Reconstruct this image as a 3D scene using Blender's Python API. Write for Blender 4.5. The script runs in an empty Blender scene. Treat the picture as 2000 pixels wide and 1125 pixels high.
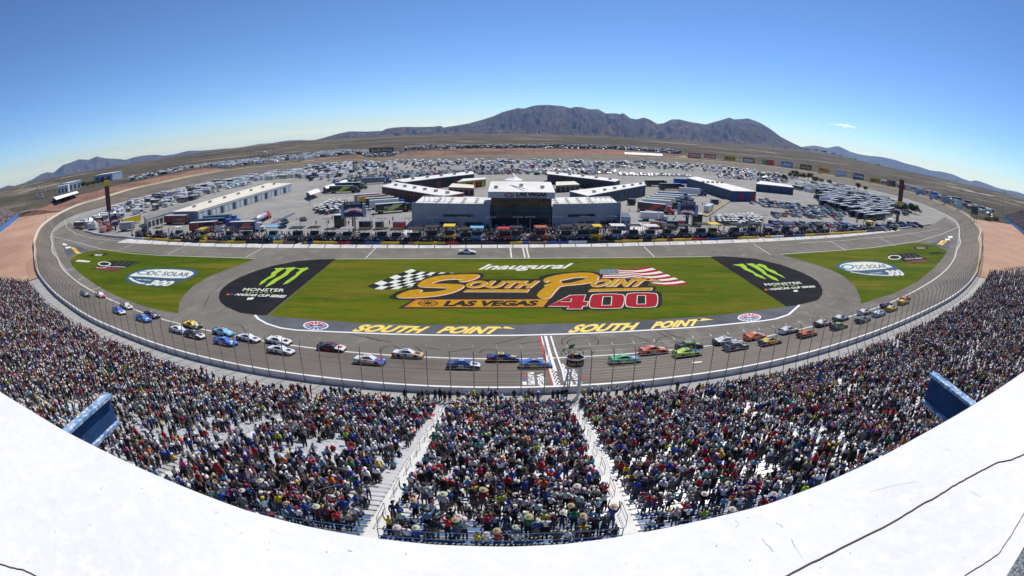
import bpy, bmesh, math, random
import numpy as np
from mathutils import Vector, Matrix, noise as mnoise
from mathutils.geometry import tessellate_polygon
R = math.radians
rnd = random.Random(11)
SC = bpy.context.scene
COL = SC.collection

# ------------------------------------------------------------------ the lens and the measuring ray
PITCH, ROLL, FPX, CX, CY, EYE = .2999, -.010, 1062.6, 1000., 562.5, 36.
def ray(x, y):
    X = x-CX; Y = CY-y
    c, s = math.cos(-ROLL), math.sin(-ROLL); X, Y = X*c-Y*s, X*s+Y*c
    r = math.hypot(X, Y)+1e-9; th = 2*math.asin(min(1, r/2/FPX))
    f = math.cos(th); a = math.sin(th)*X/r; u = math.sin(th)*Y/r
    return (a, f*math.cos(PITCH)+u*math.sin(PITCH), -f*math.sin(PITCH)+u*math.cos(PITCH))
def G(x, y, z=0.):
    d = ray(x, y); t = (z-EYE)/d[2]
    return (d[0]*t, d[1]*t, z)
def D(x, y, dist):
    d = ray(x, y); t = dist/d[1]
    return (d[0]*t, dist, EYE+d[2]*t)
def zat(x, y, p):
    """height of the point above ground point p that the direction (x, y) passes"""
    d = ray(x, y); return EYE+d[2]/math.hypot(d[0], d[1])*math.hypot(p[0], p[1])
def px_of(X, Y, Z):
    d = np.array([X, Y, Z-EYE]); d = d/np.linalg.norm(d)
    f = d[1]*math.cos(PITCH)-d[2]*math.sin(PITCH); u = d[1]*math.sin(PITCH)+d[2]*math.cos(PITCH)
    th = math.acos(max(-1, min(1, f))); r = 2*FPX*math.sin(th/2); h = math.hypot(d[0], u)+1e-12
    x, y = r*d[0]/h, r*u/h; c, s = math.cos(ROLL), math.sin(ROLL)
    return CX+x*c-y*s, CY-(x*s+y*c)
def ZM(ox, oy, s):
    return lambda pts: [(ox+a/s, oy+b/s) for a, b in pts]

cam = bpy.data.cameras.new('camera'); camo = bpy.data.objects.new('camera', cam); COL.objects.link(camo)
cam.type = 'PANO'; cam.panorama_type = 'FISHEYE_EQUISOLID'
cam.sensor_fit = 'HORIZONTAL'; cam.sensor_width = 36; cam.sensor_height = 20.25
cam.fisheye_lens = FPX/2000*36; cam.fisheye_fov = math.pi
cam.clip_start = .05; cam.clip_end = 60000
camo.matrix_world = Matrix.Translation((0, 0, EYE)) @ Matrix.Rotation(math.pi/2-PITCH, 4, 'X') @ Matrix.Rotation(-ROLL, 4, 'Z')
SC.camera = camo
SC.render.resolution_x, SC.render.resolution_y = 1024, 576

# ------------------------------------------------------------------ light
SUN_AZ, SUN_EL = R(30), R(56)          # azimuth from the view direction, towards the right
w = bpy.data.worlds.new('World'); SC.world = w; w.use_nodes = True
nt = w.node_tree; nt.nodes.clear()
sk = nt.nodes.new('ShaderNodeTexSky'); sk.sky_type = 'NISHITA'; sk.sun_disc = False
sk.sun_elevation = SUN_EL; sk.sun_rotation = SUN_AZ; sk.altitude = 2000; sk.air_density = .75; sk.dust_density = 0; sk.ozone_density = 10
bg = nt.nodes.new('ShaderNodeBackground'); bg.inputs[1].default_value = .14
ow = nt.nodes.new('ShaderNodeOutputWorld'); nt.links.new(sk.outputs[0], bg.inputs[0]); nt.links.new(bg.outputs[0], ow.inputs[0])
sl = bpy.data.lights.new('sun', 'SUN'); sl.energy = 4.8; sl.angle = R(.53); sl.color = (1, .95, .87)
so = bpy.data.objects.new('sun', sl); COL.objects.link(so)
sd = Vector((math.sin(SUN_AZ)*math.cos(SUN_EL), math.cos(SUN_AZ)*math.cos(SUN_EL), math.sin(SUN_EL)))
so.rotation_euler = sd.to_track_quat('Z', 'Y').to_euler()
SC.view_settings.view_transform = 'Standard'; SC.view_settings.look = 'None'
SC.view_settings.exposure = 0; SC.view_settings.gamma = 1; SC.view_settings.use_curve_mapping = False
try:
    SC.cycles.max_bounces = 5; SC.cycles.diffuse_bounces = 2; SC.cycles.glossy_bounces = 2; SC.cycles.transparent_max_bounces = 8; SC.cycles.volume_bounces = 0
except Exception: pass

# ------------------------------------------------------------------ materials
MATS = {}
def nd(t, kind, **kw):
    n = t.nodes.new(kind)
    for k, v in kw.items(): setattr(n, k, v)
    return n
def mat(key, col=(.5, .5, .5), rough=.7, metal=0., var=.0, vs=1., col2=None, bump=0., spec=.4, coat=0.):
    """one procedural material: base colour with a noise variation towards col2 (scale in 1/metre)"""
    if key in MATS: return MATS[key]
    m = bpy.data.materials.new(key.replace(' ', '_')); m.use_nodes = True; MATS[key] = m
    t = m.node_tree; b = t.nodes['Principled BSDF']
    b.inputs['Roughness'].default_value = rough; b.inputs['Metallic'].default_value = metal
    b.inputs['Specular IOR Level'].default_value = spec; b.inputs['Coat Weight'].default_value = coat
    b.inputs['Base Color'].default_value = (*col, 1)
    if var > 0:
        tc = nd(t, 'ShaderNodeNewGeometry'); no = nd(t, 'ShaderNodeTexNoise'); no.inputs['Scale'].default_value = vs; no.inputs['Detail'].default_value = 5; no.inputs['Roughness'].default_value = .62
        t.links.new(tc.outputs['Position'], no.inputs['Vector'])
        rp = nd(t, 'ShaderNodeMapRange'); rp.inputs[1].default_value = .3; rp.inputs[2].default_value = .7
        t.links.new(no.outputs['Fac'], rp.inputs[0])
        mx = nd(t, 'ShaderNodeMix', data_type='RGBA')
        c2 = col2 or tuple(c*(1-var) for c in col)
        mx.inputs['A'].default_value = (*col, 1); mx.inputs['B'].default_value = (*c2, 1)
        t.links.new(rp.outputs[0], mx.inputs['Factor']); t.links.new(mx.outputs['Result'], b.inputs['Base Color'])
        if bump:
            bp = nd(t, 'ShaderNodeBump'); bp.inputs['Strength'].default_value = bump; bp.inputs['Distance'].default_value = .05
            t.links.new(no.outputs['Fac'], bp.inputs['Height']); t.links.new(bp.outputs[0], b.inputs['Normal'])
    return m
def objcol_mat(key, rough=.35, coat=.4, dirt=.15):
    """base colour = the object's own colour, a little weathered"""
    if key in MATS: return MATS[key]
    m = mat(key, rough=rough, coat=coat); t = m.node_tree; b = t.nodes['Principled BSDF']
    oi = nd(t, 'ShaderNodeObjectInfo'); tc = nd(t, 'ShaderNodeTexCoord'); no = nd(t, 'ShaderNodeTexNoise'); no.inputs['Scale'].default_value = 3; no.inputs['Detail'].default_value = 4
    t.links.new(tc.outputs['Object'], no.inputs['Vector'])
    mx = nd(t, 'ShaderNodeMix', data_type='RGBA', blend_type='MULTIPLY'); mx.inputs['Factor'].default_value = dirt*2
    t.links.new(oi.outputs['Color'], mx.inputs['A']); t.links.new(no.outputs['Fac'], mx.inputs['B']); t.links.new(mx.outputs['Result'], b.inputs['Base Color'])
    return m
def attr_mat(key, rough=.8, spec=.3):
    """base colour from the mesh's own 'col' attribute (many differently dressed people, differently painted vehicles in one mass)"""
    if key in MATS: return MATS[key]
    m = mat(key, rough=rough, spec=spec); t = m.node_tree
    a = nd(t, 'ShaderNodeAttribute'); a.attribute_name = 'col'; t.links.new(a.outputs['Color'], t.nodes['Principled BSDF'].inputs['Base Color'])
    return m
def paint(c):
    return mat('paint %.2f %.2f %.2f' % c, c, .3, 0, .12, 1.5, coat=.5)
def ground_mat(key, cols, scales, bump=0., rough=.9, stretch=None):
    """ground colour mixed from several noises: cols[0] base, then (colour, scale, low, high) layers"""
    if key in MATS: return MATS[key]
    m = mat(key, cols[0], rough, spec=.04); t = m.node_tree; b = t.nodes['Principled BSDF']
    ge = nd(t, 'ShaderNodeNewGeometry'); vec = ge.outputs['Position']
    if stretch:
        mp = nd(t, 'ShaderNodeMapping'); mp.inputs['Scale'].default_value = stretch; t.links.new(vec, mp.inputs['Vector']); vec = mp.outputs[0]
    rgb = nd(t, 'ShaderNodeRGB'); rgb.outputs[0].default_value = (*cols[0], 1); cur = rgb.outputs[0]
    for i, (c, s, lo, hi) in enumerate(scales):
        no = nd(t, 'ShaderNodeTexNoise'); no.inputs['Scale'].default_value = s; no.inputs['Detail'].default_value = 6; no.inputs['Roughness'].default_value = .6
        of = nd(t, 'ShaderNodeVectorMath', operation='ADD'); of.inputs[1].default_value = (i*17.3, i*5.1, i*3.7); t.links.new(vec, of.inputs[0]); t.links.new(of.outputs[0], no.inputs['Vector'])
        mr = nd(t, 'ShaderNodeMapRange'); mr.inputs[1].default_value = lo; mr.inputs[2].default_value = hi; t.links.new(no.outputs['Fac'], mr.inputs[0])
        mx = nd(t, 'ShaderNodeMix', data_type='RGBA'); mx.inputs['B'].default_value = (*c, 1)
        t.links.new(mr.outputs[0], mx.inputs['Factor']); t.links.new(cur, mx.inputs['A']); cur = mx.outputs['Result']
    t.links.new(cur, b.inputs['Base Color'])
    return m
WHITE = mat('white paint', (.78, .78, .76), .5, 0, .12, .8)
OFFW = mat('pale worn white', (.62, .61, .58), .6, 0, .25, .6)
BLACK = mat('black paint', (.018, .018, .02), .5, 0, .3, .7)
DARK = mat('dark metal', (.05, .052, .058), .45, .3, .2, 1)
STEEL = mat('galvanised steel', (.34, .35, .36), .4, .7, .25, 2)
ALU = mat('bench aluminium', (.66, .66, .66), .38, .35, .22, 1.2)
GLASS = mat('dark glass', (.02, .03, .04), .08, 0, .2, 1, spec=.8)
TYRE = mat('tyre rubber', (.02, .02, .02), .8)
YEL = mat('yellow paint', (.80, .52, .03), .55, 0, .2, .5)
PALEY = mat('pale yellow paint', (.80, .62, .14), .6, 0, .18, .6)
RED = mat('red paint', (.50, .02, .025), .5, 0, .25, .5)
BLUE = mat('blue paint', (.03, .09, .33), .5, 0, .25, .5)
CONC = mat('concrete', (.42, .41, .39), .85, 0, .25, .4)
VEH = objcol_mat('vehicle paint'); CLOTH = objcol_mat('cloth', .85, 0, .2)

# ------------------------------------------------------------------ mesh building
class MB:
    def __init__(s): s.v = []; s.f = []; s.m = []
    def add(s, vs, fs, m=0):
        b = len(s.v); s.v += [tuple(v) for v in vs]
        for f in fs: s.f.append(tuple(i+b for i in f)); s.m.append(m)
        return s
    def box(s, c, d, rz=0., m=0, taper=1., rx=0.):
        hx, hy, hz = d[0]/2, d[1]/2, d[2]/2; vs = []
        for z, k in ((-hz, 1.), (hz, taper)):
            for x, y in ((-hx, -hy), (hx, -hy), (hx, hy), (-hx, hy)): vs.append((x*k, y*k, z))
        M = Matrix.Translation(c) @ Matrix.Rotation(rz, 4, 'Z') @ Matrix.Rotation(rx, 4, 'X')
        vs = [M @ Vector(v) for v in vs]
        return s.add(vs, [(3, 2, 1, 0), (4, 5, 6, 7), (0, 1, 5, 4), (1, 2, 6, 5), (2, 3, 7, 6), (3, 0, 4, 7)], m)
    def prism(s, poly, z0, z1, m=0, mt=None):
        """poly: [(x,y)], z0/z1 numbers or lists"""
        n = len(poly); a = z0 if hasattr(z0, '__len__') else [z0]*n; b = z1 if hasattr(z1, '__len__') else [z1]*n
        ar = sum(poly[i][0]*poly[(i+1) % n][1]-poly[(i+1) % n][0]*poly[i][1] for i in range(n))
        if ar < 0: poly = poly[::-1]; a = a[::-1]; b = b[::-1]
        base = len(s.v)
        s.v += [(p[0], p[1], a[i]) for i, p in enumerate(poly)]+[(p[0], p[1], b[i]) for i, p in enumerate(poly)]
        for i in range(n):
            j = (i+1) % n; s.f.append((base+i, base+j, base+n+j, base+n+i)); s.m.append(m)
        for t in tessellate_polygon([[Vector((p[0], p[1], 0)) for p in poly]]):
            t = list(t); q = [poly[k] for k in t]
            if (q[1][0]-q[0][0])*(q[2][1]-q[0][1])-(q[1][1]-q[0][1])*(q[2][0]-q[0][0]) < 0: t = t[::-1]
            s.f.append(tuple(base+n+k for k in t)); s.m.append(m if mt is None else mt)
            s.f.append(tuple(base+k for k in t[::-1])); s.m.append(m)
        return s
    def tube(s, path, r, n=6, m=0, cap=True):
        P = [Vector(p) for p in path]; base = len(s.v); k = len(P); rr = r if hasattr(r, '__len__') else [r]*k
        up0 = None
        for i, p in enumerate(P):
            t = (P[min(i+1, k-1)]-P[max(i-1, 0)]).normalized()
            if up0 is None: up0 = Vector((0, 0, 1)) if abs(t.z) < .9 else Vector((1, 0, 0))
            a = t.cross(up0).normalized(); b = a.cross(t).normalized(); up0 = b
            for j in range(n):
                g = 2*math.pi*j/n; s.v.append(tuple(p+a*math.cos(g)*rr[i]+b*math.sin(g)*rr[i]))
        for i in range(k-1):
            for j in range(n):
                j2 = (j+1) % n; s.f.append((base+i*n+j, base+i*n+j2, base+(i+1)*n+j2, base+(i+1)*n+j)); s.m.append(m)
        if cap:
            s.f.append(tuple(base+j for j in range(n))[::-1]); s.m.append(m); s.f.append(tuple(base+(k-1)*n+j for j in range(n))); s.m.append(m)
        return s
    def strip(s, A, B, m=0, closed=False):
        """quads between two equally long point lists"""
        base = len(s.v); n = len(A); s.v += [tuple(p) for p in A]+[tuple(p) for p in B]
        for i in range(n if closed else n-1):
            j = (i+1) % n; s.f.append((base+i, base+j, base+n+j, base+n+i)); s.m.append(m)
        return s
    def merge(s, o, M=None, mo=0):
        b = len(s.v); s.v += [tuple(M @ Vector(v)) if M else v for v in o.v]
        s.f += [tuple(i+b for i in f) for f in o.f]; s.m += [x+mo for x in o.m]; return s
    def build(s, name, mats, parent=None, smooth=False, loc=None, rz=0.):
        me = bpy.data.meshes.new(name); me.from_pydata(s.v, [], s.f)
        for m in (mats if isinstance(mats, (list, tuple)) else [mats]): me.materials.append(m)
        if len(me.materials) > 1: me.polygons.foreach_set('material_index', s.m)
        if smooth: me.polygons.foreach_set('use_smooth', [True]*len(me.polygons))
        me.update(); o = bpy.data.objects.new(name, me); COL.objects.link(o)
        if parent: o.parent = parent
        if loc is not None: o.location = loc
        o.rotation_euler.z = rz
        return o
def tag(o, label, cat, group=None):
    o['label'] = label; o['category'] = cat
    if group: o['group'] = group
    return o
def kind(o, k): o['kind'] = k; return o
def thing(name, label, cat, loc=(0, 0, 0), rz=0., group=None):
    o = bpy.data.objects.new(name, None); COL.objects.link(o); o.location = loc; o.rotation_euler.z = rz; o.empty_display_size = .1
    return tag(o, label, cat, group)
KIDS = {}
def kids(o):
    if o.name not in KIDS: KIDS[o.name] = list(o.children)
    return KIDS[o.name]
def dup(o, loc=None, rz=None, parent=None):
    c = o.copy(); COL.objects.link(c)
    if parent: c.parent = parent
    if loc is not None: c.location = loc
    if rz is not None: c.rotation_euler.z = rz
    for ch in kids(o): dup(ch, parent=c)
    return c

# ------------------------------------------------------------------ lettering
TXT = {}
def text2d(body, shear=0., bold=0., space=1.):
    """letters as a flat triangle list scaled to the unit square"""
    k = (body, shear, bold, space)
    if k in TXT: return TXT[k]
    cu = bpy.data.curves.new('lettering', 'FONT'); cu.body = body; cu.shear = shear; cu.offset = bold; cu.space_character = space; cu.resolution_u = 3
    o = bpy.data.objects.new('lettering', cu); me = bpy.data.meshes.new_from_object(o)
    v = np.array([tuple(x.co)[:2] for x in me.vertices]); f = [tuple(p.vertices) for p in me.polygons]
    bpy.data.objects.remove(o); bpy.data.meshes.remove(me); bpy.data.curves.remove(cu)
    lo, hi = v.min(0), v.max(0); asp = (hi[0]-lo[0])/(hi[1]-lo[1]); v = (v-lo)/(hi-lo)
    TXT[k] = (v, f, asp); return TXT[k]
def text_on(mb, body, M, wid, hei=None, m=0, shear=0., bold=0.02, space=1.):
    """letters in the local xz plane of M, centred, facing -y"""
    v, f, asp = text2d(body, shear, bold, space); hei = hei or wid/asp
    return mb.add([M @ Vector(((a-.5)*wid, 0, (b-.5)*hei)) for a, b in v], f, m)
# ------------------------------------------------------------------ the oval: inner edge (flat, z = 0) and outer edge (banked)
OUT_PX = [(320,356),(262,368),(216,382),(192,390),(160,397.5),(136,408),(112,421),(90,435),(77,449.6),(72,460),(71,464),(70.4,488),(70.4,510),(76,536),(90,555),(109,576),(140,600),(165,617.6),(196,635),(245,654),(315,682),(385,701.5),(455,719),(560,736.5),(675,751.5),(793,762),(869,766),(1000,767.2),(1084,766),(1210,758),(1315,746.5),(1420,731),(1545,705),(1650,673.5),(1737,642),(1807,610.5),(1860,582.5),(1895,551),(1911,516),(1912.5,492),(1909,463),(1901.6,434),(1880,414),(1840,397),(1816,387),(1776,374.5),(1728,363),(1680,353.6),(1580,334.5),(1475,321),(1370,311.5),(1300,307.5),(1150,304.5),(1000,303.5),(850,305),(700,311),(560,319.5),(455,330),(385,342)]
IN_PX = [(102.4,454.4),(112,440),(131,427),(160,416),(192,408),(245,394),(350,368),(455,347),(560,335),(700,322),(850,316),(1000,314),(1150,315),(1300,318),(1475,334),(1580,348),(1680,366.5),(1712,374),(1760,386),(1808,401.6),(1840,416),(1859,425.6),(1870,437),(1872.5,448),(1871,461),(1866,489),(1857,514),(1840,533),(1808,555),(1768,577),(1696,606),(1600,634),(1500,656),(1399,674),(1311,683.5),(1210,692),(1138,697),(1021,701),(935,701),(831,697.4),(762,693.6),(677,687.5),(605,679),(518,666.5),(409,645.5),(315,623),(245,596.5),(182,568.5),(140,540.5),(115.5,505.5),(104,474)]
def zout_px(y):
    pts = [(300, 3.2), (330, 4.2), (370, 5.4), (460, 5.4), (520, 4.2), (600, 2.6), (680, 1.9), (800, 1.8)]
    return float(np.interp(y, [p[0] for p in pts], [p[1] for p in pts]))
OC = (-35., 285.)
NT = 720
def polar_curve(pts):
    a = np.array([math.atan2(p[1]-OC[1], p[0]-OC[0]) % (2*math.pi) for p in pts]); r = np.array([math.hypot(p[0]-OC[0], p[1]-OC[1]) for p in pts]); z = np.array([p[2] for p in pts])
    o = np.argsort(a); a, r, z = a[o], r[o], z[o]
    A = np.concatenate([a-2*math.pi, a, a+2*math.pi]); T = np.arange(NT)*2*math.pi/NT
    out = []
    for q in (r, z):
        Q = np.interp(T, A, np.concatenate([q, q, q]))
        for _ in range(24): Q = (np.roll(Q, 1)+2*Q+np.roll(Q, -1))/4
        out.append(Q)
    return out
RO, ZO = polar_curve([G(x, y, zout_px(y)) for x, y in OUT_PX])
RI, _z = polar_curve([G(x, y, 0) for x, y in IN_PX])
TH = np.arange(NT)*2*math.pi/NT
def lerp_t(Q, a):
    f = (a % (2*math.pi))/(2*math.pi)*NT; i = int(f) % NT; k = f-int(f); return Q[i]*(1-k)+Q[(i+1) % NT]*k
def track_pt(a, t, dz=0.):
    """point at polar angle a, t = 0 inner line .. 1 outer wall"""
    ri, ro, zo = lerp_t(RI, a), lerp_t(RO, a), lerp_t(ZO, a); r = ri+(ro-ri)*t
    return (OC[0]+r*math.cos(a), OC[1]+r*math.sin(a), zo*min(max(t, 0), 1.)+dz)
def surf_z(x, y):
    a = math.atan2(y-OC[1], x-OC[0]); r = math.hypot(x-OC[0], y-OC[1]); ri, ro = lerp_t(RI, a), lerp_t(RO, a)
    return lerp_t(ZO, a)*min(max((r-ri)/(ro-ri), 0), 1)
def S(x, y, dz=0.):
    """where the direction through (x, y) meets the ground or the banked track"""
    z = 0.
    for _ in range(12):
        p = G(x, y, z); z = z*.4+.6*surf_z(p[0], p[1])
    return (p[0], p[1], z+dz)
def ang(p): return math.atan2(p[1]-OC[1], p[0]-OC[0])
def along(p):
    """heading of the racing direction (left to right on the front straight) at p"""
    a = ang(p); q0, q1 = track_pt(a-.004, .5), track_pt(a+.004, .5); return math.atan2(q1[1]-q0[1], q1[0]-q0[0])
# ---- surfaces
ASPH = ground_mat('weathered asphalt', [(.19, .175, .155)], [((.135, .124, .11), .05, .35, .7), ((.24, .222, .20), .25, .5, .75), ((.11, .10, .09), 1.3, .58, .8), ((.15, .137, .12), .012, .5, .6)])
LOT = ground_mat('pale parking asphalt', [(.30, .292, .275)], [((.235, .228, .215), .03, .35, .65), ((.36, .35, .335), .12, .5, .75), ((.20, .195, .185), .9, .6, .8)])
GRASS = ground_mat('grass', [(.100, .116, .006)], [((.040, .078, .002), .045, .40, .58), ((.165, .132, .018), .06, .52, .68), ((.055, .11, .002), .22, .5, .66), ((.17, .13, .012), .9, .52, .72), ((.045, .06, .004), 2.6, .55, .8)], stretch=(.28, 1.9, 1))
GRAVEL = ground_mat('red gravel', [(.44, .285, .205)], [((.37, .225, .16), .05, .4, .65), ((.49, .33, .25), .5, .5, .75), ((.33, .20, .145), .012, .5, .62)])
DESERT = ground_mat('desert', [(.115, .095, .075)], [((.085, .072, .055), .0016, .40, .54), ((.40, .345, .27), .0026, .57, .61), ((.055, .055, .036), .03, .50, .58), ((.23, .19, .145), .0075, .54, .62), ((.095, .082, .06), .014, .5, .6), ((.04, .042, .028), .11, .54, .64)], stretch=(.55, 1.5, 1))
def streak_mat():
    m = mat('racing asphalt', (.14, .13, .12), .85, spec=.25); t = m.node_tree; b = t.nodes['Principled BSDF']
    uv = nd(t, 'ShaderNodeUVMap'); mp = nd(t, 'ShaderNodeMapping'); mp.inputs['Scale'].default_value = (.008, 1.5, 1); t.links.new(uv.outputs[0], mp.inputs[0])
    no = nd(t, 'ShaderNodeTexNoise'); no.inputs['Scale'].default_value = 1.; no.inputs['Detail'].default_value = 7; t.links.new(mp.outputs[0], no.inputs['Vector'])
    ge = nd(t, 'ShaderNodeNewGeometry'); n2 = nd(t, 'ShaderNodeTexNoise'); n2.inputs['Scale'].default_value = .06; n2.inputs['Detail'].default_value = 6; t.links.new(ge.outputs['Position'], n2.inputs['Vector'])
    n3 = nd(t, 'ShaderNodeTexNoise'); n3.inputs['Scale'].default_value = 3; n3.inputs['Detail'].default_value = 3; t.links.new(ge.outputs['Position'], n3.inputs['Vector'])
    cr = nd(t, 'ShaderNodeValToRGB'); e = cr.color_ramp.elements
    e[0].position = .30; e[0].color = (.078, .066, .055, 1); e[1].position = .70; e[1].color = (.195, .166, .138, 1)
    mm = nd(t, 'ShaderNodeMath', operation='ADD'); m2 = nd(t, 'ShaderNodeMath', operation='MULTIPLY'); m2.inputs[1].default_value = .5
    t.links.new(no.outputs['Fac'], mm.inputs[0]); t.links.new(n2.outputs['Fac'], mm.inputs[1]); t.links.new(mm.outputs[0], m2.inputs[0]); t.links.new(m2.outputs[0], cr.inputs[0])
    mx = nd(t, 'ShaderNodeMix', data_type='RGBA', blend_type='OVERLAY'); mx.inputs['Factor'].default_value = .25
    t.links.new(cr.outputs[0], mx.inputs['A']); t.links.new(n3.outputs['Color'], mx.inputs['B']); t.links.new(mx.outputs['Result'], b.inputs['Base Color'])
    return m
RACE = streak_mat()
# infield pavement: flat fan out to the inner line
mb = MB(); ring = [track_pt(a, 0) for a in TH]
mb.v = [(OC[0], OC[1], 0)]+[tuple(p) for p in ring]; mb.f = [(0, i+1, (i+1) % NT+1) for i in range(NT)]; mb.m = [0]*NT
kind(mb.build('infield_pavement', LOT), 'structure')
# racing surface with along/across coordinates
NS = 9; me = bpy.data.meshes.new('race_track'); vs, fs, uvs = [], [], []
arc = [0.]
for i in range(NT): p, q = track_pt(TH[i], .5), track_pt(TH[(i+1) % NT], .5); arc.append(arc[-1]+math.hypot(p[0]-q[0], p[1]-q[1]))
for i in range(NT):
    for j in range(NS): vs.append(track_pt(TH[i], j/(NS-1)))
for i in range(NT):
    for j in range(NS-1):
        i2 = (i+1) % NT; fs.append((i*NS+j, i2*NS+j, i2*NS+j+1, i*NS+j+1)[::-1]); wd = 15.
        uvs += [(arc[i], wd*(j+1)/(NS-1)), (arc[i+1], wd*(j+1)/(NS-1)), (arc[i+1], wd*j/(NS-1)), (arc[i], wd*j/(NS-1))]
me.from_pydata(vs, [], fs); ul = me.uv_layers.new(name='UVMap'); ul.data.foreach_set('uv', np.array(uvs).ravel()); me.materials.append(RACE)
o = bpy.data.objects.new('race_track', me); COL.objects.link(o); kind(o, 'structure')
def band(t0, t1, dz, a0=0., a1=2*math.pi, n=NT, dash=None):
    mb = MB()
    if dash:
        k = int((a1-a0)*lerp_t(RO, a0)/dash)
        for i in range(0, k, 2):
            b0, b1 = a0+(a1-a0)*i/k, a0+(a1-a0)*(i+1)/k; mb.strip([track_pt(b0, t0, dz), track_pt(b1, t0, dz)][::-1], [track_pt(b0, t1, dz), track_pt(b1, t1, dz)][::-1])
    else:
        A = np.linspace(a0, a1, n+1); mb.strip([track_pt(a, t1, dz) for a in A], [track_pt(a, t0, dz) for a in A])
    return mb
LINE = mat('worn line paint', (.72, .71, .68), .7, 0, .5, 1.3, (.42, .41, .38))
kind(band(-.012, .022, .03).build('track_inner_line', LINE), 'structure')
kind(band(.955, .985, .03).build('track_outer_line', YEL), 'structure')

# ------------------------------------------------------------------ painted ground
LAYER = [0]
def dens(pts, step=8):
    out = []
    for (a, b), (c, d) in zip(pts, pts[1:]+pts[:1]):
        n = max(1, int(math.hypot(c-a, d-b)/step)); out += [(a+(c-a)*i/n, b+(d-b)*i/n) for i in range(n)]
    return out
def poly_mb(mb, pts, dz, m=0, holes=(), step=8, smooth=False):
    loops = [[Vector(S(x, y, dz)) for x, y in dens(list(l), step)] for l in [pts, *holes]]
    flat = [[Vector((v.x, v.y, 0)) for v in l] for l in loops]
    allv = [v for l in loops for v in l]; fs = []
    for t in tessellate_polygon(flat):
        t = tuple(t); a, b, c = (allv[i] for i in t)
        if (b.x-a.x)*(c.y-a.y)-(b.y-a.y)*(c.x-a.x) < 0: t = t[::-1]
        fs.append(t)
    return mb.add(allv, fs, m)
def rounded(pts, it=2):
    for _ in range(it):
        q = []
        for (a, b), (c, d) in zip(pts, pts[1:]+pts[:1]): q += [(a*.75+c*.25, b*.75+d*.25), (a*.25+c*.75, b*.25+d*.75)]
        pts = q
    return pts
def quad_text(mb, body, q, dz, m=0, shear=0., bold=.03, space=1.):
    """letters laid on the ground inside the quad q = TL, TR, BR, BL"""
    v, f, asp = text2d(body, shear, bold, space); P = []
    for a, b in v:
        x = (q[3][0]*(1-a)+q[2][0]*a)*(1-b)+(q[0][0]*(1-a)+q[1][0]*a)*b; y = (q[3][1]*(1-a)+q[2][1]*a)*(1-b)+(q[0][1]*(1-a)+q[1][1]*a)*b
        P.append(S(x, y, dz))
    return mb.add(P, f, m)
def line_mb(mb, pts, wid, dz, m=0):
    """painted line of real width wid through the points"""
    P = [Vector(S(x, y, dz)) for x, y in pts]
    A, B = [], []
    for i, p in enumerate(P):
        t = P[min(i+1, len(P)-1)]-P[max(i-1, 0)]; n = Vector((-t.y, t.x, 0)).normalized()*wid/2; A.append(p+n); B.append(p-n)
    return mb.strip(B, A, m)
def ell(cx, cy, rx, ry, n=28, tilt=0.): return [(cx+rx*math.cos(2*math.pi*i/n), cy+ry*math.sin(2*math.pi*i/n)+tilt*rx*math.cos(2*math.pi*i/n)) for i in range(n)]
PB = mat('grass paint black', (.012, .012, .014), .95, 0, .45, .8, (.024, .027, .016), spec=.1); PW = mat('grass paint white', (.70, .71, .66), .9, 0, .3, .9, (.46, .48, .40)); PG = mat('grass paint gold', (.50, .26, .006), .95, 0, .35, .7, (.33, .18, .008), spec=.1)
PR = mat('grass paint red', (.36, .012, .02), .95, 0, .35, .7, (.24, .012, .02), spec=.1); PN = mat('grass paint navy', (.012, .05, .13), .9, 0, .35, .8, (.03, .08, .12)); PL = mat('grass paint lime', (.33, .52, .008), .9, 0, .3, .7, (.20, .36, .01))
GREYB = ground_mat('grey painted apron', [(.105, .112, .128)], [((.135, .142, .158), .3, .4, .7), ((.08, .085, .1), .08, .45, .65)])
TARP = ground_mat('black painted pavement', [(.016, .016, .018)], [((.024, .024, .026), .2, .45, .7), ((.045, .043, .04), .5, .62, .85)])
r1, r2 = ZM(700, 500, 5.882), ZM(1020, 500, 5.882); m3, m4 = ZM(420, 490, 6.25), ZM(1380, 480, 6.25); g5, g6 = ZM(120, 470, 6.25), ZM(1600, 460, 6.25)
# pit road and apron asphalt tone (darker than the lots), everything between the inner line and pit wall
PITW_PX = [(168,453),(190,459),(220,463),(250,465.5),(300,469),(345,472),(400,474),(450,475),(520,475.5),(600,476),(700,477),(800,477.5),(900,477.5),(1000,477),(1100,476),(1200,474),(1300,471.5),(1400,468.5),(1500,465),(1570,461.5),(1640,457.5),(1700,453),(1765,447),(1822,438.5)]
mb = MB(); top = PITW_PX; low = [(103,455),(106,480),(115.5,505.5),(140,540.5),(182,568.5),(245,596.5),(315,623),(409,645.5),(518,666.5),(605,679),(677,687.5),(762,693.6),(831,697.4),(935,701),(1021,701),(1138,697),(1210,692),(1311,683.5),(1399,674),(1500,656),(1600,634),(1696,606),(1768,577),(1808,555),(1840,533),(1857,514),(1866,489),(1871,461),(1872,448),(1866,436),(1845,424)]
poly_mb(mb, top+low[::-1]+[(135,434)], .02, step=10)
kind(mb.build('pit_road', ASPH), 'structure')
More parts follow.
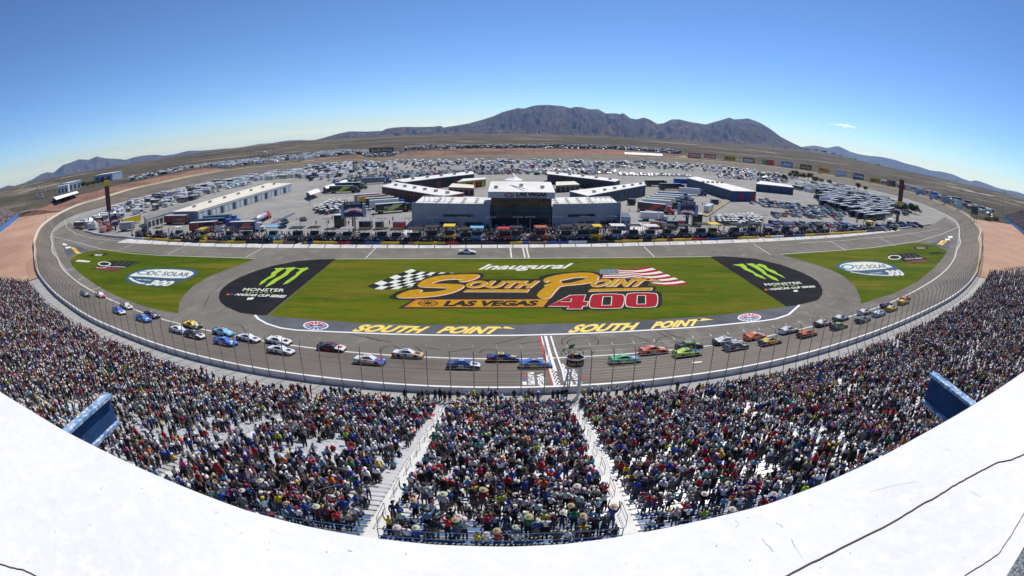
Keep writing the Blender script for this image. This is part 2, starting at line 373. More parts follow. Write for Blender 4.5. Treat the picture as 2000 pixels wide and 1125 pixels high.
# grass
CENTRE = m3([(1470,100),(1505,97)])+[(800,505.5),(1000,505),(1200,503.5),(1390,501)]+m4([(40,135),(980,748)])+[(1420,615),(1210,629.5),(1000,634),(850,634.7),(700,631)]+m3([(640,795)])
LEFTG = g5([(105,235),(200,170),(350,130),(520,113),(800,135),(1300,180),(2000,210)])+[(497,506),(470,517),(440,527.6),(408,540),(376,559.6),(357,579),(350,591.6),(348,611.6),(328,609),(280,598),(232,580),(192,559.6),(160,537),(141,519.6)]
RIGHTG = [(1524,497),(1600,492),(1700,485),(1792,474),(1824,478),(1850,490),(1843,502),(1824,524),(1792,550),(1744,573.6),(1704,586),(1682,593),(1678,575),(1669,557.6),(1648,540),(1624,527),(1600,519),(1560,507)]
for g in (CENTRE, LEFTG, RIGHTG):
    mb = MB(); poly_mb(mb, g, .04); kind(mb.build('grass', GRASS), 'stuff')
# black painted ends of the tri-oval
BL = m3([(45,570),(60,500),(100,450),(150,410),(220,365),(300,325),(500,245),(720,180),(1000,125),(1300,104),(1470,100),(630,790),(500,785),(300,755),(130,680),(70,630)])
BR = m4([(40,135),(170,130),(300,136),(600,160),(900,230),(1150,320),(1280,385),(1350,430),(1400,500),(1415,540),(1410,600),(1380,640),(1340,670),(1130,722),(980,748)])
mb = MB(); poly_mb(mb, BL, .045); poly_mb(mb, BR, .045); kind(mb.build('painted_pavement', TARP), 'structure')
mb = MB()
for f, P in ((m3, [[(720,215),(830,208),(850,220),(810,240),(750,280),(735,310),(640,355),(600,390),(535,425),(560,380),(620,340),(680,305),(690,270),(750,235)],
                   [(840,212),(970,200),(990,212),(950,235),(910,265),(880,300),(800,345),(750,375),(720,400),(610,450),(650,400),(715,350),(800,305),(850,268),(880,230)],
                   [(970,205),(1030,216),(1130,203),(1142,220),(1100,240),(1065,258),(1025,295),(985,332),(930,370),(890,395),(825,415),(870,372),(930,330),(980,298),(995,270),(1045,235),(1010,222)]]),
             (m4, [[(315,235),(440,220),(485,250),(495,275),(565,310),(615,345),(680,372),(730,412),(660,392),(595,367),(565,335),(465,295),(405,250)],
                   [(480,222),(560,216),(645,260),(705,305),(735,345),(812,378),(855,400),(885,437),(800,408),(695,348),(655,312),(595,277),(530,242)],
                   [(600,235),(650,220),(725,245),(745,275),(835,310),(875,345),(925,368),(965,402),(890,368),(805,332),(735,302),(685,264)]])):
    for p in P: poly_mb(mb, f(p), .055, 0)
quad_text(mb, 'MONSTER', m3([(350,455),(850,465),(835,503),(330,490)]), .055, 1, .1, .02)
quad_text(mb, 'ENERGY', m3([(375,500),(720,510),(715,520),(370,512)]), .055, 0, .1, .02, 1.5)
quad_text(mb, 'NASCAR CUP SERIES', m3([(265,520),(880,543),(855,575),(235,545)]), .055, 1, .3, .04)
quad_text(mb, 'MONSTER', m4([(695,462),(1150,440),(1170,465),(720,492)]), .055, 1, 0, .02)
quad_text(mb, 'ENERGY', m4([(815,495),(1130,476),(1140,486),(825,505)]), .055, 0, 0, .02, 1.5)
quad_text(mb, 'NASCAR CUP SERIES', m4([(780,520),(1315,487),(1335,508),(800,545)]), .055, 1, 0, .04)
for i, c in enumerate((2, 3, 4)):
    poly_mb(mb, m4([(705+i*25, 530-i*2), (728+i*25, 528-i*2), (742+i*25, 546-i*2), (719+i*25, 548-i*2)]), .055, c, step=50)
    poly_mb(mb, m3([(150+i*28, 528-i*2), (176+i*28, 526-i*2), (166+i*28, 540-i*2), (140+i*28, 542-i*2)]), .055, c, step=50)
poly_mb(mb, m4([(1055,545),(1105,540),(1120,560),(1070,566)]), .055, 1); poly_mb(mb, m3([(400,575),(480,568),(460,595),(385,600)]), .055, 1)
kind(mb.build('painted_lettering', [PL, PW, PG, PR, BLUE]), 'structure')
# the big emblem on the grass
mb = MB()
base = r1([(350,485),(365,460),(440,415),(560,375),(610,370),(640,330),(700,290),(760,255),(870,212),(1000,202),(1100,198),(1400,195),(1445,215),(1440,240),(1400,265),(1480,270),(1900,268)])+r2([(0,270),(185,265),(200,240),(280,215),(460,190),(700,175),(850,185),(920,215),(930,240),(900,260),(1100,258),(1400,252),(1530,264),(1600,290),(1590,300),(1460,308),(1440,345),(1530,352),(1540,375),(1520,405),(1580,415),(1605,450),(1605,560),(1580,590),(1500,605),(1190,610),(1000,625),(880,630),(770,615),(730,630),(520,635),(460,620),(455,600),(290,600),(0,600)])+r1([(1900,605),(450,605),(620,510),(400,500)])
poly_mb(mb, base, .055, 0)
Sp = [(1390,218),(1380,245),(1320,272),(1240,296),(1170,300),(1145,288),(1160,277),(1215,275),(1150,268),(1000,273),(890,295),(830,320),(1000,322),(1170,325),(1218,342),(1190,375),(1100,418),(960,453),(800,472),(620,484),(470,484),(425,470),(480,435),(580,397),(690,384),(735,388),(725,405),(690,420),(760,420),(900,410),(1000,392),(1035,370),(900,366),(720,360),(675,350),(690,318),(750,278),(850,243),(1000,222),(1200,212),(1360,212)]
Pp = [(245,270),(280,250),(420,215),(600,195),(760,192),(840,205),(880,235),(860,280),(780,310),(640,330),(440,345),(400,380),(350,440),(310,490),(230,490),(180,475),(165,455),(190,415),(250,365),(280,345),(230,345),(300,320),(345,295),(300,285),(290,300),(255,305),(240,290)]
Ph = [(430,285),(600,250),(745,245),(700,275),(560,310),(455,320),(440,300)]
sh = lambda p, dx, dy: [(a+dx, b+dy) for a, b in p]
bars = [(r1, [(1200,415),(1240,390),(1960,385),(1935,418)]), (r2, [(750,410),(790,382),(1490,364),(1478,394)])]
words = [('OUTH', [(912,548.5),(1054,548.5),(1046,563),(908,563)]), ('OINT', [(1158,545.5),(1272,543.5),(1262,560),(1150,561)])]
arm = [(1262,545.2),(1275,544.5),(1291,549.5),(1266,549)]
for dx, dy, m, z in ((16, 7, 4, .062), (8, 5, 1, .069), (0, 0, 2, .076)):
    poly_mb(mb, r1(rounded(sh(Sp, dx, dy), 1)), z, m); poly_mb(mb, r2(rounded(sh(Pp, dx, dy), 1)), z, m, [r2(sh(Ph, dx, dy))])
    for f, p in bars: poly_mb(mb, f(sh(p, dx, dy*.6)), z, m)
    for wd, q in words: quad_text(mb, wd, [(x+dx/5.9, y+dy/9) for x, y in q], z, m, .3, .055, 1.02)
    poly_mb(mb, [(x+dx/5.9, y+dy/9) for x, y in arm], z, m)
poly_mb(mb, r1([(515,593),(660,503),(1900,501)])+r2([(310,497),(245,590),(0,593)]), .062, 4)
poly_mb(mb, r1([(545,588),(668,508),(1900,506)])+r2([(298,502),(238,584),(0,588)]), .069, 2)
quad_text(mb, 'LAS VEGAS', [(869.5,588),(1053,587.4),(1050,598.2),(864.5,599)], .076, 0, .15, .06)
EMB = ell(836, 592.8, 19.5, 5.8); poly_mb(mb, EMB, .074, 0)
for k in range(12):
    a0, a1 = 2*math.pi*(k+.18)/12, 2*math.pi*(k+.82)/12
    poly_mb(mb, [(836+19.5*q*math.cos(a), 592.8+5.8*q*math.sin(a)) for q, a in ((.35, a0), (.88, a0), (.88, a1), (.35, a1))], .081, 2, step=99)
four = [(300,578),(555,455),(725,450),(700,525),(755,530),(740,575),(690,578),(680,610),(515,610),(540,580)]; f4h = [(430,530),(575,490),(560,530)]
def rbox(x0, y0, x1, y1, sk=0., k=60): return rounded([(x0+sk, y0+k*.5), (x0+sk+k*.6, y0), (x1+sk-k*.6, y0), (x1+sk, y0+k*.5), (x1-sk*.2, y1-k*.5), (x1-k*.6-sk*.2, y1), (x0+k*.6-sk*.4, y1), (x0-sk*.4, y1-k*.5)], 1)
def grow(p, d):
    cx, cy = sum(a for a, b in p)/len(p), sum(b for a, b in p)/len(p); return [(a+d*(1 if a > cx else -1), b+d*.55*(1 if b > cy else -1)) for a, b in p]
z1, z1h, z2, z2h = rbox(775,440,1160,605,15), [(925,467),(1035,465),(1025,570),(908,572)], rbox(1190,428,1550,592,5), [(1318,455),(1420,453),(1422,556),(1312,558)]
for p, h in ((four, f4h), (z1, z1h), (z2, z2h)):
    poly_mb(mb, r2(grow(p, 9)), .062, 1, [r2(grow(h, -9))]); poly_mb(mb, r2(p), .07, 3, [r2(h)])
quad_text(mb, 'Inaugural', [(945,516.5),(1121,514.5),(1109,528),(930,530.5)], .06, 1, .25, .03)
# chequered flag and stars-and-stripes
def curve(P, n):
    P = np.array(P, float); d = np.r_[0, np.cumsum(np.hypot(*np.diff(P, axis=0).T))]; t = np.linspace(0, d[-1], n); return np.stack([np.interp(t, d, P[:, 0]), np.interp(t, d, P[:, 1])], 1)
bot, topc = curve([(95,350),(165,378),(250,388),(430,385),(600,362),(720,300),(900,240)], 10), curve([(610,150),(690,180),(800,187),(900,190),(1010,192),(1120,198)], 10)
for i in range(9):
    for j in range(6):
        q = [tuple(bot[a]*(1-b/6)+topc[a]*b/6) for a, b in ((i, j), (i+1, j), (i+1, j+1), (i, j+1))]
        poly_mb(mb, r1(q), .05, (i+j) % 2, step=99)
T, B = curve([(990,148),(1150,158),(1300,152),(1450,120)], 9), curve([(900,262),(1150,262),(1400,285),(1500,330),(1720,352),(1920,322)], 9)
for j in range(11):
    for i in range(8):
        q = [tuple(T[a]*(1-b/11)+B[a]*b/11) for a, b in ((i, j), (i+1, j), (i+1, j+1), (i, j+1))]; poly_mb(mb, r2(q), .05, 1 if j % 2 else 3, step=99)
poly_mb(mb, r2([(830,182),(1000,147),(1088,152),(1112,207),(900,212)]), .053, 5)
for j in range(5):
    for i in range(7):
        x, y = 900+i*30-j*0+(j % 2)*14, 160+j*11
        if x < 1085: poly_mb(mb, r2(ell(x, y, 7, 3.4, 5)), .058, 1, step=99)
kind(mb.build('painted_emblem', [PB, PW, PG, PR, RED, PN]), 'structure')
# the apron band with its yellow words
OUTB = [(497.6,615.6),(505,623.6),(522,633),(548,641),(577,645),(640,648),(700,650.5),(780,653.5),(850,655),(930,655.8),(1000,655.6),(1100,653),(1210,648.5),(1320,642),(1380,638),(1444,631.5),(1490,627),(1514,623.5),(1540,615),(1561.6,596)]
INB = [(1537,599),(1480,606.5),(1420,614.5),(1380,618.5),(1300,624),(1210,629),(1100,632.5),(1000,634.2),(850,634.7),(760,633.5),(700,631),(660,629.5),(600,624.5),(522,617)]
mb = MB(); poly_mb(mb, OUTB+INB, .05); kind(mb.build('painted_apron', GREYB), 'structure')
mb = MB(); line_mb(mb, OUTB, .55, .06, 0)
for wd, q in (('SOUTH', [(700,634),(841,638.2),(826,651.8),(686,648.2)]), ('POINT', [(864,638),(985,638.3),(975,653),(851,651.5)]), ('SOUTH', [(1121,634.5),(1250,630.5),(1246,645),(1107,651)]), ('POINT', [(1275,629.3),(1370,623),(1368,636.5),(1270,643.3)])):
    quad_text(mb, wd, q, .065, 1, .32, .05, 1.02)
poly_mb(mb, [(975,638.4),(992,638.6),(1007,643.5),(985,642)], .065, 1); poly_mb(mb, [(1360,623.6),(1374,622.3),(1394,624.6),(1366,627.5)], .065, 1)
for cx, cy, rx, ry, tl in ((617, 636.5, 25, 8.4, .02), (1463.5, 620.5, 23, 7.6, -.02)):
    poly_mb(mb, ell(cx, cy, rx, ry, 30, tl), .065, 2)
    for k in range(14):
        a0, a1 = 2*math.pi*(k+.12)/14, 2*math.pi*(k+.88)/14; up = math.sin((a0+a1)/2) < 0
        if abs(math.sin((a0+a1)/2)) < .2: continue
        poly_mb(mb, [(cx+rx*q*math.cos(a), cy+ry*q*math.sin(a)+tl*rx*q*math.cos(a)) for q, a in ((.3, a0), (.9, a0), (.9, a1), (.3, a1))], .072, 3 if up else 4, step=99)
    poly_mb(mb, [(cx-rx*.5, cy-1), (cx+rx*.5, cy-1), (cx+rx*.45, cy+1), (cx-rx*.45, cy+1)], .075, 5)
kind(mb.build('painted_apron_lettering', [WHITE, mat('bright yellow paint', (.84, .60, .08), .6, 0, .12, .8), WHITE, RED, BLUE, BLACK]), 'structure')
# pit road lines, pit stalls, cross lines
mb = MB()
line_mb(mb, [(655,506.3),(800,505.8),(1000,505.2),(1200,503.8),(1390,501.5)], .35, .06); line_mb(mb, [(104,462),(140,471),(200,487),(260,495.5),(320,499.5),(400,502),(500,505)], .35, .06); line_mb(mb, [(1524,497),(1600,492),(1700,484.5),(1792,471.5),(1835,459),(1871,444)], .35, .06)
line_mb(mb, [(127,432),(131,445),(150,458),(190,467),(260,473),(345,478.5),(420,481)], .3, .06); line_mb(mb, [(1835,446.5),(1790,454.5),(1740,461.5),(1640,470.5),(1560,475)], .3, .06)
for a, b in (((265,475),(229,490)),((365,479),(328,497)),((518,482),(480,503)),((738,480.5),(714,505)),((1258,482),(1279,503)),((1471,476),(1505,498)),((1621,471),(1653,490)),((1718,464),(1748,481)),((1800,450),(1840,457)),((1772,456),(1820,464)),((215,468),(190,476)),((182,465),(150,475))):
    line_mb(mb, [a, ((a[0]+b[0])/2, (a[1]+b[1])/2), b], .3, .06)
for x0, x1 in ((996.5, 999), (1021, 1025.5), (1028, 1033)): line_mb(mb, [(x0, 483.5), (x1, 504)], .45, .06)
for a, b in (((131,528),(145,524)),((153,547),(165,541.5)),((180,566.5),(197,561))): line_mb(mb, [a, b], .35, .06)
kind(mb.build('pit_road_lines', LINE), 'structure')
mb = MB(); low = [(228,474),(300,477),(400,481.5),(520,484),(600,484.5),(800,484.8),(1000,484.2),(1200,481.5),(1350,477.5),(1500,472),(1640,463.5),(1750,452)]
poly_mb(mb, [p for p in PITW_PX if 225 < p[0] < 1770]+low[::-1], .03); kind(mb.build('pit_stall_concrete', ground_mat('white pit concrete', [(.60, .59, .57)], [((.45, .44, .42), .25, .4, .7), ((.16, .15, .15), .5, .6, .72)], stretch=(1, .4, 1))), 'structure')
mb = MB()
for i in range(48):
    x = 270+i*30.5; k = np.interp(x, [p[0] for p in PITW_PX], [p[1] for p in PITW_PX]); l = np.interp(x, [p[0] for p in low], [p[1] for p in low]); dx = (1000-x)*.02
    line_mb(mb, [(x, k+.6), (x-dx*.4, l)], .25, .045)
kind(mb.build('pit_stall_lines', BLACK), 'structure')
# start/finish line and the words beside it
mb = MB()
line_mb(mb, [(1054,656.5),(1062,690),(1072,725),(1084,765)], .35, .035, 1); line_mb(mb, [(1057,656.5),(1065,690),(1075,725),(1087.5,765)], .28, .035, 0)
for q0, q1 in (([(1065.5,656.5),(1074,690),(1085,725)], 0), ([(1075.5,656),(1086,690),(1099,725),(1103,745)], 0)): line_mb(mb, q0, .5 if q0[0][0] < 1070 else .3, .035, 0)
for i in range(3):
    for j in range(22):
        t0, t1 = .33+.66*j/22, .33+.66*(j+1)/22
        if True:
            L = lambda t, u: (1054+30*t+(9+7*t)*(.25+.72*u), 656.5+109*t)
            poly_mb(mb, [L(t0, i/3), L(t0, (i+1)/3), L(t1, (i+1)/3), L(t1, i/3)], .03, 0 if (i+j) % 2 else 2, step=99)
for wd, q, rot in (('VEGAS', [(1047.5,730),(1060.5,730),(1067,762),(1052.5,762)], 1), ('PLAYOFFS', [(1030.5,728),(1043,727),(1045,752),(1031.5,752)], 1), ('LAS VEGAS', [(1092,711),(1101,711),(1125,761),(1108,762)], -1), ('PLAYOFFS', [(1110,722),(1121,721),(1138,749),(1125,750)], -1)):
    # written across the track: turn the letters a quarter
    TL, TR, BR_, BL_ = q; qq = [TR, BR_, BL_, TL] if rot > 0 else [BL_, TL, TR, BR_]
    quad_text(mb, wd, qq, .04, 0, 0, .05)
for a, b, c in (((1018,734),(1028,734),1), ((1018,740),(1028,740),3), ((1024,746),(1025,752),0), ((1138,735),(1142,740),1)): line_mb(mb, [a, b], .6, .04, c)
line_mb(mb, [(1352,708.5),(1371,707)], .4, .035, 0)
kind(mb.build('start_finish_line', [WHITE, RED, BLACK, BLUE]), 'structure')
# side wedges with yellow words
mb = MB(); W1 = [(124,477),(150,479.5),(175,490.5),(150,492),(134,504.5),(126,490)]; W2 = [(1812,477),(1846,465),(1857,470),(1852,488),(1830,481)]
poly_mb(mb, W1, .045); poly_mb(mb, W2, .045)
for wd, q in (('SOUTH', [(137,482),(146,484),(152,489),(141,487)]), ('POINT', [(142,488),(152,490),(159,495.5),(150,496)]), ('SOUTH', [(1830,478.5),(1842,475.5),(1848,469),(1838,470)]), ('POINT', [(1836,479),(1841,479),(1851,469.5),(1846,470)])):
    poly_mb(mb, q, .055, 1)
poly_mb(mb, [(124,475),(132,478),(129,480),(121,478)], .055, 2); poly_mb(mb, [(127,483),(137,481),(139,484),(129,486)], .055, 2); poly_mb(mb, [(1851,461.5),(1860,461),(1861,464.5),(1853,465.5)], .055, 2); poly_mb(mb, [(1845,466.5),(1854,466),(1856,469.5),(1847,469)], .055, 2)
kind(mb.build('painted_wedge', [GREYB, YEL, WHITE]), 'structure')
# side emblems
mb = MB()
A = rounded(g5([(770,460),(830,400),(960,355),(1150,333),(1400,338),(1600,350),(1680,380),(1660,420),(1560,470),(1400,512),(1300,560),(1150,562),(1000,547),(880,535),(800,500)]), 2)
Aw = rounded(g5([(815,445),(880,400),(1000,365),(1180,350),(1400,355),(1560,368),(1625,395),(1590,430),(1480,470),(845,432)]), 1)
Bb = rounded(g6([(190,370),(250,330),(450,312),(650,310),(820,335),(950,385),(1010,430),(1065,475),(1000,495),(850,505),(600,490),(380,455),(250,410)]), 2)
Bw = rounded(g6([(240,375),(300,340),(450,325),(650,322),(800,345),(930,400),(370,438),(270,400)]), 1)
for p, w_ in ((A, Aw), (Bb, Bw)): poly_mb(mb, p, .05, 0); poly_mb(mb, w_, .057, 1)
quad_text(mb, 'DC SOLAR', g5([(1075,370),(1570,395),(1540,443),(1040,420)]), .064, 0, .15, .02); quad_text(mb, '300', g5([(1120,482),(1395,497),(1320,560),(1010,545)]), .064, 1, .2, .05)
quad_text(mb, 'LAS VEGAS', g5([(930,468),(1100,480),(1090,492),(915,480)]), .064, 1, .1, .03)
quad_text(mb, 'DC SOLAR', g6([(430,365),(810,350),(840,398),(460,410)]), .064, 0, -.1, .02); quad_text(mb, '300', g6([(800,428),(985,418),(1055,490),(860,497)]), .064, 1, 0, .05)
quad_text(mb, 'LAS VEGAS', g6([(610,460),(760,448),(770,458),(620,470)]), .064, 1, 0, .03)
for f, cx, cy, rx, ry in ((g5, 995, 395, 75, 25), (g6, 345, 385, 85, 32)):
    poly_mb(mb, f(ell(cx, cy, rx, ry, 24)), .064, 2); poly_mb(mb, f(ell(cx+4, cy, rx*.62, ry*.62, 24)), .07, 1)
line_mb(mb, g5([(830,455),(890,495),(960,520),(1020,527)]), .9, .064, 1); line_mb(mb, g6([(380,445),(600,478),(850,490)]), .9, .064, 1)
for p, q, f in (([(360,345),(440,320),(445,290),(540,256),(640,245),(980,255),(900,290),(650,378)], [(380,345),(440,322),(760,335),(650,375)], g5), ([(835,245),(900,225),(1160,215),(1300,280),(1350,312),(1060,338),(1000,295),(860,275)], [(1040,322),(1270,290),(1345,312),(1065,335)], g6)):
    poly_mb(mb, f(p), .05, 3); poly_mb(mb, f(q), .057, 4)
for f, cx, cy in ((g5, 525, 285), (g6, 920, 268)):
    poly_mb(mb, f(ell(cx, cy, 80, 28, 24)), .058, 1); poly_mb(mb, f(ell(cx, cy, 62, 20, 24)), .064, 3)
for k in range(4): line_mb(mb, g5([(650+k*70, 300-k*2), (720+k*70, 258)]), .35, .058, 5); line_mb(mb, g6([(960+k*60, 232), (1010+k*60, 270)]), .35, .058, 5)
quad_text(mb, 'THE OFFICIAL', g5([(540,310),(790,318),(780,330),(530,322)]), .06, 1, .1, .02); quad_text(mb, 'TRACK SERIES', g5([(430,325),(560,330),(550,340),(420,336)]), .06, 1, .1, .02); quad_text(mb, 'TRACK SERIES', g6([(1040,285),(1250,268),(1265,280),(1050,297)]), .06, 1, 0, .02)
poly_mb(mb, g5([(325,190),(410,158),(600,152),(520,180),(400,195)]), .05, 3); quad_text(mb, 'TRUCK', g5([(410,165),(510,165),(490,188),(390,188)]), .058, 1, .2, .04)
poly_mb(mb, g5([(165,255),(210,235),(360,250),(330,266)]), .05, 1); poly_mb(mb, g6(ell(1240, 150, 92, 24, 26)), .05, 3); poly_mb(mb, g6(ell(1240, 150, 66, 16, 26)), .056, 5); poly_mb(mb, g6([(1190,155),(1300,155),(1280,164),(1210,164)]), .062, 6)
poly_mb(mb, g6([(1325,218),(1380,205),(1490,200),(1520,218),(1370,232)]), .05, 3)
kind(mb.build('painted_side_emblem', [PN, PW, mat('pale blue paint', (.10, .25, .38), .9, 0, .3, .8), PB, mat('grass paint maroon', (.16, .02, .025), .9, 0, .4, .6), mat('grey paint', (.12, .12, .12), .9, 0, .3, .8), PG]), 'structure')
# tyre marks on the racing surface
mb = MB()
def arcpx(cx, cy, rx, ry, a0, a1, n=26): return [(cx+rx*math.cos(R(a0+(a1-a0)*i/n)), cy+ry*math.sin(R(a0+(a1-a0)*i/n))) for i in range(n+1)]
for p in (arcpx(782,689,40,17,180,370), arcpx(1133,668,36,14,0,360), arcpx(1137,670,29,10,20,330), arcpx(1131,684,30,14,10,200), arcpx(1277,680,25,12,170,400), arcpx(1312,672,32,16,150,330), arcpx(955,691,18,9,180,380), arcpx(1118,690,22,9,0,360),
          [(684,653),(720,660),(760,672),(788,684)], [(714,658),(760,668),(810,674),(862,684)], [(870,689),(930,680),(985,668),(1030,656)], [(1015,672),(1060,666)], [(1222,651),(1262,665),(1290,684)], [(1284,648),(1310,662),(1340,676)], [(1298,646),(1322,660),(1352,672)], [(430,640),(445,632),(470,635),(482,650)], [(398,600),(410,575),(432,556)]):
    line_mb(mb, p, .13, .02)
kind(mb.build('tyre_mark', mat('rubber marks', (.075, .070, .066), .9, 0, .5, 1.2, (.125, .117, .108))), 'structure')
# ------------------------------------------------------------------ ground outside the oval, berms, desert, mountains
HORPX = [(-60, 398), (0,381),(100,359),(200,342.5),(320,320),(450,298),(600,279.5),(720,276),(860,272),(1000,271),(1200,275),(1400,282),(1540,290),(1600,294),(1680,315),(1750,333),(1850,356),(1930,374),(2000,391), (2060, 408)]
HA = [(math.atan2(d[0], d[1]), math.asin(d[2])) for d in (ray(x, y) for x, y in HORPX)]
def plain_el(az): return float(np.interp(az, [h[0] for h in HA], [h[1] for h in HA]))
def zfar(x, y):
    r = math.hypot(x, y); return EYE+r*math.tan(plain_el(math.atan2(x, y)))
BERM = [(54.4,416),(90,403),(120,392),(153,381),(200,369.6),(256,356),(320,343),(402,328),(432,330),(445,330.5),(580,316),(588,314.5),(640,309),(703,302.5),(725,308.5),(765,306),(791,295.4),(900,292.5),(1000,291),(1100,291.5),(1198,293),(1260,296),(1330,302.5),(1350,309)]
bz = []
for x, y in BERM:
    wy = float(np.interp(x, [p[0] for p in sorted(OUT_PX, key=lambda p: p[0]) if p[1] < 480 and p[0] > 75], [p[1] for p in sorted(OUT_PX, key=lambda p: p[0]) if p[1] < 480 and p[0] > 75]))
    w0 = G(x, wy, zout_px(wy)); k = max(0., wy-y); z = zout_px(wy)+min(3.5, k*.22)
    p = G(x, y, z); a = ang(p) % (2*math.pi); wd = math.hypot(p[0]-OC[0], p[1]-OC[1])-lerp_t(RO, a); bz.append((a, max(8., min(wd, 150.)) if k > 2.5 else 8., min(3.5, k*.22) if k > 2.5 else 0.))
bz.sort()
aL, aR = ang(G(60, 547, 4)) % (2*math.pi), ang(G(1912, 540, 4)) % (2*math.pi)      # ends of the main grandstand
aG = ang(G(54, 416, 8)) % (2*math.pi); aH = ang(G(1909, 429, 5)) % (2*math.pi)
def berm(a):
    a %= 2*math.pi
    if (a-aG) % (2*math.pi) < (aL-aG) % (2*math.pi): return 60., .6, True
    if (a-aR) % (2*math.pi) < (aH-aR) % (2*math.pi): return 60., .6, True
    if bz[0][0] <= a <= bz[-1][0]:
        wd = float(np.interp(a, [b[0] for b in bz], [b[1] for b in bz])); dz = float(np.interp(a, [b[0] for b in bz], [b[2] for b in bz])); return wd, dz, dz > .35
    return 8., 0., False
mbb = MB(); mbk = MB(); mb = MB(); NA = 480; prev = None; cols = []
RR = [40, 130, 400, 900, 1800, 3200, 5200, 8000, 12000, 17000, 24000]
for i in range(NA+1):
    a = 2*math.pi*i/NA; ro, zo = lerp_t(RO, a)+.4, lerp_t(ZO, a)-.05; wd, dz, red = berm(a); c, s_ = math.cos(a), math.sin(a)
    P = lambda r, z: (OC[0]+r*c, OC[1]+r*s_, z)
    prof = [P(ro, zo), P(ro+wd, zo+dz)]
    for e in RR:
        x, y, _ = P(ro+wd+e, 0); k = min(1, max(0, (e-130)/4500)); k = k*k*(3-2*k); back = y < 0
        zz = (zo+dz) + ((zfar(x, y) if not back else -200*min(1, e/8000))-(zo+dz))*k
        prof.append((x, y, zz if math.hypot(x, y) > 250 or y > 60 else min(zz, .5)))
    cols.append((prof, red))
for i in range(NA):
    (p, r0), (q, r1_) = cols[i], cols[i+1]
    (mb if not (r0 and r1_) else mbk if berm(2*math.pi*i/NA)[1] > 1. else mbb).add([p[0], q[0], q[1], p[1]], [(3, 2, 1, 0)], 0)
    for j in range(1, len(p)-1): mb.add([p[j], q[j], q[j+1], p[j+1]], [(3, 2, 1, 0)], 0)
DESW = ground_mat('desert', [], []) if 'desert' in MATS else DESERT
kind(mb.build('desert_terrain', DESERT), 'structure'); kind(mbb.build('gravel_ground', GRAVEL, None), 'structure'); kind(mbk.build('gravel_berm', ground_mat('dark red earth', [(.27, .155, .115)], [((.20, .115, .085), .04, .4, .65), ((.33, .20, .15), .3, .52, .75), ((.15, .09, .07), .010, .5, .6)]), None), 'structure')
# far mountains
def rock(key, c1, c2, c3):
    m = ground_mat(key, [c1], [(c2, .0014, .38, .58), (c3, .004, .5, .64), (tuple(v*.62 for v in c2), .0085, .52, .62), (c2, .03, .5, .72)]); return m
def mountain(name, sil, rc, rf, material, rough=.5, seed=0, rows=84, cols_=620):
    """a range whose crest stands at distance rc; sil are directions towards the crest line"""
    dd = [ray(x, y) for x, y in sil]; az = [math.atan2(d[0], d[1]) for d in dd]; te = [d[2]/math.hypot(d[0], d[1]) for d in dd]
    A = np.linspace(az[0], az[-1], cols_); mb = MB()
    for a in A:
        t = float(np.interp(a, az, te)); crest = EYE+rc*t; b0 = EYE+rf*math.tan(plain_el(a))-6; base_c = EYE+rc*math.tan(plain_el(a))-12
        H = max(crest-base_c, 1)
        for j in range(rows):
            u = j/(rows-9)
            if u <= 1:
                r = rf+(rc-rf)*u; wv = mnoise.noise(Vector((a*30, u*2, seed)))*.018+mnoise.noise(Vector((a*90, u*7, seed+3)))*.011
                sp = mnoise.ridged_multi_fractal(Vector(((a+wv)*rough*66, u*2.3+seed, 3.1)), .75, 2.15, 8, 1., 2.)
                sp2 = mnoise.ridged_multi_fractal(Vector(((a+wv*.5)*rough*250, u*7+seed, 1.3)), .7, 2.1, 5, 1., 2.)
                sh_ = u**2.0*.62+u*.20+.18*max(0, (u-.72)/.28)**1.5
                bz_ = b0+(base_c-b0)*u
                h = bz_+H*sh_+H*((sp-.95)*.24+(sp2-.9)*.085)*math.sin(math.pi*min(1, u))**.5*min(1., u*2.6)
                h = min(h, EYE+(crest-EYE)*r/rc*.995) if u < 1 else crest
            else:
                v = (j-(rows-9))/8; r = rc+(rc-rf)*.5*v; h = crest-H*1.2*v
            mb.v.append((r*math.sin(a), r*math.cos(a), h))
    n = len(A)
    for i in range(n-1):
        for j in range(rows-1): mb.f.append((i*rows+j, (i+1)*rows+j, (i+1)*rows+j+1, i*rows+j+1)); mb.m.append(0)
    return kind(mb.build(name, material, None, True), 'structure')
SIL = [(560,283),(595,277),(621.6,272),(661,261),(683,256.5),(715,257),(747,255.6),(753.6,251.6),(770,249),(791,247.6),(815,248),(830,247.8),(846,247.6),(861,245.4),(866,249),(885.6,246),(916,241),(930,237),(945,233),(962.6,227.4),(982,218.6),(1000,214),(1011,211),(1024,212),(1036,208),(1048,205.4),(1070,204.7),(1099,207),(1114,211),(1123,208.7),(1136,209),(1150,213),(1169,213.5),(1183,221.5),(1202,221),(1209,223),(1218,221),(1231,231),(1244,233),(1257,229.6),(1268,233),(1284,242),(1295,241),(1312,233),(1326,233),(1348,238),(1378,243),(1396,238),(1410,234),(1424.5,229.3),(1433,233),(1447,232.5),(1461,231),(1473,235),(1485.5,240),(1505,252),(1524,266.5),(1542,276),(1559,284),(1587,297)]
MT = rock('mountain rock', (.085, .064, .054), (.055, .043, .038), (.135, .104, .086))
mountain('mountain', SIL, 9500, 6400, MT, .55, 2.)
mountain('mountain', [(1530,290),(1555,290),(1569.5,286),(1590.5,284),(1602,286),(1615,289),(1625,287),(1636,285),(1648,290),(1660.5,296),(1678,301),(1695.5,304),(1720,306),(1748,312),(1768,319),(1790,324),(1818,333),(1838,335),(1860,340),(1880,349),(1895,354),(1907,352),(1930,360),(1948,367),(1965,371),(1985,374),(2000,379),(2060,398)], 20500, 17500, MT, .5, 9., 26, 220)
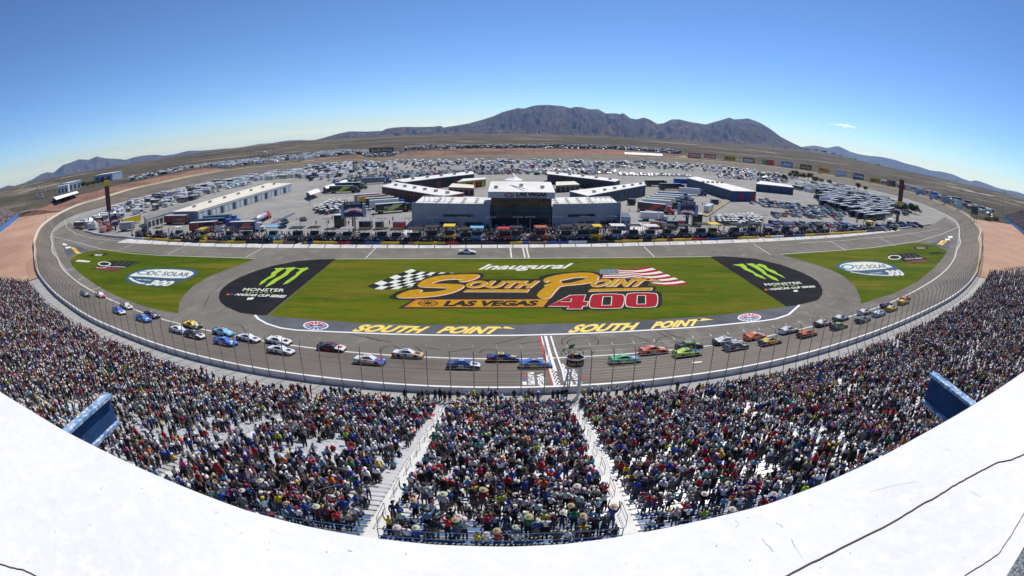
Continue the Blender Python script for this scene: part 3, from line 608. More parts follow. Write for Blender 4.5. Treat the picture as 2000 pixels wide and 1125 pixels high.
mountain('mountain', [(-60,388),(0,368),(16,362),(29,363),(45,358),(64,350),(80,340),(93,336),(104,337.6),(123,322),(138,317.6),(154,311),(173,312),(189,305.4),(205,309),(227,310),(246,312),(262,307),(278,304),(304,302),(320,304),(340,301.5),(367,294.5),(395,294),(420,292),(441,290),(470,290)], 17500, 14500, MT, .5, 5., 26, 200)
mountain('mountain', [(440,294),(480,286),(507,281),(530,279.5),(560,274.5),(585,273.5),(600,274),(612,276),(640,281)], 15500, 13500, MT, .5, 7., 22, 70)
mountain('hill', [(-20,381),(60,362),(110,350),(160,342),(200,333),(250,322),(320,309.5),(380,302),(441,291.5),(480,286.5),(507,282.5),(560,280.5),(612,277.5),(660,275),(700,278)], 8200, 6000, ground_mat('pale hill', [(.34, .26, .19)], [((.22, .165, .12), .002, .4, .6), ((.46, .38, .29), .004, .52, .66), ((.17, .135, .10), .012, .54, .66)]), .4, 4., 26, 120)
# the air
hb = MB(); HT = max((o.matrix_world @ v.co).z for o in SC.objects if o.name.startswith(('mountain', 'hill')) for v in o.data.vertices)+25; hb.box((0, 9500, (HT-900)/2), (52000, 34000, HT+900)); hz = hb.build('haze', mat('haze air'))
t = MATS['haze air'].node_tree; t.nodes.clear(); pv = nd(t, 'ShaderNodeVolumePrincipled'); pv.inputs['Density'].default_value = 3.4e-5; pv.inputs['Color'].default_value = (.24, .50, 1, 1); pv.inputs['Absorption Color'].default_value = (1, 1, 1, 1); pv.inputs['Anisotropy'].default_value = .3
om = nd(t, 'ShaderNodeOutputMaterial'); t.links.new(pv.outputs[0], om.inputs['Volume']); kind(hz, 'stuff')
# desert sheds, roads and houses far out
FAR = MB(); fr = random.Random(5)
for i in range(420):
    if i < 300: x = fr.uniform(760, 1120) if i < 220 else fr.uniform(1500, 1990); y = (268.5+fr.uniform(-1, 5)+abs(x-900)*.012) if i < 220 else float(np.interp(x, [h[0] for h in HORPX], [h[1] for h in HORPX]))+fr.uniform(3, 9)
    else: x = fr.uniform(600, 800); y = 277+fr.uniform(0, 5)
    d = ray(x, y); rr = fr.uniform(3800, 6200); p = (d[0]*rr, d[1]*rr); z = zfar(p[0], p[1]); FAR.box((p[0], p[1], z+4), (fr.uniform(14, 50), fr.uniform(12, 24), fr.uniform(6, 13)), fr.uniform(0, 3), fr.randint(0, 2))
tw = FAR.build('distant_houses', [mat('far pale wall', (.6, .57, .52)), mat('far tan wall', (.42, .33, .25)), mat('far dark roof', (.14, .12, .11))]); kind(tw, 'stuff')
mb = MB()
for pts, wd in (([(660,290),(720,286),(800,283),(850,281)], 30), ([(1000,273),(1060,277),(1120,283)], 12), ([(1480,283),(1510,280),(1530,281)], 10), ([(1750,337),(1850,364),(1960,400)], 14), ([(60,395),(150,362),(300,330)], 12)):
    P = []
    for x, y in pts:
        d = ray(x, y); rr = 1200
        for _ in range(30):
            q = (d[0]*rr, d[1]*rr); e = rr*1.0; zt = zfar(*q)*min(1, max(0, (rr-600)/4500))**1.; zz = EYE+d[2]*rr
            rr *= 1+.5*(zz-zt)/(EYE+60) if zz > zt else 1-.3*(zt-zz)/(EYE+60)
            rr = min(max(rr, 900), 6000)
        P.append(Vector((d[0]*rr, d[1]*rr, EYE+d[2]*rr)))
    A_, B_ = [], []
    for i, p in enumerate(P):
        t_ = P[min(i+1, len(P)-1)]-P[max(i-1, 0)]; n = Vector((-t_.y, t_.x, 0)).normalized()*wd; A_.append(p+n); B_.append(p-n)
    mb.strip(B_, A_)
kind(mb.build('dirt_track', mat('pale dirt', (.50, .42, .33), .9, 0, .2, .02)), 'structure')

# ------------------------------------------------------------------ retaining wall and catch fence
def ring_wall(a0, a1, n, off0, off1, h0, h1, mb=None, m=0, base=None):
    mb = mb or MB(); A = np.linspace(a0, a1, n+1); P = []
    for a in A:
        ro, zo = lerp_t(RO, a), lerp_t(ZO, a); zo = zo if base is None else base
        c, s_ = math.cos(a), math.sin(a); P.append([(OC[0]+(ro+o)*c, OC[1]+(ro+o)*s_, zo+h) for o, h in ((off0, h0), (off0, h1), (off1, h1), (off1, h0))])
    for k in range(4): mb.strip([p[(k+1) % 4] for p in P], [p[k] for p in P], m)
    return mb
WALLM = mat('wall white concrete', (.82, .82, .80), .6, 0, .25, .35, (.60, .59, .57))
rw = thing('retaining_wall', 'long white concrete wall with yellow cap round the outside of the oval track', 'wall')
ring_wall(0, 2*math.pi, NT, .02, .4, -1.2, .95).build('barrier', WALLM, rw)
mbw = MB(); ring_wall(R(8), R(172), 300, .0, .42, .952, 1.06, mbw).build('cap', YEL, rw)
mb = MB()
for k in range(330):                                                # dark advertising patches and joints on the wall's track side
    pass
kind(ring_wall(aL, aR, 300, .41, 6.2, -.1, .02).build('walkway', CONC), 'structure')
fence = thing('catch_fence', 'tall steel catch fence with inward curving posts along the front straight', 'fence')
a = ang(G(70, 515, 3)) % (2*math.pi); a1 = ang(G(1912, 480, 4)) % (2*math.pi)
if a1 < a: a1 += 2*math.pi
FA = []
while a < a1:
    FA.append(a); q = track_pt(a, 1); q2 = track_pt(a+.001, 1); a += .001*3.05/math.hypot(q2[0]-q[0], q2[1]-q[1])
def fpost(a):
    ro, zo = lerp_t(RO, a)+.55, lerp_t(ZO, a); c, s_ = math.cos(a), math.sin(a); P = []
    for o, h in ((0, -.3), (0, 4.9), (-.12, 5.5), (-.42, 6.0), (-.85, 6.35), (-1.35, 6.55)): P.append((OC[0]+(ro+o)*c, OC[1]+(ro+o)*s_, zo+h))
    return P
POSTM = mat('fence post steel', (.36, .36, .35), .5, .5, .2, 2)
near = sorted(FA, key=lambda a: math.hypot(*track_pt(a, 1)[:2]))
rest = MB()
for i, a in enumerate(near):
    if i < 98: MB().tube(fpost(a), [.075, .075, .07, .065, .06, .05], 5).build('post', POSTM, fence)
    else: rest.tube(fpost(a), .075, 4)
if rest.v: kind(rest.build('post', POSTM, fence), 'stuff')
mb = MB()
for k, (o, h) in enumerate([(0, 1.2+.42*i) for i in range(10)]+[(-.3, 5.85), (-.85, 6.35)]):
    mb.tube([(OC[0]+(lerp_t(RO, a)+.5+o)*math.cos(a), OC[1]+(lerp_t(RO, a)+.5+o)*math.sin(a), lerp_t(ZO, a)+h) for a in FA[::2]], .013, 3, cap=False)
kind(mb.build('cable', POSTM, fence), 'stuff')
# spectator-side handrail on the walkway
hr = thing('handrail', 'pipe handrail on the concrete walkway behind the white wall', 'handrail'); mb = MB(); AR = np.linspace(aL+.03, aR-.03, 240)
for h in (.55, 1.05): mb.tube([(OC[0]+(lerp_t(RO, a)+4.3)*math.cos(a), OC[1]+(lerp_t(RO, a)+4.3)*math.sin(a), lerp_t(ZO, a)+h) for a in AR], .025, 4)
mb.build('rail', STEEL, hr); mb = MB()
for a in AR[::2]:
    p = (OC[0]+(lerp_t(RO, a)+4.3)*math.cos(a), OC[1]+(lerp_t(RO, a)+4.3)*math.sin(a)); mb.tube([(*p, lerp_t(ZO, a)), (*p, lerp_t(ZO, a)+1.05)], .03, 4)
kind(mb.build('post', STEEL, hr), 'stuff')

# ------------------------------------------------------------------ main grandstand
STF = [(57,551),(66,565),(80,581),(105,598),(136,616),(175,640),(224,665),(262,681),(315,711),(367,736),(440,758),(525,776),(600,782),(665,786),(740,789),(825,791),(1000,793),(1105,790),(1210,782),(1315,772),(1405,758),(1492,743),(1597,722),(1685,694),(1755,660),(1825,614),(1867,576),(1900,550),(1925,531)]
def zst(px_y): return zout_px(px_y-15)+.7
sfp = [G(x, y, zst(y)) for x, y in STF]
sa = [ang(p) % (2*math.pi) for p in sfp]; so_ = [math.hypot(p[0]-OC[0], p[1]-OC[1])-lerp_t(RO, q) for p, q in zip(sfp, sa)]
so_ = [max(5.5, v) for v in so_]
NSEG = 400; SA = np.linspace(sa[0], sa[-1], NSEG+1); SO = np.interp(SA, sa, so_)
for _ in range(14): SO[1:-1] = (SO[:-2]+2*SO[1:-1]+SO[2:])/4
SF = np.array([(OC[0]+(lerp_t(RO, a)+o)*math.cos(a), OC[1]+(lerp_t(RO, a)+o)*math.sin(a), lerp_t(ZO, a)+.7) for a, o in zip(SA, SO)])
for _ in range(30): SF[1:-1] = (SF[:-2]+2*SF[1:-1]+SF[2:])/4
tn = np.gradient(SF[:, :2], axis=0); SN = np.stack([tn[:, 1], -tn[:, 0]], 1); SN /= np.hypot(SN[:, 0], SN[:, 1])[:, None]
if SN[NSEG//2, 1] > 0: SN = -SN
SS = np.r_[0, np.cumsum(np.hypot(*np.diff(SF[:, :2], axis=0).T))]          # distance along the front row
NROW, TREAD, RISE = 48, .80, .29
SKEW = ([0., 1.], [0., 0.])
def stand_pt(s, row, dz=0., back=0.):
    s = s+float(np.interp(s, *SKEW))*(row-23)/46
    i = np.interp(s, SS, np.arange(NSEG+1)); k = int(min(i, NSEG-1)); f = i-k
    p = SF[k]*(1-f)+SF[k+1]*f; n = SN[k]*(1-f)+SN[k+1]*f; d = row*TREAD+back
    return (p[0]+n[0]*d, p[1]+n[1]*d, p[2]+row*RISE+dz)
def s_of(x, y, row):
    """distance along the stand of the direction (x, y) on a given row"""
    best = None
    for s in np.linspace(0, SS[-1], 2400):
        q = px_of(*stand_pt(s, row, .4)); e = abs(q[0]-x)+.3*abs(q[1]-y)
        if best is None or e < best[0]: best = (e, s)
    return best[1]
b0_, t0_, b1_, t1_ = s_of(868, 800, 0), s_of(737, 1045, 46), s_of(1117, 800, 0), s_of(1226, 1040, 46); sc0 = (b0_+t0_)/2; sc1 = (b1_+t1_)/2
SKEW = ([sc0-60, sc0, sc1, sc1+60], [0., t0_-b0_, t1_-b1_, 0.])
W0 = sc1-sc0
AIS = [sc0, sc1]
while AIS[0]-W0*1.25 > 12: AIS.insert(0, AIS[0]-W0*1.25)
while AIS[-1]+W0*1.25 < SS[-1]-12: AIS.append(AIS[-1]+W0*1.25)
NB = len(AIS)
DECK = mat('stand deck and shade', (.10, .10, .105), .7, .1, .3, .5, (.05, .05, .055)); FOOT = mat('stand footboard', (.52, .52, .51), .5, .2, .3, .7, (.36, .36, .36))  # deck tone is dark to paint in the shade under the benches
BLUB = mat('blue bench', (.05, .13, .30), .5, 0, .2, .8); REDB = mat('red bench', (.42, .03, .05), .5, 0, .2, .8)
edges = [0]+AIS+[SS[-1]]
def place_name(j):
    c = AIS.index(sc0)
    if j == c+1: return 'bleacher section straight below, between the two long white stairways'
    n = j-(c+1); side = 'right' if n > 0 else 'left'
    o = ['', 'first', 'second', 'third', 'fourth', 'fifth', 'sixth', 'seventh', 'eighth', 'ninth', 'tenth', 'eleventh'][min(abs(n), 11)]
    return f'{o} bleacher section to the {side} of the central one with people standing on it'
SECT = []
for j in range(len(edges)-1):
    s0, s1 = edges[j]+(.5 if j else 0), edges[j+1]-(.5 if j < len(edges)-2 else 0)
    g = thing('grandstand_section', place_name(j), 'grandstand', stand_pt((s0+s1)/2, 0), 0, 'sections of the main grandstand')
    off = Vector(g.location); n = max(4, int((s1-s0)/2.2)); XS = np.linspace(s0, s1, n+1); SECT.append((s0, s1))
    loc = lambda s, r, dz, b: Vector(stand_pt(s, r, dz, b))-off
    mb = MB()
    for r in range(NROW):
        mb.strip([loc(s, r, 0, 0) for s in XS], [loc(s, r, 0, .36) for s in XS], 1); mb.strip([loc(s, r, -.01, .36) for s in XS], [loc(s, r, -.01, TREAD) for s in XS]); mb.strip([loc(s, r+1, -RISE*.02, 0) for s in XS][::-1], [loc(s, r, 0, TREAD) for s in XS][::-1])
    for s in (s0, s1):
        for r in range(NROW): mb.add([loc(s, r, 0, 0), loc(s, r, 0, TREAD), loc(s, r, -2.5, TREAD), loc(s, r, -2.5, 0)], [(0, 1, 2, 3)])
    mb.strip([loc(s, 0, -1.6, 0) for s in XS], [loc(s, 0, 0, 0) for s in XS])
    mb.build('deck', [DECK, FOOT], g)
    for r in range(NROW):
        mb = MB(); A_ = [loc(s, r, .40, .44) for s in XS]; B_ = [loc(s, r, .40, .74) for s in XS]; C_ = [loc(s, r, .33, .44) for s in XS]
        mb.strip(A_, B_); mb.strip(C_, A_)
        mm = BLUB if r > NROW-5 else (REDB if 6 <= r <= 9 and (j*7+r) % 3 else ALU)
        mb.build('bench', mm, g)
    mb = MB()
    for h in (.5, 1.0): mb.tube([loc(s, NROW, h, .1) for s in XS], .03, 4)
    for s in XS: mb.tube([loc(s, NROW, 0, .1), loc(s, NROW, 1., .1)], .03, 4)
    mb.build('railing', STEEL, g)
STEP = mat('white stair', (.66, .66, .64), .6, 0, .2, .8)
for k, s in enumerate(AIS):
    c = AIS.index(sc0); n = k-c
    lab = 'long white stairway to the left of the section straight below' if n == 0 else 'long white stairway to the right of the section straight below' if n == 1 else f'white stairway number {abs(n) if n < 0 else n-1} further out along the bleachers to the {"left" if n < 0 else "right"}'
    g = thing('stairway', lab, 'stairway', stand_pt(s, 0), 0, 'stairways of the main grandstand'); off = Vector(g.location); mb = MB()
    for r in range(NROW):
        L = lambda ds, rr, dz, b: Vector(stand_pt(s+ds, rr, dz, b))-off
        for q in (0, .5):
            z = q*RISE+.012; a_, b_, c_, d_ = L(-.5, r, z, q*TREAD), L(.5, r, z, q*TREAD), L(.5, r, z, (q+.5)*TREAD), L(-.5, r, z, (q+.5)*TREAD)
            mb.add([a_, b_, c_, d_], [(3, 2, 1, 0) if False else (0, 1, 2, 3)]); e = Vector((0, 0, RISE*.5)); mb.add([d_, c_, c_+e, d_+e], [(0, 1, 2, 3)])
    mb.build('steps', STEP, g); mb = MB(); L = lambda rr, dz, b: Vector(stand_pt(s, rr, dz, b))-off
    for r in range(1, NROW-2, 6):
        MB().tube([L(r, 0, .2), L(r, .9, .2), L(r+2, .9, .6), L(r+2, 0, .6)], .02, 4).tube([L(r, .5, .2), L(r+2, .5, .6)], .015, 4).build('handrail', DARK, g)
for s_, nm in ((0, 'left'), (SS[-1], 'right')):
    pass
# concourse structure behind and under the stand
mb = MB(); XS = np.linspace(0, SS[-1], 200)
mb.strip([stand_pt(s, NROW, 0, .15) for s in XS], [stand_pt(s, NROW, -2, 1.2) for s in XS]); mb.strip([stand_pt(s, NROW, -2, 1.2) for s in XS], [stand_pt(s, NROW, -2, 14) for s in XS])
kind(mb.build('concourse', CONC), 'structure')

# ------------------------------------------------------------------ the roof the picture is taken from
ZR = EYE-1.62
EDGE = [(-160,650),(0,765),(60,802),(120,838),(200,880),(300,925),(380,960),(480,995),(600,1030),(720,1050),(850,1062),(1000,1066),(1100,1062),(1200,1050),(1350,1022),(1500,985),(1600,948),(1700,902),(1800,850),(1900,792),(2000,725),(2090,660)]
ep = [G(x, y, ZR)[:2] for x, y in EDGE]
ep = [(x+rnd.uniform(-.004, .004), y+rnd.uniform(-.006, .006)) for x, y in ep]
roof = thing('suite_roof', 'white rendered roof edge sweeping across the foreground above the crowd', 'roof', (0, 0, ZR))
mb = MB(); mb.prism(ep+[(ep[-1][0]+2, -12), (ep[0][0]-2, -12)], -.28, 0.)
RM = ground_mat('roof render white', [(.74, .74, .73)], [((.68, .68, .665), .7, .4, .7), ((.68, .675, .65), 2.2, .58, .78), ((.78, .78, .76), 9, .5, .7), ((.56, .55, .53), 5, .72, .82)], rough=.8); b_ = RM.node_tree.nodes['Principled BSDF']; n_ = nd(RM.node_tree, 'ShaderNodeTexNoise'); n_.inputs['Scale'].default_value = 14; n_.inputs['Detail'].default_value = 8; bp_ = nd(RM.node_tree, 'ShaderNodeBump'); bp_.inputs['Strength'].default_value = .35; bp_.inputs['Distance'].default_value = .012; g_ = nd(RM.node_tree, 'ShaderNodeNewGeometry'); RM.node_tree.links.new(g_.outputs['Position'], n_.inputs['Vector']); RM.node_tree.links.new(n_.outputs['Fac'], bp_.inputs['Height']); RM.node_tree.links.new(bp_.outputs[0], b_.inputs['Normal'])
mb.build('roof_slab', RM, roof)
mb = MB(); CRK = mat('roof crack', (.33, .31, .29), .9)
def rline(pts, wd, mb, m=0):
    P = [Vector(G(x, y, ZR)) - Vector((0, 0, ZR)) for x, y in pts]; A_, B_ = [], []
    for i, p in enumerate(P):
        t_ = P[min(i+1, len(P)-1)]-P[max(i-1, 0)]; n = Vector((-t_.y, t_.x, 0)).normalized()*wd*rnd.uniform(.4, 1.3); A_.append(p+n+Vector((0, 0, .002))); B_.append(p-n+Vector((0, 0, .002)))
    mb.strip(B_, A_, m)
for p in ([(1488,1052),(1493,1060),(1503,1068),(1511,1079)], [(1546,1053),(1549,1062),(1557,1075),(1568,1092)], [(1515,1022),(1522,1024),(1529,1030)], [(1436,1017),(1443,1023),(1437,1030)], [(196,957),(202,949)], [(104,986),(106,981)], [(108,1040),(110,1037)], [(122,1006),(125,1003)], [(1575,986),(1581,985),(1586,989)], [(1845,876),(1850,878),(1858,881)], [(620,958),(640,952),(668,946)], [(420,1003),(428,1001)], [(1700,960),(1740,950),(1790,940)], [(680,1075),(688,1078)], [(1895,958),(1905,965),(1915,972)]):
    rline(p, .0010, mb)
for _ in range(60):
    x, y = rnd.uniform(20, 1980), rnd.uniform(860, 1120); k = rnd.uniform(1, 2.6)
    lim = np.interp(x, [e[0] for e in EDGE], [e[1] for e in EDGE])
    if y < lim+14: continue
    p = G(x, y, ZR); mb.add([(p[0]+k*.0016*math.cos(q*1.05+k), p[1]+k*.0012*math.sin(q*1.05+k), .0025) for q in range(6)], [tuple(range(6))])
kind(mb.build('surface_crack', CRK, roof), 'stuff')
CAB = mat('dark roof cable', (.10, .085, .08), .6)
def cable(pts, r, label):
    P = []
    pts = [tuple(p) for p in pts]
    for (a_, b_), (c_, d_) in zip(pts, pts[1:]):
        for k in range(6): P.append((a_+(c_-a_)*k/6, b_+(d_-b_)*k/6))
    P.append(pts[-1]); W_ = [Vector(G(x, y, ZR+r)) for x, y in P]; W_ = [v+Vector((rnd.uniform(-.002, .002), rnd.uniform(-.002, .002), 0)) for v in W_]
    o = MB().tube([v-W_[0] for v in W_], r, 5).build('cable', CAB, loc=W_[0], smooth=True); tag(o, label, 'cable')
cable([(1518,1135),(1560,1112),(1640,1072),(1740,1022),(1800,985),(1830,970),(1860,950),(1900,928),(1948,903),(1975,898),(2010,883)], .0042, 'long dark cable crossing the white roof on the right')
cable([(1860,1150),(1885,1124),(1920,1102),(1950,1082),(1975,1045),(2000,1003),(2020,975)], .003, 'short thin cable in the lower right corner of the white roof')
cable([(-10,1098),(20,1108),(45,1113),(78,1128)], .0035, 'thin twisted cable at the lower left corner of the white roof')
p = [G(x, y, ZR)[:2] for x, y in ((1956,1140),(2004,1060),(2050,1085),(2030,1160))]
mb = MB(); mb.prism(p, ZR+.001, ZR+.03); pad = mb.build('ballast_pad', ground_mat('grey gravel', [(.2, .23, .25)], [((.05, .06, .07), 60, .42, .58), ((.5, .52, .54), 110, .55, .65)])); tag(pad, 'grey gravelly pad at the right end of the white roof', 'roof pad')
# steel beam ends under the roof
BSTEEL = ground_mat('weathered blue steel', [(.035, .085, .20)], [((.022, .055, .13), 5, .4, .65), ((.42, .47, .50), 30, .66, .72)], rough=.5); BWORN = ground_mat('flaking blue steel', [(.22, .36, .58)], [((.10, .20, .40), 9, .45, .6), ((.62, .64, .62), 22, .52, .6), ((.45, .36, .25), 14, .66, .72)], rough=.6)
def beam(tip, root, tipb, label):
    zt = ZR-.30; T_ = Vector(G(*tip, zt)); R_ = Vector(G(*root, zt)); h = .1
    for h in np.arange(.1, 1.2, .01):
        if px_of(T_.x, T_.y, zt-h)[1] >= tipb[1]: break
    d = (T_-R_).normalized(); L_ = (T_-R_).length+2.5; rz = math.atan2(d.y, d.x); w_ = h*.34; t_ = .03
    mid = T_-d*L_/2
    g = thing('steel_beam', label, 'steel beam', T_, rz, 'blue beams under the roof edge')
    MB().box((-L_/2, 0, -t_/2), (L_, w_, t_)).build('top_flange', BWORN, g); MB().box((-L_/2, 0, -h/2), (L_, .022, h-2*t_)).build('web', BSTEEL, g); MB().box((-L_/2, 0, -h+t_/2), (L_, w_, t_)).build('bottom_flange', BWORN, g)
beam((211,768), (124,843.5), (236,825), 'blue painted steel I-beam end sticking out under the roof on the left, flaking paint')
beam((1822,727.5), (1904,790), (1797,783), 'blue painted steel beam end sticking out under the roof on the right, dark shaded side')
# ------------------------------------------------------------------ racing cars
def car_body():
    mb = MB(); st = [(2.50,.70,.40,.16),(2.42,.84,.55,.11),(2.1,.95,.67,.10),(1.5,.98,.75,.10),(1.0,.975,.81,.10),(.3,.97,.85,.10),(-.6,.97,.87,.10),(-1.3,.985,.90,.10),(-1.9,.975,.93,.12),(-2.38,.93,.94,.16),(-2.49,.89,.86,.2)]
    n = 9
    for x, w_, zs, zb in st:
        h = [(w_*.96, zb), (w_, zb+.18), (w_, zs-.16), (w_*.93, zs-.02)]; prof = h+[(0, zs+.015)]+[(-a, b) for a, b in h[::-1]]
        mb.v += [(x, a, b) for a, b in prof]
    for i in range(len(st)-1):
        for j in range(n-1):
            m = 3 if j in (0, n-2) else 0
            if j in (3, 4): m = 1 if st[i+1][0] >= .99 else 0
            if st[i][0] < -1.8 and m == 0 and j in (1, 2, 5, 6): m = 4
            mb.f.append((i*n+j, i*n+j+1, (i+1)*n+j+1, (i+1)*n+j)[::-1]); mb.m.append(m)
    mb.f.append(tuple(range(n))); mb.m.append(3); mb.f.append(tuple((len(st)-1)*n+j for j in range(n))[::-1]); mb.m.append(4)
    # greenhouse
    b = len(mb.v); F0, R0, f1, r1_ = (1.02,.76,.80), (-1.62,.74,.91), (.22,.56,1.255), (-.82,.53,1.265)
    m_ = lambda p: (p[0], -p[1], p[2])
    mid = (-.3, .57, 1.285)
    mb.v += [F0, R0, r1_, mid, f1]+[m_(p) for p in (F0, R0, r1_, mid, f1)]
    for f, m in (((0, 4, 3, 2, 1), 0), ((5, 6, 7, 8, 9), 0), ((4, 9, 8, 3), 2), ((3, 8, 7, 2), 2), ((0, 5, 9, 4), 0), ((1, 2, 7, 6), 0)): mb.f.append(tuple(b+i for i in f)); mb.m.append(m)
    return mb
def quad_in(p, a0, a1, b0, b1, push):
    """sub-rectangle of quad p (4 points), pushed out by push along z/y"""
    P = [Vector(q) for q in p]; n = (P[1]-P[0]).cross(P[3]-P[0]).normalized()*push
    L = lambda a, b: (P[0]*(1-a)+P[1]*a)*(1-b)+(P[3]*(1-a)+P[2]*a)*b+n
    return [L(a0, b0), L(a1, b0), L(a1, b1), L(a0, b1)]
RB = car_body()
GL = mat('car window', (.015, .02, .028), .06, 0, spec=.9, var=.2, vs=2)
ME = {}
def mesh_of(key, mb, mats, smooth=False):
    if key not in ME:
        o = mb.build(key, mats, None, smooth); ME[key] = o.data; bpy.data.objects.remove(o)
    return ME[key]
def inst(name, me, parent=None, loc=None, rz=None):
    o = bpy.data.objects.new(name, me); COL.objects.link(o)
    if parent: o.parent = parent
    if loc is not None: o.location = loc
    if rz is not None: o.rotation_euler.z = rz
    return o
F0, R0, f1_, r1b = (1.02,.76,.80), (-1.62,.74,.91), (.22,.56,1.255), (-.82,.53,1.265); mr = lambda p: (p[0], -p[1], p[2])
ws = MB().add(quad_in([F0, mr(F0), mr(f1_), f1_][::-1], .08, .92, .06, .94, -.012), [(0, 1, 2, 3)]); rws = MB().add(quad_in([mr(R0), R0, r1b, mr(r1b)], .10, .90, .10, .92, .012), [(0, 1, 2, 3)])
SW = []
for s in (1, -1):
    sw = MB(); SW.append(sw)
    for x0, x1, t0, t1 in ((-.95, .80, -.72, .20),):
        P = [(x0, .745, .93), (x1, .755, .90), (t1, .585, 1.21), (t0, .575, 1.22)]; P = [(a, (b+.014)*s, c) for a, b, c in P]
        sw.add(P, [(0, 1, 2, 3) if s < 0 else (3, 2, 1, 0)])
def wheel_mb():
    t_, r_ = MB(), MB()
    for mb, r, y0, y1 in ((t_, .35, -.15, .15), (r_, .235, -.158, .158)):
        n = 16; mb.v = [(r*math.cos(2*math.pi*i/n), y, r*math.sin(2*math.pi*i/n)) for y in (y0, y1) for i in range(n)]
        mb.f = [(i, (i+1) % n, n+(i+1) % n, n+i) for i in range(n)]+[tuple(range(n))[::-1], tuple(range(n, 2*n))]; mb.m = [0]*len(mb.f)
    return t_, r_
tyre, rim = wheel_mb(); sp = MB().box((-2.40, 0, 1.0), (.03, 1.62, .17)).box((-2.36, .6, .94), (.14, .03, .05)).box((-2.36, -.6, .94), (.14, .03, .05)); spl = MB().box((2.38, 0, .08), (.34, 1.76, .03))
lamps = MB().add([(2.30, .45, .58), (2.40, .74, .52), (2.14, .88, .66), (2.10, .55, .69)], [(0, 1, 2, 3)]); lamps2 = MB().add([(2.30, -.45, .58), (2.40, -.74, .52), (2.14, -.88, .66), (2.10, -.55, .69)], [(3, 2, 1, 0)])
RIMM = mat('wheel rim', (.08, .08, .085), .35, .6, .2, 3)
W_, K_, Rd, Bu, Lb, Or, Ye, Lm, Gn, Gy, Go, Nv, Pk, Mr = (.72,.72,.70), (.02,.02,.022), (.55,.03,.035), (.03,.12,.52), (.16,.48,.72), (.72,.15,.03), (.78,.55,.03), (.55,.74,.04), (.05,.42,.12), (.16,.17,.19), (.62,.36,.05), (.025,.04,.17), (.75,.15,.22), (.2,.03,.05)
CN = {W_:'white', K_:'black', Rd:'red', Bu:'blue', Lb:'light blue', Or:'orange', Ye:'yellow', Lm:'lime', Gn:'green', Gy:'dark grey', Go:'gold', Nv:'navy', Pk:'pink', Mr:'maroon'}
# px of the middle of the car, side, hood, roof, rear, number, number colour
CARS = [((167,578),Gy,K_,Gy,K_,'',W_,0,'rearmost'),((196,580),W_,Rd,W_,Rd,'11',Rd,0,'second from the rear of the field, beside the infield line'),((247,602),(.6,.58,.45),W_,W_,K_,'32',K_,0,'running alone on the white line'),((233,612),Bu,W_,Bu,W_,'47',W_,0,'lower down the banking than the cream car'),((297,620),K_,K_,K_,Gy,'52',W_,0,'on the white line near the turn'),((281,627),Bu,Bu,Lb,Bu,'43',W_,0,'just outside the black car near the turn'),
 ((377,639.5),Ye,K_,Ye,K_,'95',K_,0,'tucked inside the blue and white one'),((350,649.5),W_,Bu,W_,K_,'6',Bu,0,'with a black tail in the close group of three'),((382,659),K_,W_,K_,K_,'23',W_,0,'nearest the wall in the close group of three'),((437,654),Lb,Lb,Rd,Rd,'13',W_,0,'with red roof and tail'),((441,673),Bu,Bu,Bu,Bu,'17',W_,0,'lower of the two side by side'),((486,666),W_,W_,W_,Nv,'1',Nv,0,'following the light blue car'),
 ((545,671),W_,W_,W_,K_,'4',K_,0,'upper of a white pair'),((549,690),W_,W_,W_,Gy,'42',K_,0,'lower of a white pair, nearer the wall'),((648,684),K_,W_,K_,Rd,'41',Rd,0,'with red trim, on its own before the middle'),((722,710),W_,Bu,W_,W_,'77',Rd,0,'low on the banking, blue bonnet'),((797,697.5),W_,Go,W_,Or,'20',K_,0,'with orange tail and gold bonnet'),((906,719),Nv,W_,Bu,Nv,'72',W_,0,'with white bonnet, low on the banking'),((982,705),Nv,Nv,Ye,Rd,'24',Ye,0,'with yellow roof and red tail near the finish line'),((1046,717),Bu,Bu,Bu,Go,'34',Ye,0,'with yellow skirt crossing the finish line'),
 ((1220,708.5),Gn,Bu,Gn,Gn,'37',W_,0,'with blue bonnet, just past the flag stand'),((1276,690),Or,Or,Or,Or,'19',W_,0,'ahead of the green and navy one'),((1346,681),K_,K_,Lm,K_,'48',Lm,0,'with lime roof beside the lime car'),((1342,695),Lm,Bu,Lm,Lm,'12',Nv,0,'with blue bonnet beside the black one'),((1416,671),W_,W_,W_,K_,'10',K_,0,'upper of the silver pair'),((1437,682),K_,W_,W_,Gy,'14',W_,0,'lower of the silver pair, with black flanks'),((1474,662),Or,Or,Or,Or,'88',W_,0,'just inside the yellow and blue one'),((1504,672),Ye,Nv,Nv,Nv,'9',Or,0,'with navy roof, in front of the silver pair'),
 ((1540,650),W_,W_,W_,W_,'2',K_,0,'running by itself on the white line'),((1576,657),Or,Or,Or,K_,'38',K_,0,'with dark tail on the outside of the white one'),((1607,636),W_,Nv,W_,K_,'21',Rd,0,'with black tail and navy bonnet'),((1638,642),K_,Lm,Lm,K_,'3',Lm,0,'with lime bonnet and roof'),((1642,626),W_,Bu,W_,K_,'22',Nv,0,'on the white line ahead of the black and lime one'),((1688,614),W_,W_,W_,W_,'8',K_,0,'upper of a pair in the turn entry'),((1685,629),Gy,K_,Gy,K_,'15',W_,0,'lower of a pair in the turn entry'),((1716,617),W_,Lb,W_,Lb,'96',Lb,0,'with light blue ends'),
 ((1731,600),Nv,Nv,Pk,K_,'00',Pk,0,'with pink roof, third from the front of the field'),((1741,607),Ye,(.4,.25,.1),W_,(.4,.25,.1),'7',K_,0,'with brown ends and white roof'),((1768,587),Or,W_,Or,K_,'18',K_,0,'front one of the field on the white line'),((1764,594),Ye,Ye,Ye,Go,'36',K_,0,'leading the field beside the orange one')]
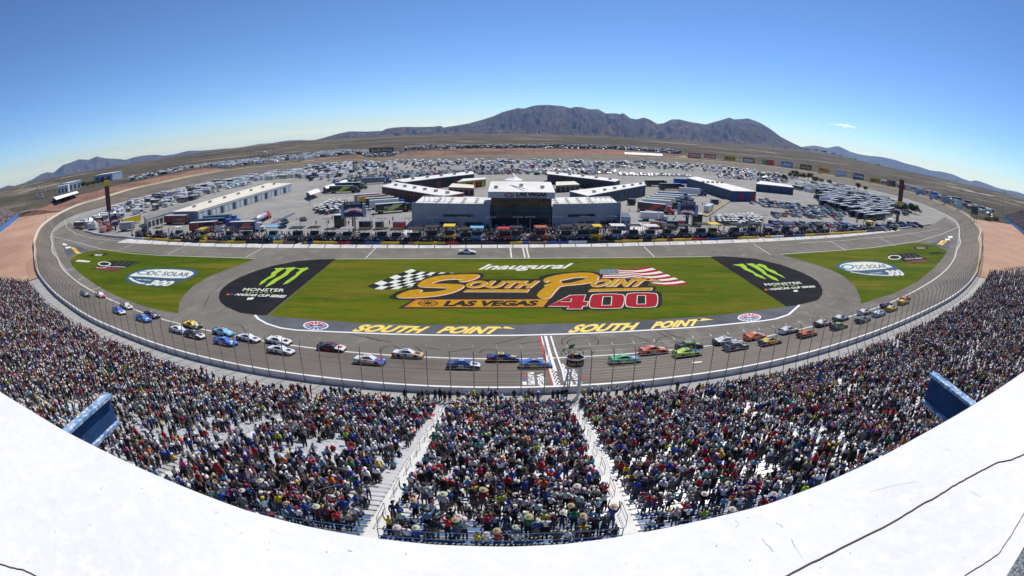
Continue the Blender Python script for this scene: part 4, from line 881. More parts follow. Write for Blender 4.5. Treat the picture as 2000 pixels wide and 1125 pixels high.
GRP_R = 'stock cars racing on the front straight'
for (x, y), side, hood, roofc, rear, num, numc, _k, where in CARS:
    p = S(x, y, .02); h = along(p); ro_ = (math.hypot(p[0]-OC[0], p[1]-OC[1]))
    lab = f'{CN.get(side, "cream" if side[0] > .5 else "brown")} stock car {where}'
    g = thing('race_car', lab, 'racing car', p, h, GRP_R)
    a = ang(p); slope = math.atan2(lerp_t(ZO, a), lerp_t(RO, a)-lerp_t(RI, a)) if p[2] > .05 else 0; g.rotation_euler = (0, 0, h); g.rotation_euler.x = -slope
    b = inst('body', mesh_of('body', RB, [paint(W_)]*5), g)
    for k, c in enumerate((side, hood, roofc, K_, rear)): b.material_slots[k].link = 'OBJECT'; b.material_slots[k].material = paint(c)
    inst('windscreen', mesh_of('windscreen', ws, GL), g); inst('rear_window', mesh_of('rear_window', rws, GL), g); [inst('side_window', mesh_of(f'side_window_{k}', q, GL), g) for k, q in enumerate(SW)]
    s_ = inst('spoiler', mesh_of('spoiler', sp, [paint(K_)]), g); inst('splitter', mesh_of('splitter', spl, DARK), g); [inst('headlight', mesh_of(f'headlight_{k}', q, mat('lamp decal', (.75, .75, .7), .2, 0, .1, 3)), g) for k, q in enumerate((lamps, lamps2))]
    for wx in (1.42, -1.36):
        for wy in (.86, -.86):
            wl = inst('wheel', mesh_of('tyre', tyre, TYRE), g, (wx, wy, .35)); inst('rim', mesh_of('rim', rim, RIMM), wl)
    hc = numc if numc not in (hood,) else (W_ if hood != W_ else side if side != W_ else Bu)
    MB().add([(1.25, -.42, .835), (2.05, -.36, .735), (2.05, .36, .735), (1.25, .42, .835)], [(0, 1, 2, 3)]).build('bonnet_decal', paint(hc), g)
    for s in (-1, 1): MB().add([(-2.3, s*.975, .62), (-1.05, s*.99, .58), (-.75, s*.97, .80), (-2.3, s*.945, .84)], [(0, 1, 2, 3) if s < 0 else (3, 2, 1, 0)]).build('quarter_panel_decal', paint(rear if rear != side else hc), g)
    if num:
        for s in (-1, 1):
            M = Matrix.Translation((-.35, s*.986, .56)) @ Matrix.Rotation(0 if s < 0 else math.pi, 4, 'Z'); text_on(MB(), num, M, .8 if len(num) > 1 else .42, .54, 0, .15, .05).build('door_number', paint(numc), g)
        mb = MB(); text_on(mb, num, Matrix.Translation((-.3, 0, 1.295)) @ Matrix.Rotation(math.pi/2, 4, 'Z') @ Matrix.Rotation(-math.pi/2, 4, 'X'), .7 if len(num) > 1 else .4, .6, 0, 0, .05); mb.build('roof_number', paint(numc if numc != roofc else K_), g)
        for s in (-1, 1): MB().add([(-2.2, s*.984, .30), (1.9, s*.984, .24), (1.6, s*.986, .33), (-1.0, s*.986, .42)], [(0, 1, 2, 3) if s < 0 else (3, 2, 1, 0)]).build('flank_decal', paint(numc if numc not in (K_, side) else (hood if hood != side else Gy)), g)
# the pace car on pit road
p = S(913, 495.5, .05); g = thing('pace_car', 'white saloon with dark roof driving alone along pit road', 'car', p, along(S(913, 690))-.02)
b = inst('body', mesh_of('body', RB, None), g)
for k, c in enumerate((W_, W_, K_, K_, W_)): b.material_slots[k].link = 'OBJECT'; b.material_slots[k].material = paint(c)
inst('windscreen', ME['windscreen'], g); inst('rear_window', ME['rear_window'], g); [inst('side_window', ME[f'side_window_{k}'], g) for k in (0, 1)]
for wx in (1.42, -1.36):
    for wy in (.86, -.86):
        wl = inst('wheel', ME['tyre'], g, (wx, wy, .35)); inst('rim', ME['rim'], wl)

# ------------------------------------------------------------------ people
def person_mesh(key, arms, lean=0., seat=False, deci=None):
    """one continuous body, facing +y, feet at z = 0. arms: (shoulder->elbow, elbow->hand) offsets for each side. slots: skin, shirt, trousers, hair, shoe"""
    V, E, RAD, BONE = [], [], [], []
    def v(p, r): V.append(p); RAD.append(r); return len(V)-1
    def e(a, b, m): E.append((a, b)); BONE.append((a, b, m))
    pel = v((0, 0, .93), .135); hip = {}
    wai = v((0, .01+lean*.3, 1.10), .125); che = v((0, .02+lean*.7, 1.32), .15); nk0 = v((0, .015+lean, 1.46), .075); nk = v((0, .025+lean, 1.52), .052); hd = v((0, .035+lean*1.1, 1.62), .088); cr = v((0, .03+lean*1.1, 1.71), .078)
    e(pel, wai, 2); e(wai, che, 1); e(che, nk0, 1); e(nk0, nk, 0); e(nk, hd, 0); e(hd, cr, 3)
    for s, (ua, fa) in zip((-1, 1), arms):
        h = v((s*.10, 0, .88), .105)
        if seat: k = v((s*.12, .42, .86), .075); an = v((s*.12, .45, .46), .05); f0 = v((s*.12, .60, .42), .045)
        else: k = v((s*.12, .03, .50), .068); an = v((s*.12, -.02, .09), .045); f0 = v((s*.13, .14, .045), .045)
        e(pel, h, 2); e(h, k, 2); e(k, an, 0 if rnd.random() < .5 else 2); e(an, f0, 4)
        sh_ = v((s*.19, lean*.9, 1.40), .072); el = v((s*.19+s*ua[0], lean*.9+ua[1], 1.40+ua[2]), .048); wr = v((V[el][0]+s*fa[0], V[el][1]+fa[1], V[el][2]+fa[2]), .034); hn = v(tuple(V[wr][i]+(s*fa[0], fa[1], fa[2])[i]*.32 for i in range(3)), .040)
        e(che, sh_, 1); e(sh_, el, 1); e(el, wr, 0); e(wr, hn, 0)
    me = bpy.data.meshes.new('skeleton'); me.from_pydata(V, E, []); o = bpy.data.objects.new('skeleton', me); COL.objects.link(o)
    sk_ = o.modifiers.new('skin', 'SKIN'); sk_.use_smooth_shade = True
    for i, d in enumerate(me.skin_vertices[0].data): d.radius = (RAD[i], RAD[i]*(.72 if i in (1, 2) else 1.)); d.use_root = i == 0
    if not deci: ss = o.modifiers.new('sub', 'SUBSURF'); ss.levels = 1; ss.render_levels = 1
    else: dm = o.modifiers.new('dec', 'DECIMATE'); dm.ratio = deci
    dg = bpy.context.evaluated_depsgraph_get(); out = bpy.data.meshes.new_from_object(o.evaluated_get(dg)); out.name = key; bpy.data.objects.remove(o)
    idx = []
    for p in out.polygons:
        c = Vector(p.center); best = None
        for a, b, m in BONE:
            A_, B_ = Vector(V[a]), Vector(V[b]); d = B_-A_; t_ = max(0, min(1, (c-A_).dot(d)/d.length_squared)); q = (c-A_-d*t_).length-RAD[a]*(1-t_)-RAD[b]*t_
            if best is None or q < best[0]: best = (q, m, t_)
        m = best[1]
        if m in (0, 3) and c.z > 1.56 and (c.y < .03+lean*1.1 or c.z > 1.70) and abs(c.x) < .15: m = 3
        elif m == 3: m = 0
        idx.append(m)
    if len(out.materials) == 0:
        for _ in range(5): out.materials.append(None)
    out.polygons.foreach_set('material_index', idx); out.polygons.foreach_set('use_smooth', [not deci]*len(idx)); out.update()
    return out
POSES = [('down', ((.06, .0, -.30), (.02, .08, -.25)), ((.06, .0, -.30), (.02, .08, -.25))), ('cam', ((.10, .20, -.14), (-.14, .12, .24)), ((.10, .20, -.14), (-.14, .12, .24))), ('up', ((.12, .08, .26), (-.04, .10, .24)), ((.12, .08, .26), (-.04, .10, .24))),
         ('clap', ((.08, .14, -.24), (-.20, .18, .10)), ((.08, .14, -.24), (-.20, .18, .10))), ('one', ((.06, .0, -.30), (.02, .08, -.25)), ((.14, .14, .22), (.02, .14, .22))), ('hip', ((.20, -.02, -.22), (-.16, .06, -.20)), ((.06, .0, -.30), (.02, .08, -.25))), ('shade', ((.18, .06, .16), (-.16, .10, .10)), ((.06, .0, -.30), (.0, .12, -.22))), ('sit', ((.07, .08, -.28), (-.05, .22, -.06)), ((.07, .08, -.28), (-.05, .22, -.06))), ('sitcam', ((.10, .20, -.14), (-.14, .12, .24)), ((.07, .08, -.28), (-.05, .22, -.06)))]
def ramp_mat(key, cols, rough=.85):
    m = mat(key, rough=rough, spec=.2); t = m.node_tree; oi = nd(t, 'ShaderNodeObjectInfo'); cr = nd(t, 'ShaderNodeValToRGB'); cr.color_ramp.interpolation = 'CONSTANT'; e = cr.color_ramp.elements
    while len(e) < len(cols): e.new(.5)
    for i, c in enumerate(cols): e[i].position = i/len(cols); e[i].color = (*c, 1)
    t.links.new(oi.outputs['Random'], cr.inputs[0]); t.links.new(cr.outputs[0], t.nodes['Principled BSDF'].inputs['Base Color']); return m
SKINS = [(.30,.175,.125),(.25,.14,.097),(.35,.215,.155),(.17,.092,.06),(.27,.155,.108),(.09,.046,.032)]
PANTS = [(.04,.055,.10),(.025,.03,.04),(.16,.145,.12),(.012,.012,.014),(.06,.08,.14),(.13,.13,.145),(.02,.022,.03)]
HAIRS = [(.03,.02,.015),(.08,.05,.03),(.02,.018,.016),(.22,.15,.08),(.30,.29,.28)]
SKM, PAM, HAM, SHM = ramp_mat('skin', SKINS, .6), ramp_mat('trouser cloth', PANTS), ramp_mat('hair', HAIRS, .6), mat('shoe', (.06, .06, .065), .7)
PM = []
for nm, l, r_ in POSES:
    for ln in (0., .05):
        me = person_mesh('person_'+nm, (l, r_), ln, nm[:3] == 'sit')
        for i, m in enumerate((SKM, CLOTH, PAM, HAM, SHM)): me.materials[i] = m
        PM.append((nm, me, ln))
LOWP = [(nm, person_mesh('low_'+nm, (l, r_), .03, nm[:3] == 'sit', .30)) for nm, l, r_ in POSES]
def lathe(prof, n=10, c=(0, 0)):
    mb = MB(); k = len(prof); mb.v = [(c[0]+r*math.cos(2*math.pi*j/n), c[1]+r*math.sin(2*math.pi*j/n), z) for r, z in prof for j in range(n)]
    mb.f = [(i*n+j, i*n+(j+1) % n, (i+1)*n+(j+1) % n, (i+1)*n+j) for i in range(k-1) for j in range(n)]+[tuple((k-1)*n+j for j in range(n))]; mb.m = [0]*len(mb.f); return mb
cap_mb = lathe([(.112, 1.655), (.112, 1.70), (.085, 1.765), (.03, 1.79)], 10, (0, .03)); cap_mb.add([(-.09, .10, 1.665), (.09, .10, 1.665), (.075, .25, 1.65), (-.075, .25, 1.65)], [(0, 1, 2, 3)])
hat_mb = lathe([(.235, 1.655), (.23, 1.668), (.115, 1.675), (.105, 1.76), (.06, 1.785)], 12, (0, .03))
CAPM, HATM = mesh_of('cap', cap_mb, CLOTH, True), mesh_of('straw_hat', hat_mb, CLOTH, True)
SHIRTS = [((.84,.84,.84),'white',32),((.015,.015,.018),'black',25),((.06,.06,.07),'charcoal',9),((.20,.20,.215),'grey',8),((.46,.46,.47),'pale grey',9),((.02,.08,.42),'royal blue',11),((.02,.03,.09),'navy',11),((.55,.02,.03),'red',11),((.14,.02,.035),'maroon',5),((.22,.40,.58),'light blue',5),((.70,.16,.02),'orange',2),((.78,.55,.03),'yellow',2),((.48,.72,.03),'neon yellow',1.5),((.03,.22,.09),'green',2),((.08,.42,.42),'turquoise',2),((.72,.12,.32),'pink',2),((.14,.05,.30),'purple',1.5),((.40,.33,.24),'tan',2),((.16,.10,.07),'brown',1)]
CAPS = [((.72,.72,.70),'white cap',13),((.02,.02,.022),'black cap',22),((.02,.07,.34),'blue cap',5),((.42,.02,.03),'red cap',3.5),((.22,.22,.23),'grey cap',8),((.78,.50,.03),'yellow cap',.6),((.50,.37,.19),'straw hat',4),((.62,.57,.46),'pale sun hat',3),(None,'bare head',34)]
def pick(rg, L):
    t = rg.uniform(0, sum(l[2] for l in L))
    for l in L:
        t -= l[2]
        if t <= 0: return l
    return L[-1]
pr = random.Random(77)
PEOPLE = []      # (dist, pos, rz, row, s, section)
for j, (s0, s1) in enumerate(SECT):
    for r in range(NROW):
        s = s0+.35+pr.uniform(0, .3)
        while s < s1-.3:
            q = stand_pt(s, r); d = math.hypot(q[0], q[1])
            occ = .76-.10*(d > 70)+.16*(r > 35)-.05*(d > 40)+.62*mnoise.noise(Vector((s*.10, r*.22, 4)))+.75*mnoise.noise(Vector((s*.13, r*.95, 14)))+.45*mnoise.noise(Vector((s*.35, r*.5, 9)))
            if d > 60: occ += .12
            occ -= .38*max(0, 1-abs(r-30)/16)*(s < sc0)*(s > sc0-40)
            if pr.random() < occ:
                b = pr.uniform(.02, .26); P = stand_pt(s+pr.uniform(-.1, .1), r, .01, b); X, Y = px_of(P[0], P[1], P[2]+1.5)
                if -40 < X < 2040 and 380 < Y < np.interp(X, [e[0] for e in EDGE], [e[1] for e in EDGE])+12:
                    n = stand_pt(s, r+3); rz = math.atan2(-(q[0]-n[0]), (q[1]-n[1])) ; PEOPLE.append((math.dist(P, (0, 0, EYE)), P, rz+pr.gauss(0, .3), r, s, j, X, Y))
            s += .50 if d < 90 else .58
PEOPLE.sort(key=lambda t_: t_[0]); 
vis = [p for p in PEOPLE if 5 < p[6] < 1995 and p[7] < np.interp(p[6], [e[0] for e in EDGE], [e[1] for e in EDGE])-9][:296]; vs_ = set(id(p) for p in vis)
ORD = ['', 'first', 'second', 'third', 'fourth', 'fifth', 'sixth', 'seventh', 'eighth', 'ninth', 'tenth', 'eleventh', 'twelfth', 'thirteenth', 'fourteenth', 'fifteenth', 'sixteenth', 'seventeenth', 'eighteenth', 'nineteenth', 'twentieth']
TENS = {2: 'twenty', 3: 'thirty', 4: 'forty', 5: 'fifty', 6: 'sixty', 7: 'seventy', 8: 'eighty', 9: 'ninety'}
def ordw(n):
    if n <= 20: return ORD[n]
    return TENS[n//10]+'-'+ORD[n % 10] if n % 10 else TENS[n//10][:-1]+'ieth'
PT = {'down':'arms down', 'cam':'holding hands up to face', 'up':'both arms raised', 'clap':'clapping', 'one':'one arm raised', 'hip':'hand on hip', 'shade':'shading eyes', 'sit':'seated', 'sitcam':'seated with one hand up'}
byrow = {}
for p in vis: byrow.setdefault(p[3], []).append(p)
ic = AIS.index(sc0); used = set()
for row, L in sorted(byrow.items(), reverse=True):
    L.sort(key=lambda p: p[4]); L.sort(key=lambda p: p[6])
    for k, p in enumerate(L):
        nm, me, ln = PM[pr.randrange(len(PM)-4)] if pr.random() < .5 else PM[len(PM)-1-pr.randrange(4)]
        sh = pick(pr, SHIRTS); cp = pick(pr, CAPS); rr = NROW-row
        rt = ordw(rr)+' row from top'
        a0, a1 = p[4]-sc0, p[4]-sc1
        near_, dd = ('left stairway', a0) if abs(a0) < abs(a1) else ('right stairway', a1); seat = int(abs(dd)/.56)+1
        pos = f'{ordw(seat)} {"left" if (dd < 0) else "right"} of {near_}'
        lab = f'{sh[1]} shirt, {cp[1]}, {PT[nm]}, {rt}, {pos}'
        if len(lab.split()) > 16: lab = f'{sh[1]} shirt, {cp[1]}, {rt}, {pos}'
        P1 = p[1]
        if nm[:3] == 'sit': P1 = stand_pt(p[4], p[3], -.42, .56)
        o = inst('person', me, None, P1, p[2]); sc_ = pr.choice((pr.uniform(.88, 1.0), pr.uniform(.93, 1.03), pr.uniform(.80, .95))); o.scale = (sc_*pr.uniform(.92, 1.12), sc_*pr.uniform(.95, 1.1), sc_); o.color = (*[c*pr.uniform(.8, 1.1) for c in sh[0]], 1); tag(o, lab, 'person', 'spectators in the upper rows of the grandstand')
        if cp[0]:
            h = inst('straw_hat' if 'hat' in cp[1] else 'cap', HATM if 'hat' in cp[1] else CAPM, o); h.location = (0, ln*1.1, -.0); h.color = (*[c*pr.uniform(.85, 1.1) for c in cp[0]], 1)
def crowd_mesh(name, items, templates, seed=1):
    """items: (pos, rz, scale). one mass of people with a colour for each face"""
    rg = np.random.default_rng(seed); VV, FF, CC = [], [], []; base = 0
    shirt = np.array([s[0] for s in SHIRTS]); sw_ = np.array([s[2] for s in SHIRTS], float); sw_ /= sw_.sum(); hats = np.array([c[0] or (.06,.04,.03) for c in CAPS]); hw = np.array([c[2] for c in CAPS], float); hw /= hw.sum()
    T_ = []
    for me in templates:
        v_ = np.empty(len(me.vertices)*3); me.vertices.foreach_get('co', v_); v_ = v_.reshape(-1, 3); me.calc_loop_triangles(); f_ = np.array([tuple(t_.vertices) for t_ in me.loop_triangles]); mi = np.array([me.polygons[t_.polygon_index].material_index for t_ in me.loop_triangles])
        # a brim or cap ring on the head
        hv = np.array([(r*math.cos(k*math.pi/3), .03+r*math.sin(k*math.pi/3), z) for r, z in ((.14, 1.66), (.08, 1.79)) for k in range(6)]); b = len(v_)
        hf = np.array([(b+k, b+(k+1) % 6, b+6+(k+1) % 6) for k in range(6)]+[(b+k, b+6+(k+1) % 6, b+6+k) for k in range(6)]+[(b+6, b+7+k, b+8+k) for k in range(4)])
        T_.append((np.r_[v_, hv], np.r_[f_, hf], np.r_[mi, np.full(len(hf), 5)]))
    PW_ = np.array([.40, .08, .03, .20, .06, .18, .05, .0, .0])[:len(T_)]; which = rg.choice(len(T_), len(items), p=PW_/PW_.sum()); which = np.array([7+int(rg.random() < .3) if len(i) > 3 and i[3] else w_ for i, w_ in zip(items, which)]); pos = np.array([i[0] for i in items]); rz = np.array([i[1] for i in items]); sc_ = np.array([i[2] for i in items])
    for k, (v_, f_, mi) in enumerate(T_):
        I = np.nonzero(which == k)[0]; n = len(I)
        if not n: continue
        c, s_ = np.cos(rz[I]), np.sin(rz[I]); wd = sc_[I]*rg.uniform(.95, 1.18, n)
        x = v_[None, :, 0]*wd[:, None]; y = v_[None, :, 1]*wd[:, None]; z = v_[None, :, 2]*sc_[I][:, None]
        P = np.stack([x*c[:, None]-y*s_[:, None]+pos[I, 0][:, None], x*s_[:, None]+y*c[:, None]+pos[I, 1][:, None], z+pos[I, 2][:, None]], 2).reshape(-1, 3)
        F_ = (f_[None]+(np.arange(n)*len(v_))[:, None, None]+base).reshape(-1, 3); base += len(P)
        col = np.zeros((n, 6, 3)); col[:, 0] = np.array(SKINS)[rg.integers(0, len(SKINS), n)]; col[:, 1] = shirt[rg.choice(len(shirt), n, p=sw_)]*rg.uniform(.75, 1.1, (n, 1)); col[:, 2] = np.array(PANTS)[rg.integers(0, len(PANTS), n)]; col[:, 3] = np.array(HAIRS)[rg.integers(0, len(HAIRS), n)]; col[:, 4] = .05; col[:, 5] = hats[rg.choice(len(hats), n, p=hw)]
        VV.append(P); FF.append(F_); CC.append(col[:, mi].reshape(-1, 3))
    VV, FF, CC = np.concatenate(VV), np.concatenate(FF), np.concatenate(CC)
    me = bpy.data.meshes.new(name); me.vertices.add(len(VV)); me.vertices.foreach_set('co', VV.astype(np.float32).ravel()); me.loops.add(len(FF)*3); me.loops.foreach_set('vertex_index', FF.astype(np.int32).ravel()); me.polygons.add(len(FF)); me.polygons.foreach_set('loop_start', np.arange(0, len(FF)*3, 3, dtype=np.int32))
    me.update(calc_edges=True); at = me.attributes.new('col', 'FLOAT_COLOR', 'FACE'); at.data.foreach_set('color', np.c_[CC, np.ones(len(CC))].astype(np.float32).ravel()); me.materials.append(attr_mat('crowd clothing'))
    o = bpy.data.objects.new(name, me); COL.objects.link(o); return kind(o, 'stuff')
# people at the rail of the walkway
items = []
for p in PEOPLE:
    if id(p) in vs_: continue
    st_ = pr.random() < (.45 if p[0] < 45 else .25); items.append((stand_pt(p[4], p[3], -.42, .56) if st_ else p[1], p[2], pr.uniform(.78, .97), st_))
for x in list(np.arange(560, 705, 8))+list(np.arange(790, 1110, 9))+list(np.arange(1130, 1320, 9))+list(np.arange(385, 560, 11)):
    if pr.random() < .72:
        yy = float(np.interp(x, [p[0] for p in STF], [p[1] for p in STF]))-pr.uniform(3, 9); P = G(x+pr.uniform(-3, 3), yy, 1.85); a = ang(P); items.append(((P[0], P[1], lerp_t(ZO, a)+.02), pr.gauss(0, .5), pr.uniform(.92, 1.05)))
crowd_mesh('crowd', items, [m for _, m in LOWP])
# flag stand
def flag_stand():
    q = D(1123, 712, 63.3); X, Y, Z = q; Zb = 1.6
    g = thing('flag_stand', 'white round flag stand on slanting legs above the wall at the finish line', 'flag stand', (X, Y, 0)); n = 20
    P = [(1.15*math.cos(2*math.pi*i/n), .95*math.sin(2*math.pi*i/n)) for i in range(n)]
    MB().prism(P, Z-.15, Z).build('platform', WHITE, g)
    mb = MB(); ring = [(a*1.0, b*1.0) for a, b in P]; mb.strip([(a, b, Z) for a, b in ring], [(a, b, Z+.95) for a, b in ring], 0, True); mb.strip([(a*.97, b*.97, Z+.95) for a, b in ring], [(a*.97, b*.97, Z) for a, b in ring], 0, True)
    bn = mb.build('banner_panel', mat('black banner', (.02, .02, .022), .6, 0, .3, 2), g)
    v, f, asp = text2d('South Point', .25, .03); mb = MB(); r_ = 1.2
    mb.add([(r_*math.sin((a-.5)*1.9), -r_*.83*math.cos((a-.5)*1.9), Z+.25+b*.5) for a, b in v], f); mb.build('lettering', mat('tan lettering', (.62, .42, .2), .6, 0, .2, 2), bn)
    for h, r_ in ((1.0, .05), (1.12, .035)): MB().tube([(a*1.02, b*1.02, Z+h) for a, b in P+P[:1]], r_, 5).build('rail', WHITE, g)
    for (x0, y0), (x1, y1) in (((-.8, -.5), (-2.0, -2.6)), ((.5, -.7), (.4, -1.6)), ((-.3, .5), (-.6, .6)), ((.9, 0), (.75, -.2))):
        MB().tube([(x1, y1, Zb), (x0, y0, Z-.1)], [.14, .11], 8).build('leg', WHITE, g)
    for px, py, c, cap, nm in ((-.45, .1, K_, None, 'up'), (.45, -.1, K_, W_, 'down'), (-.5, -.5, Rd, None, 'down')):
        me = [m for n_, m, l in PM if n_ == nm][0]; o = inst('person', me, None, (X+px, Y+py, Z+.01), pr.uniform(-.3, .3)); o.color = (*c, 1)
        tag(o, {'up': 'flagman in black waving the green flag on the flag stand', 'down': 'official in black with white cap standing on the flag stand' if cap else 'person in red standing low on the flag stand'}[nm], 'person')
        if cap: h = inst('cap', CAPM, o); h.color = (*cap, 1)
    fl = thing('green_flag', 'small green flag waved above the flag stand', 'flag', (X-.35, Y+.2, Z+2.0)); MB().tube([(-.1, 0, -.1), (.25, .1, .75)], .015, 5).build('stick', WHITE, fl)
    mb = MB(); A_, B_ = [], []
    for i in range(8): u = i/7; A_.append((.25-u*.7, .1+.08*math.sin(u*7), .75-.14*u)); B_.append((.06-u*.66, .05+.08*math.sin(u*7+.4), .28-.16*u))
    mb.strip(A_, B_); mb.strip(B_, A_); mb.build('cloth', mat('green flag cloth', (.02, .32, .10), .8, 0, .2, 4), fl)
flag_stand()
# ------------------------------------------------------------------ terrain probe for things beyond the wall
from mathutils.bvhtree import BVHTree
_tv, _tf = [], []
for nm in ('desert_terrain', 'gravel_berm', 'gravel_ground'):
    m_ = bpy.data.objects[nm].data; b = len(_tv); _tv += [v.co.copy() for v in m_.vertices]; _tf += [tuple(b+i for i in p.vertices) for p in m_.polygons]
BV = BVHTree.FromPolygons(_tv, _tf)
def T(x, y):
    d = Vector(ray(x, y)); h = BV.ray_cast(Vector((0, 0, EYE)), d, 30000)
    return tuple(h[0]) if h[0] else G(x, y, 0)
def tz(X, Y):
    h = BV.ray_cast(Vector((X, Y, 900)), Vector((0, 0, -1)), 3000); return h[0].z if h[0] else 0.
# ------------------------------------------------------------------ vehicles (slots: paint, glass, tyre, trim)
VM = [VEH, GLASS, TYRE, mat('white trim', (.82, .82, .81), .45, 0, .1, 1)]
def wheels(mb, xs, y, r=.34, w=.24):
    for x in xs:
        for s in (-1, 1):
            n = 8; b = len(mb.v); mb.v += [(x+r*math.cos(2*math.pi*i/n), s*y+o, r+r*math.sin(2*math.pi*i/n)) for o in (-w/2, w/2) for i in range(n)]
            for i in range(n): mb.f.append((b+i, b+(i+1) % n, b+n+(i+1) % n, b+n+i)); mb.m.append(2)
            mb.f.append(tuple(b+i for i in range(n))[::-1]); mb.f.append(tuple(b+n+i for i in range(n))); mb.m += [2, 2]
def shell(mb, prof, hw, m=0, tuck=.93):
    """side profile [(x, z)] extruded across, upper points tucked in"""
    zm = max(p[1] for p in prof); n = len(prof)
    W = [hw*(1 if z < zm*.62 else tuck-.1*(z-zm*.62)/zm) for x, z in prof]; b = len(mb.v)
    mb.v += [(x, -w_, z) for (x, z), w_ in zip(prof, W)]+[(x, w_, z) for (x, z), w_ in zip(prof, W)]
    for i in range(n): j = (i+1) % n; mb.f.append((b+i, b+n+i, b+n+j, b+j)); mb.m.append(m)
    mb.f.append(tuple(b+i for i in range(n))); mb.f.append(tuple(b+n+i for i in range(n))[::-1]); mb.m += [m, m]
def v_sedan():
    mb = MB(); shell(mb, [(2.35,.3),(2.38,.62),(2.2,.74),(1.15,.92),(.35,1.38),(-.75,1.43),(-1.55,1.08),(-2.25,1.02),(-2.36,.75),(-2.33,.3)], .9)
    for s in (-1, 1): mb.add([(1.0,s*.842,.97),(.35,s*.80,1.32),(-.7,s*.80,1.36),(-1.35,s*.842,1.06)], [(0,1,2,3) if s > 0 else (3,2,1,0)], 1)
    mb.add([(1.13,-.76,.96),(1.13,.76,.96),(.42,.70,1.36),(.42,-.70,1.36)], [(0,1,2,3)], 1); mb.add([(-.84,-.68,1.41),(-.84,.68,1.41),(-1.5,.74,1.12),(-1.5,-.74,1.12)], [(0,1,2,3)], 1); wheels(mb, (1.4,-1.4), .82); return mb
def v_suv():
    mb = MB(); shell(mb, [(2.4,.35),(2.42,.85),(2.25,1.0),(1.25,1.12),(.65,1.7),(-1.9,1.76),(-2.35,1.15),(-2.4,.35)], .95)
    for s in (-1, 1): mb.add([(1.05,s*.885,1.16),(.62,s*.83,1.62),(-1.75,s*.83,1.66),(-2.05,s*.885,1.16)], [(0,1,2,3) if s > 0 else (3,2,1,0)], 1)
    mb.add([(1.24,-.82,1.16),(1.24,.82,1.16),(.7,.74,1.67),(.7,-.74,1.67)], [(0,1,2,3)], 1); mb.add([(-1.97,-.74,1.7),(-1.97,.74,1.7),(-2.33,.8,1.22),(-2.33,-.8,1.22)], [(0,1,2,3)], 1); wheels(mb, (1.45,-1.45), .87, .38); return mb
def v_pickup():
    mb = MB(); shell(mb, [(2.8,.4),(2.82,.95),(2.65,1.1),(1.5,1.18),(.95,1.8),(-.55,1.84),(-.75,1.2),(-.76,.4)], .98); mb.box((-1.8, 0, .8), (2.1, 1.92, .8)); mb.box((-1.8, 0, 1.205), (1.9, 1.6, .02), 0, 1)
    for s in (-1, 1): mb.add([(1.3,s*.91,1.22),(.92,s*.86,1.7),(-.5,s*.86,1.74),(-.55,s*.91,1.22)], [(0,1,2,3) if s > 0 else (3,2,1,0)], 1)
    mb.add([(1.48,-.84,1.22),(1.48,.84,1.22),(1.0,.76,1.76),(1.0,-.76,1.76)], [(0,1,2,3)], 1); wheels(mb, (1.8,-1.75), .9, .42); return mb
def v_motorhome():
    mb = MB(); shell(mb, [(5.2,.45),(5.25,1.3),(5.05,3.2),(4.8,3.35),(-5.2,3.35),(-5.25,.45)], 1.25, 0, .99)
    for s in (-1, 1):
        for x0, x1 in ((3.6,4.6),(1.2,2.2),(-3.8,-2.9)): mb.add([(x0,s*1.262,1.8),(x1,s*1.262,1.8),(x1,s*1.258,2.4),(x0,s*1.258,2.4)], [(0,1,2,3) if s < 0 else (3,2,1,0)], 1)
        mb.add([(-5.1,s*1.257,.9),(5.1,s*1.257,.9),(5.1,s*1.257,1.2),(-5.1,s*1.257,1.05)], [(0,1,2,3) if s < 0 else (3,2,1,0)], 3)
    mb.add([(5.27,-1.1,1.5),(5.27,1.1,1.5),(5.12,1.1,2.9),(5.12,-1.1,2.9)], [(0,1,2,3)], 1)
    mb.box((0, 0, 3.36), (10.1, 2.4, .03), 0, 3)
    for x in (-3, .5, 3): mb.box((x, 0, 3.5), (1., .9, .28), 0, 3)
    wheels(mb, (3.5,-2.6), 1.1, .5); return mb
def v_trailer():
    mb = MB(); shell(mb, [(3.7,.6),(3.9,1.4),(3.6,2.7),(3.2,2.9),(-3.7,2.9),(-3.9,2.2),(-3.8,.6)], 1.2, 0, .99)
    for s in (-1, 1):
        for x0, x1 in ((1.5,2.9),(-.4,.6),(-3.,-1.6)): mb.add([(x0,s*1.212,1.5),(x1,s*1.212,1.5),(x1,s*1.205,2.2),(x0,s*1.205,2.2)], [(0,1,2,3) if s < 0 else (3,2,1,0)], 1)
    mb.box((.6, 0, 2.98), (.9, .8, .25), 0, 3); mb.box((4.5, 0, .6), (1.4, .3, .12), 0, 1); wheels(mb, (-.3,-1.1), 1.05, .38); return mb
def v_cart():
    mb = MB(); mb.box((0, 0, .5), (2.2, 1.2, .5)); mb.box((.2, 0, 1.9), (1.7, 1.25, .08), 0, 3); mb.box((-.1, 0, .9), (.6, 1.1, .35), 0, 1)
    for x in (-.6, .95):
        for y in (-.55, .55): mb.box((x, y, 1.3), (.06, .06, 1.2), 0, 1)
    wheels(mb, (.75,-.75), .52, .25, .18); return mb
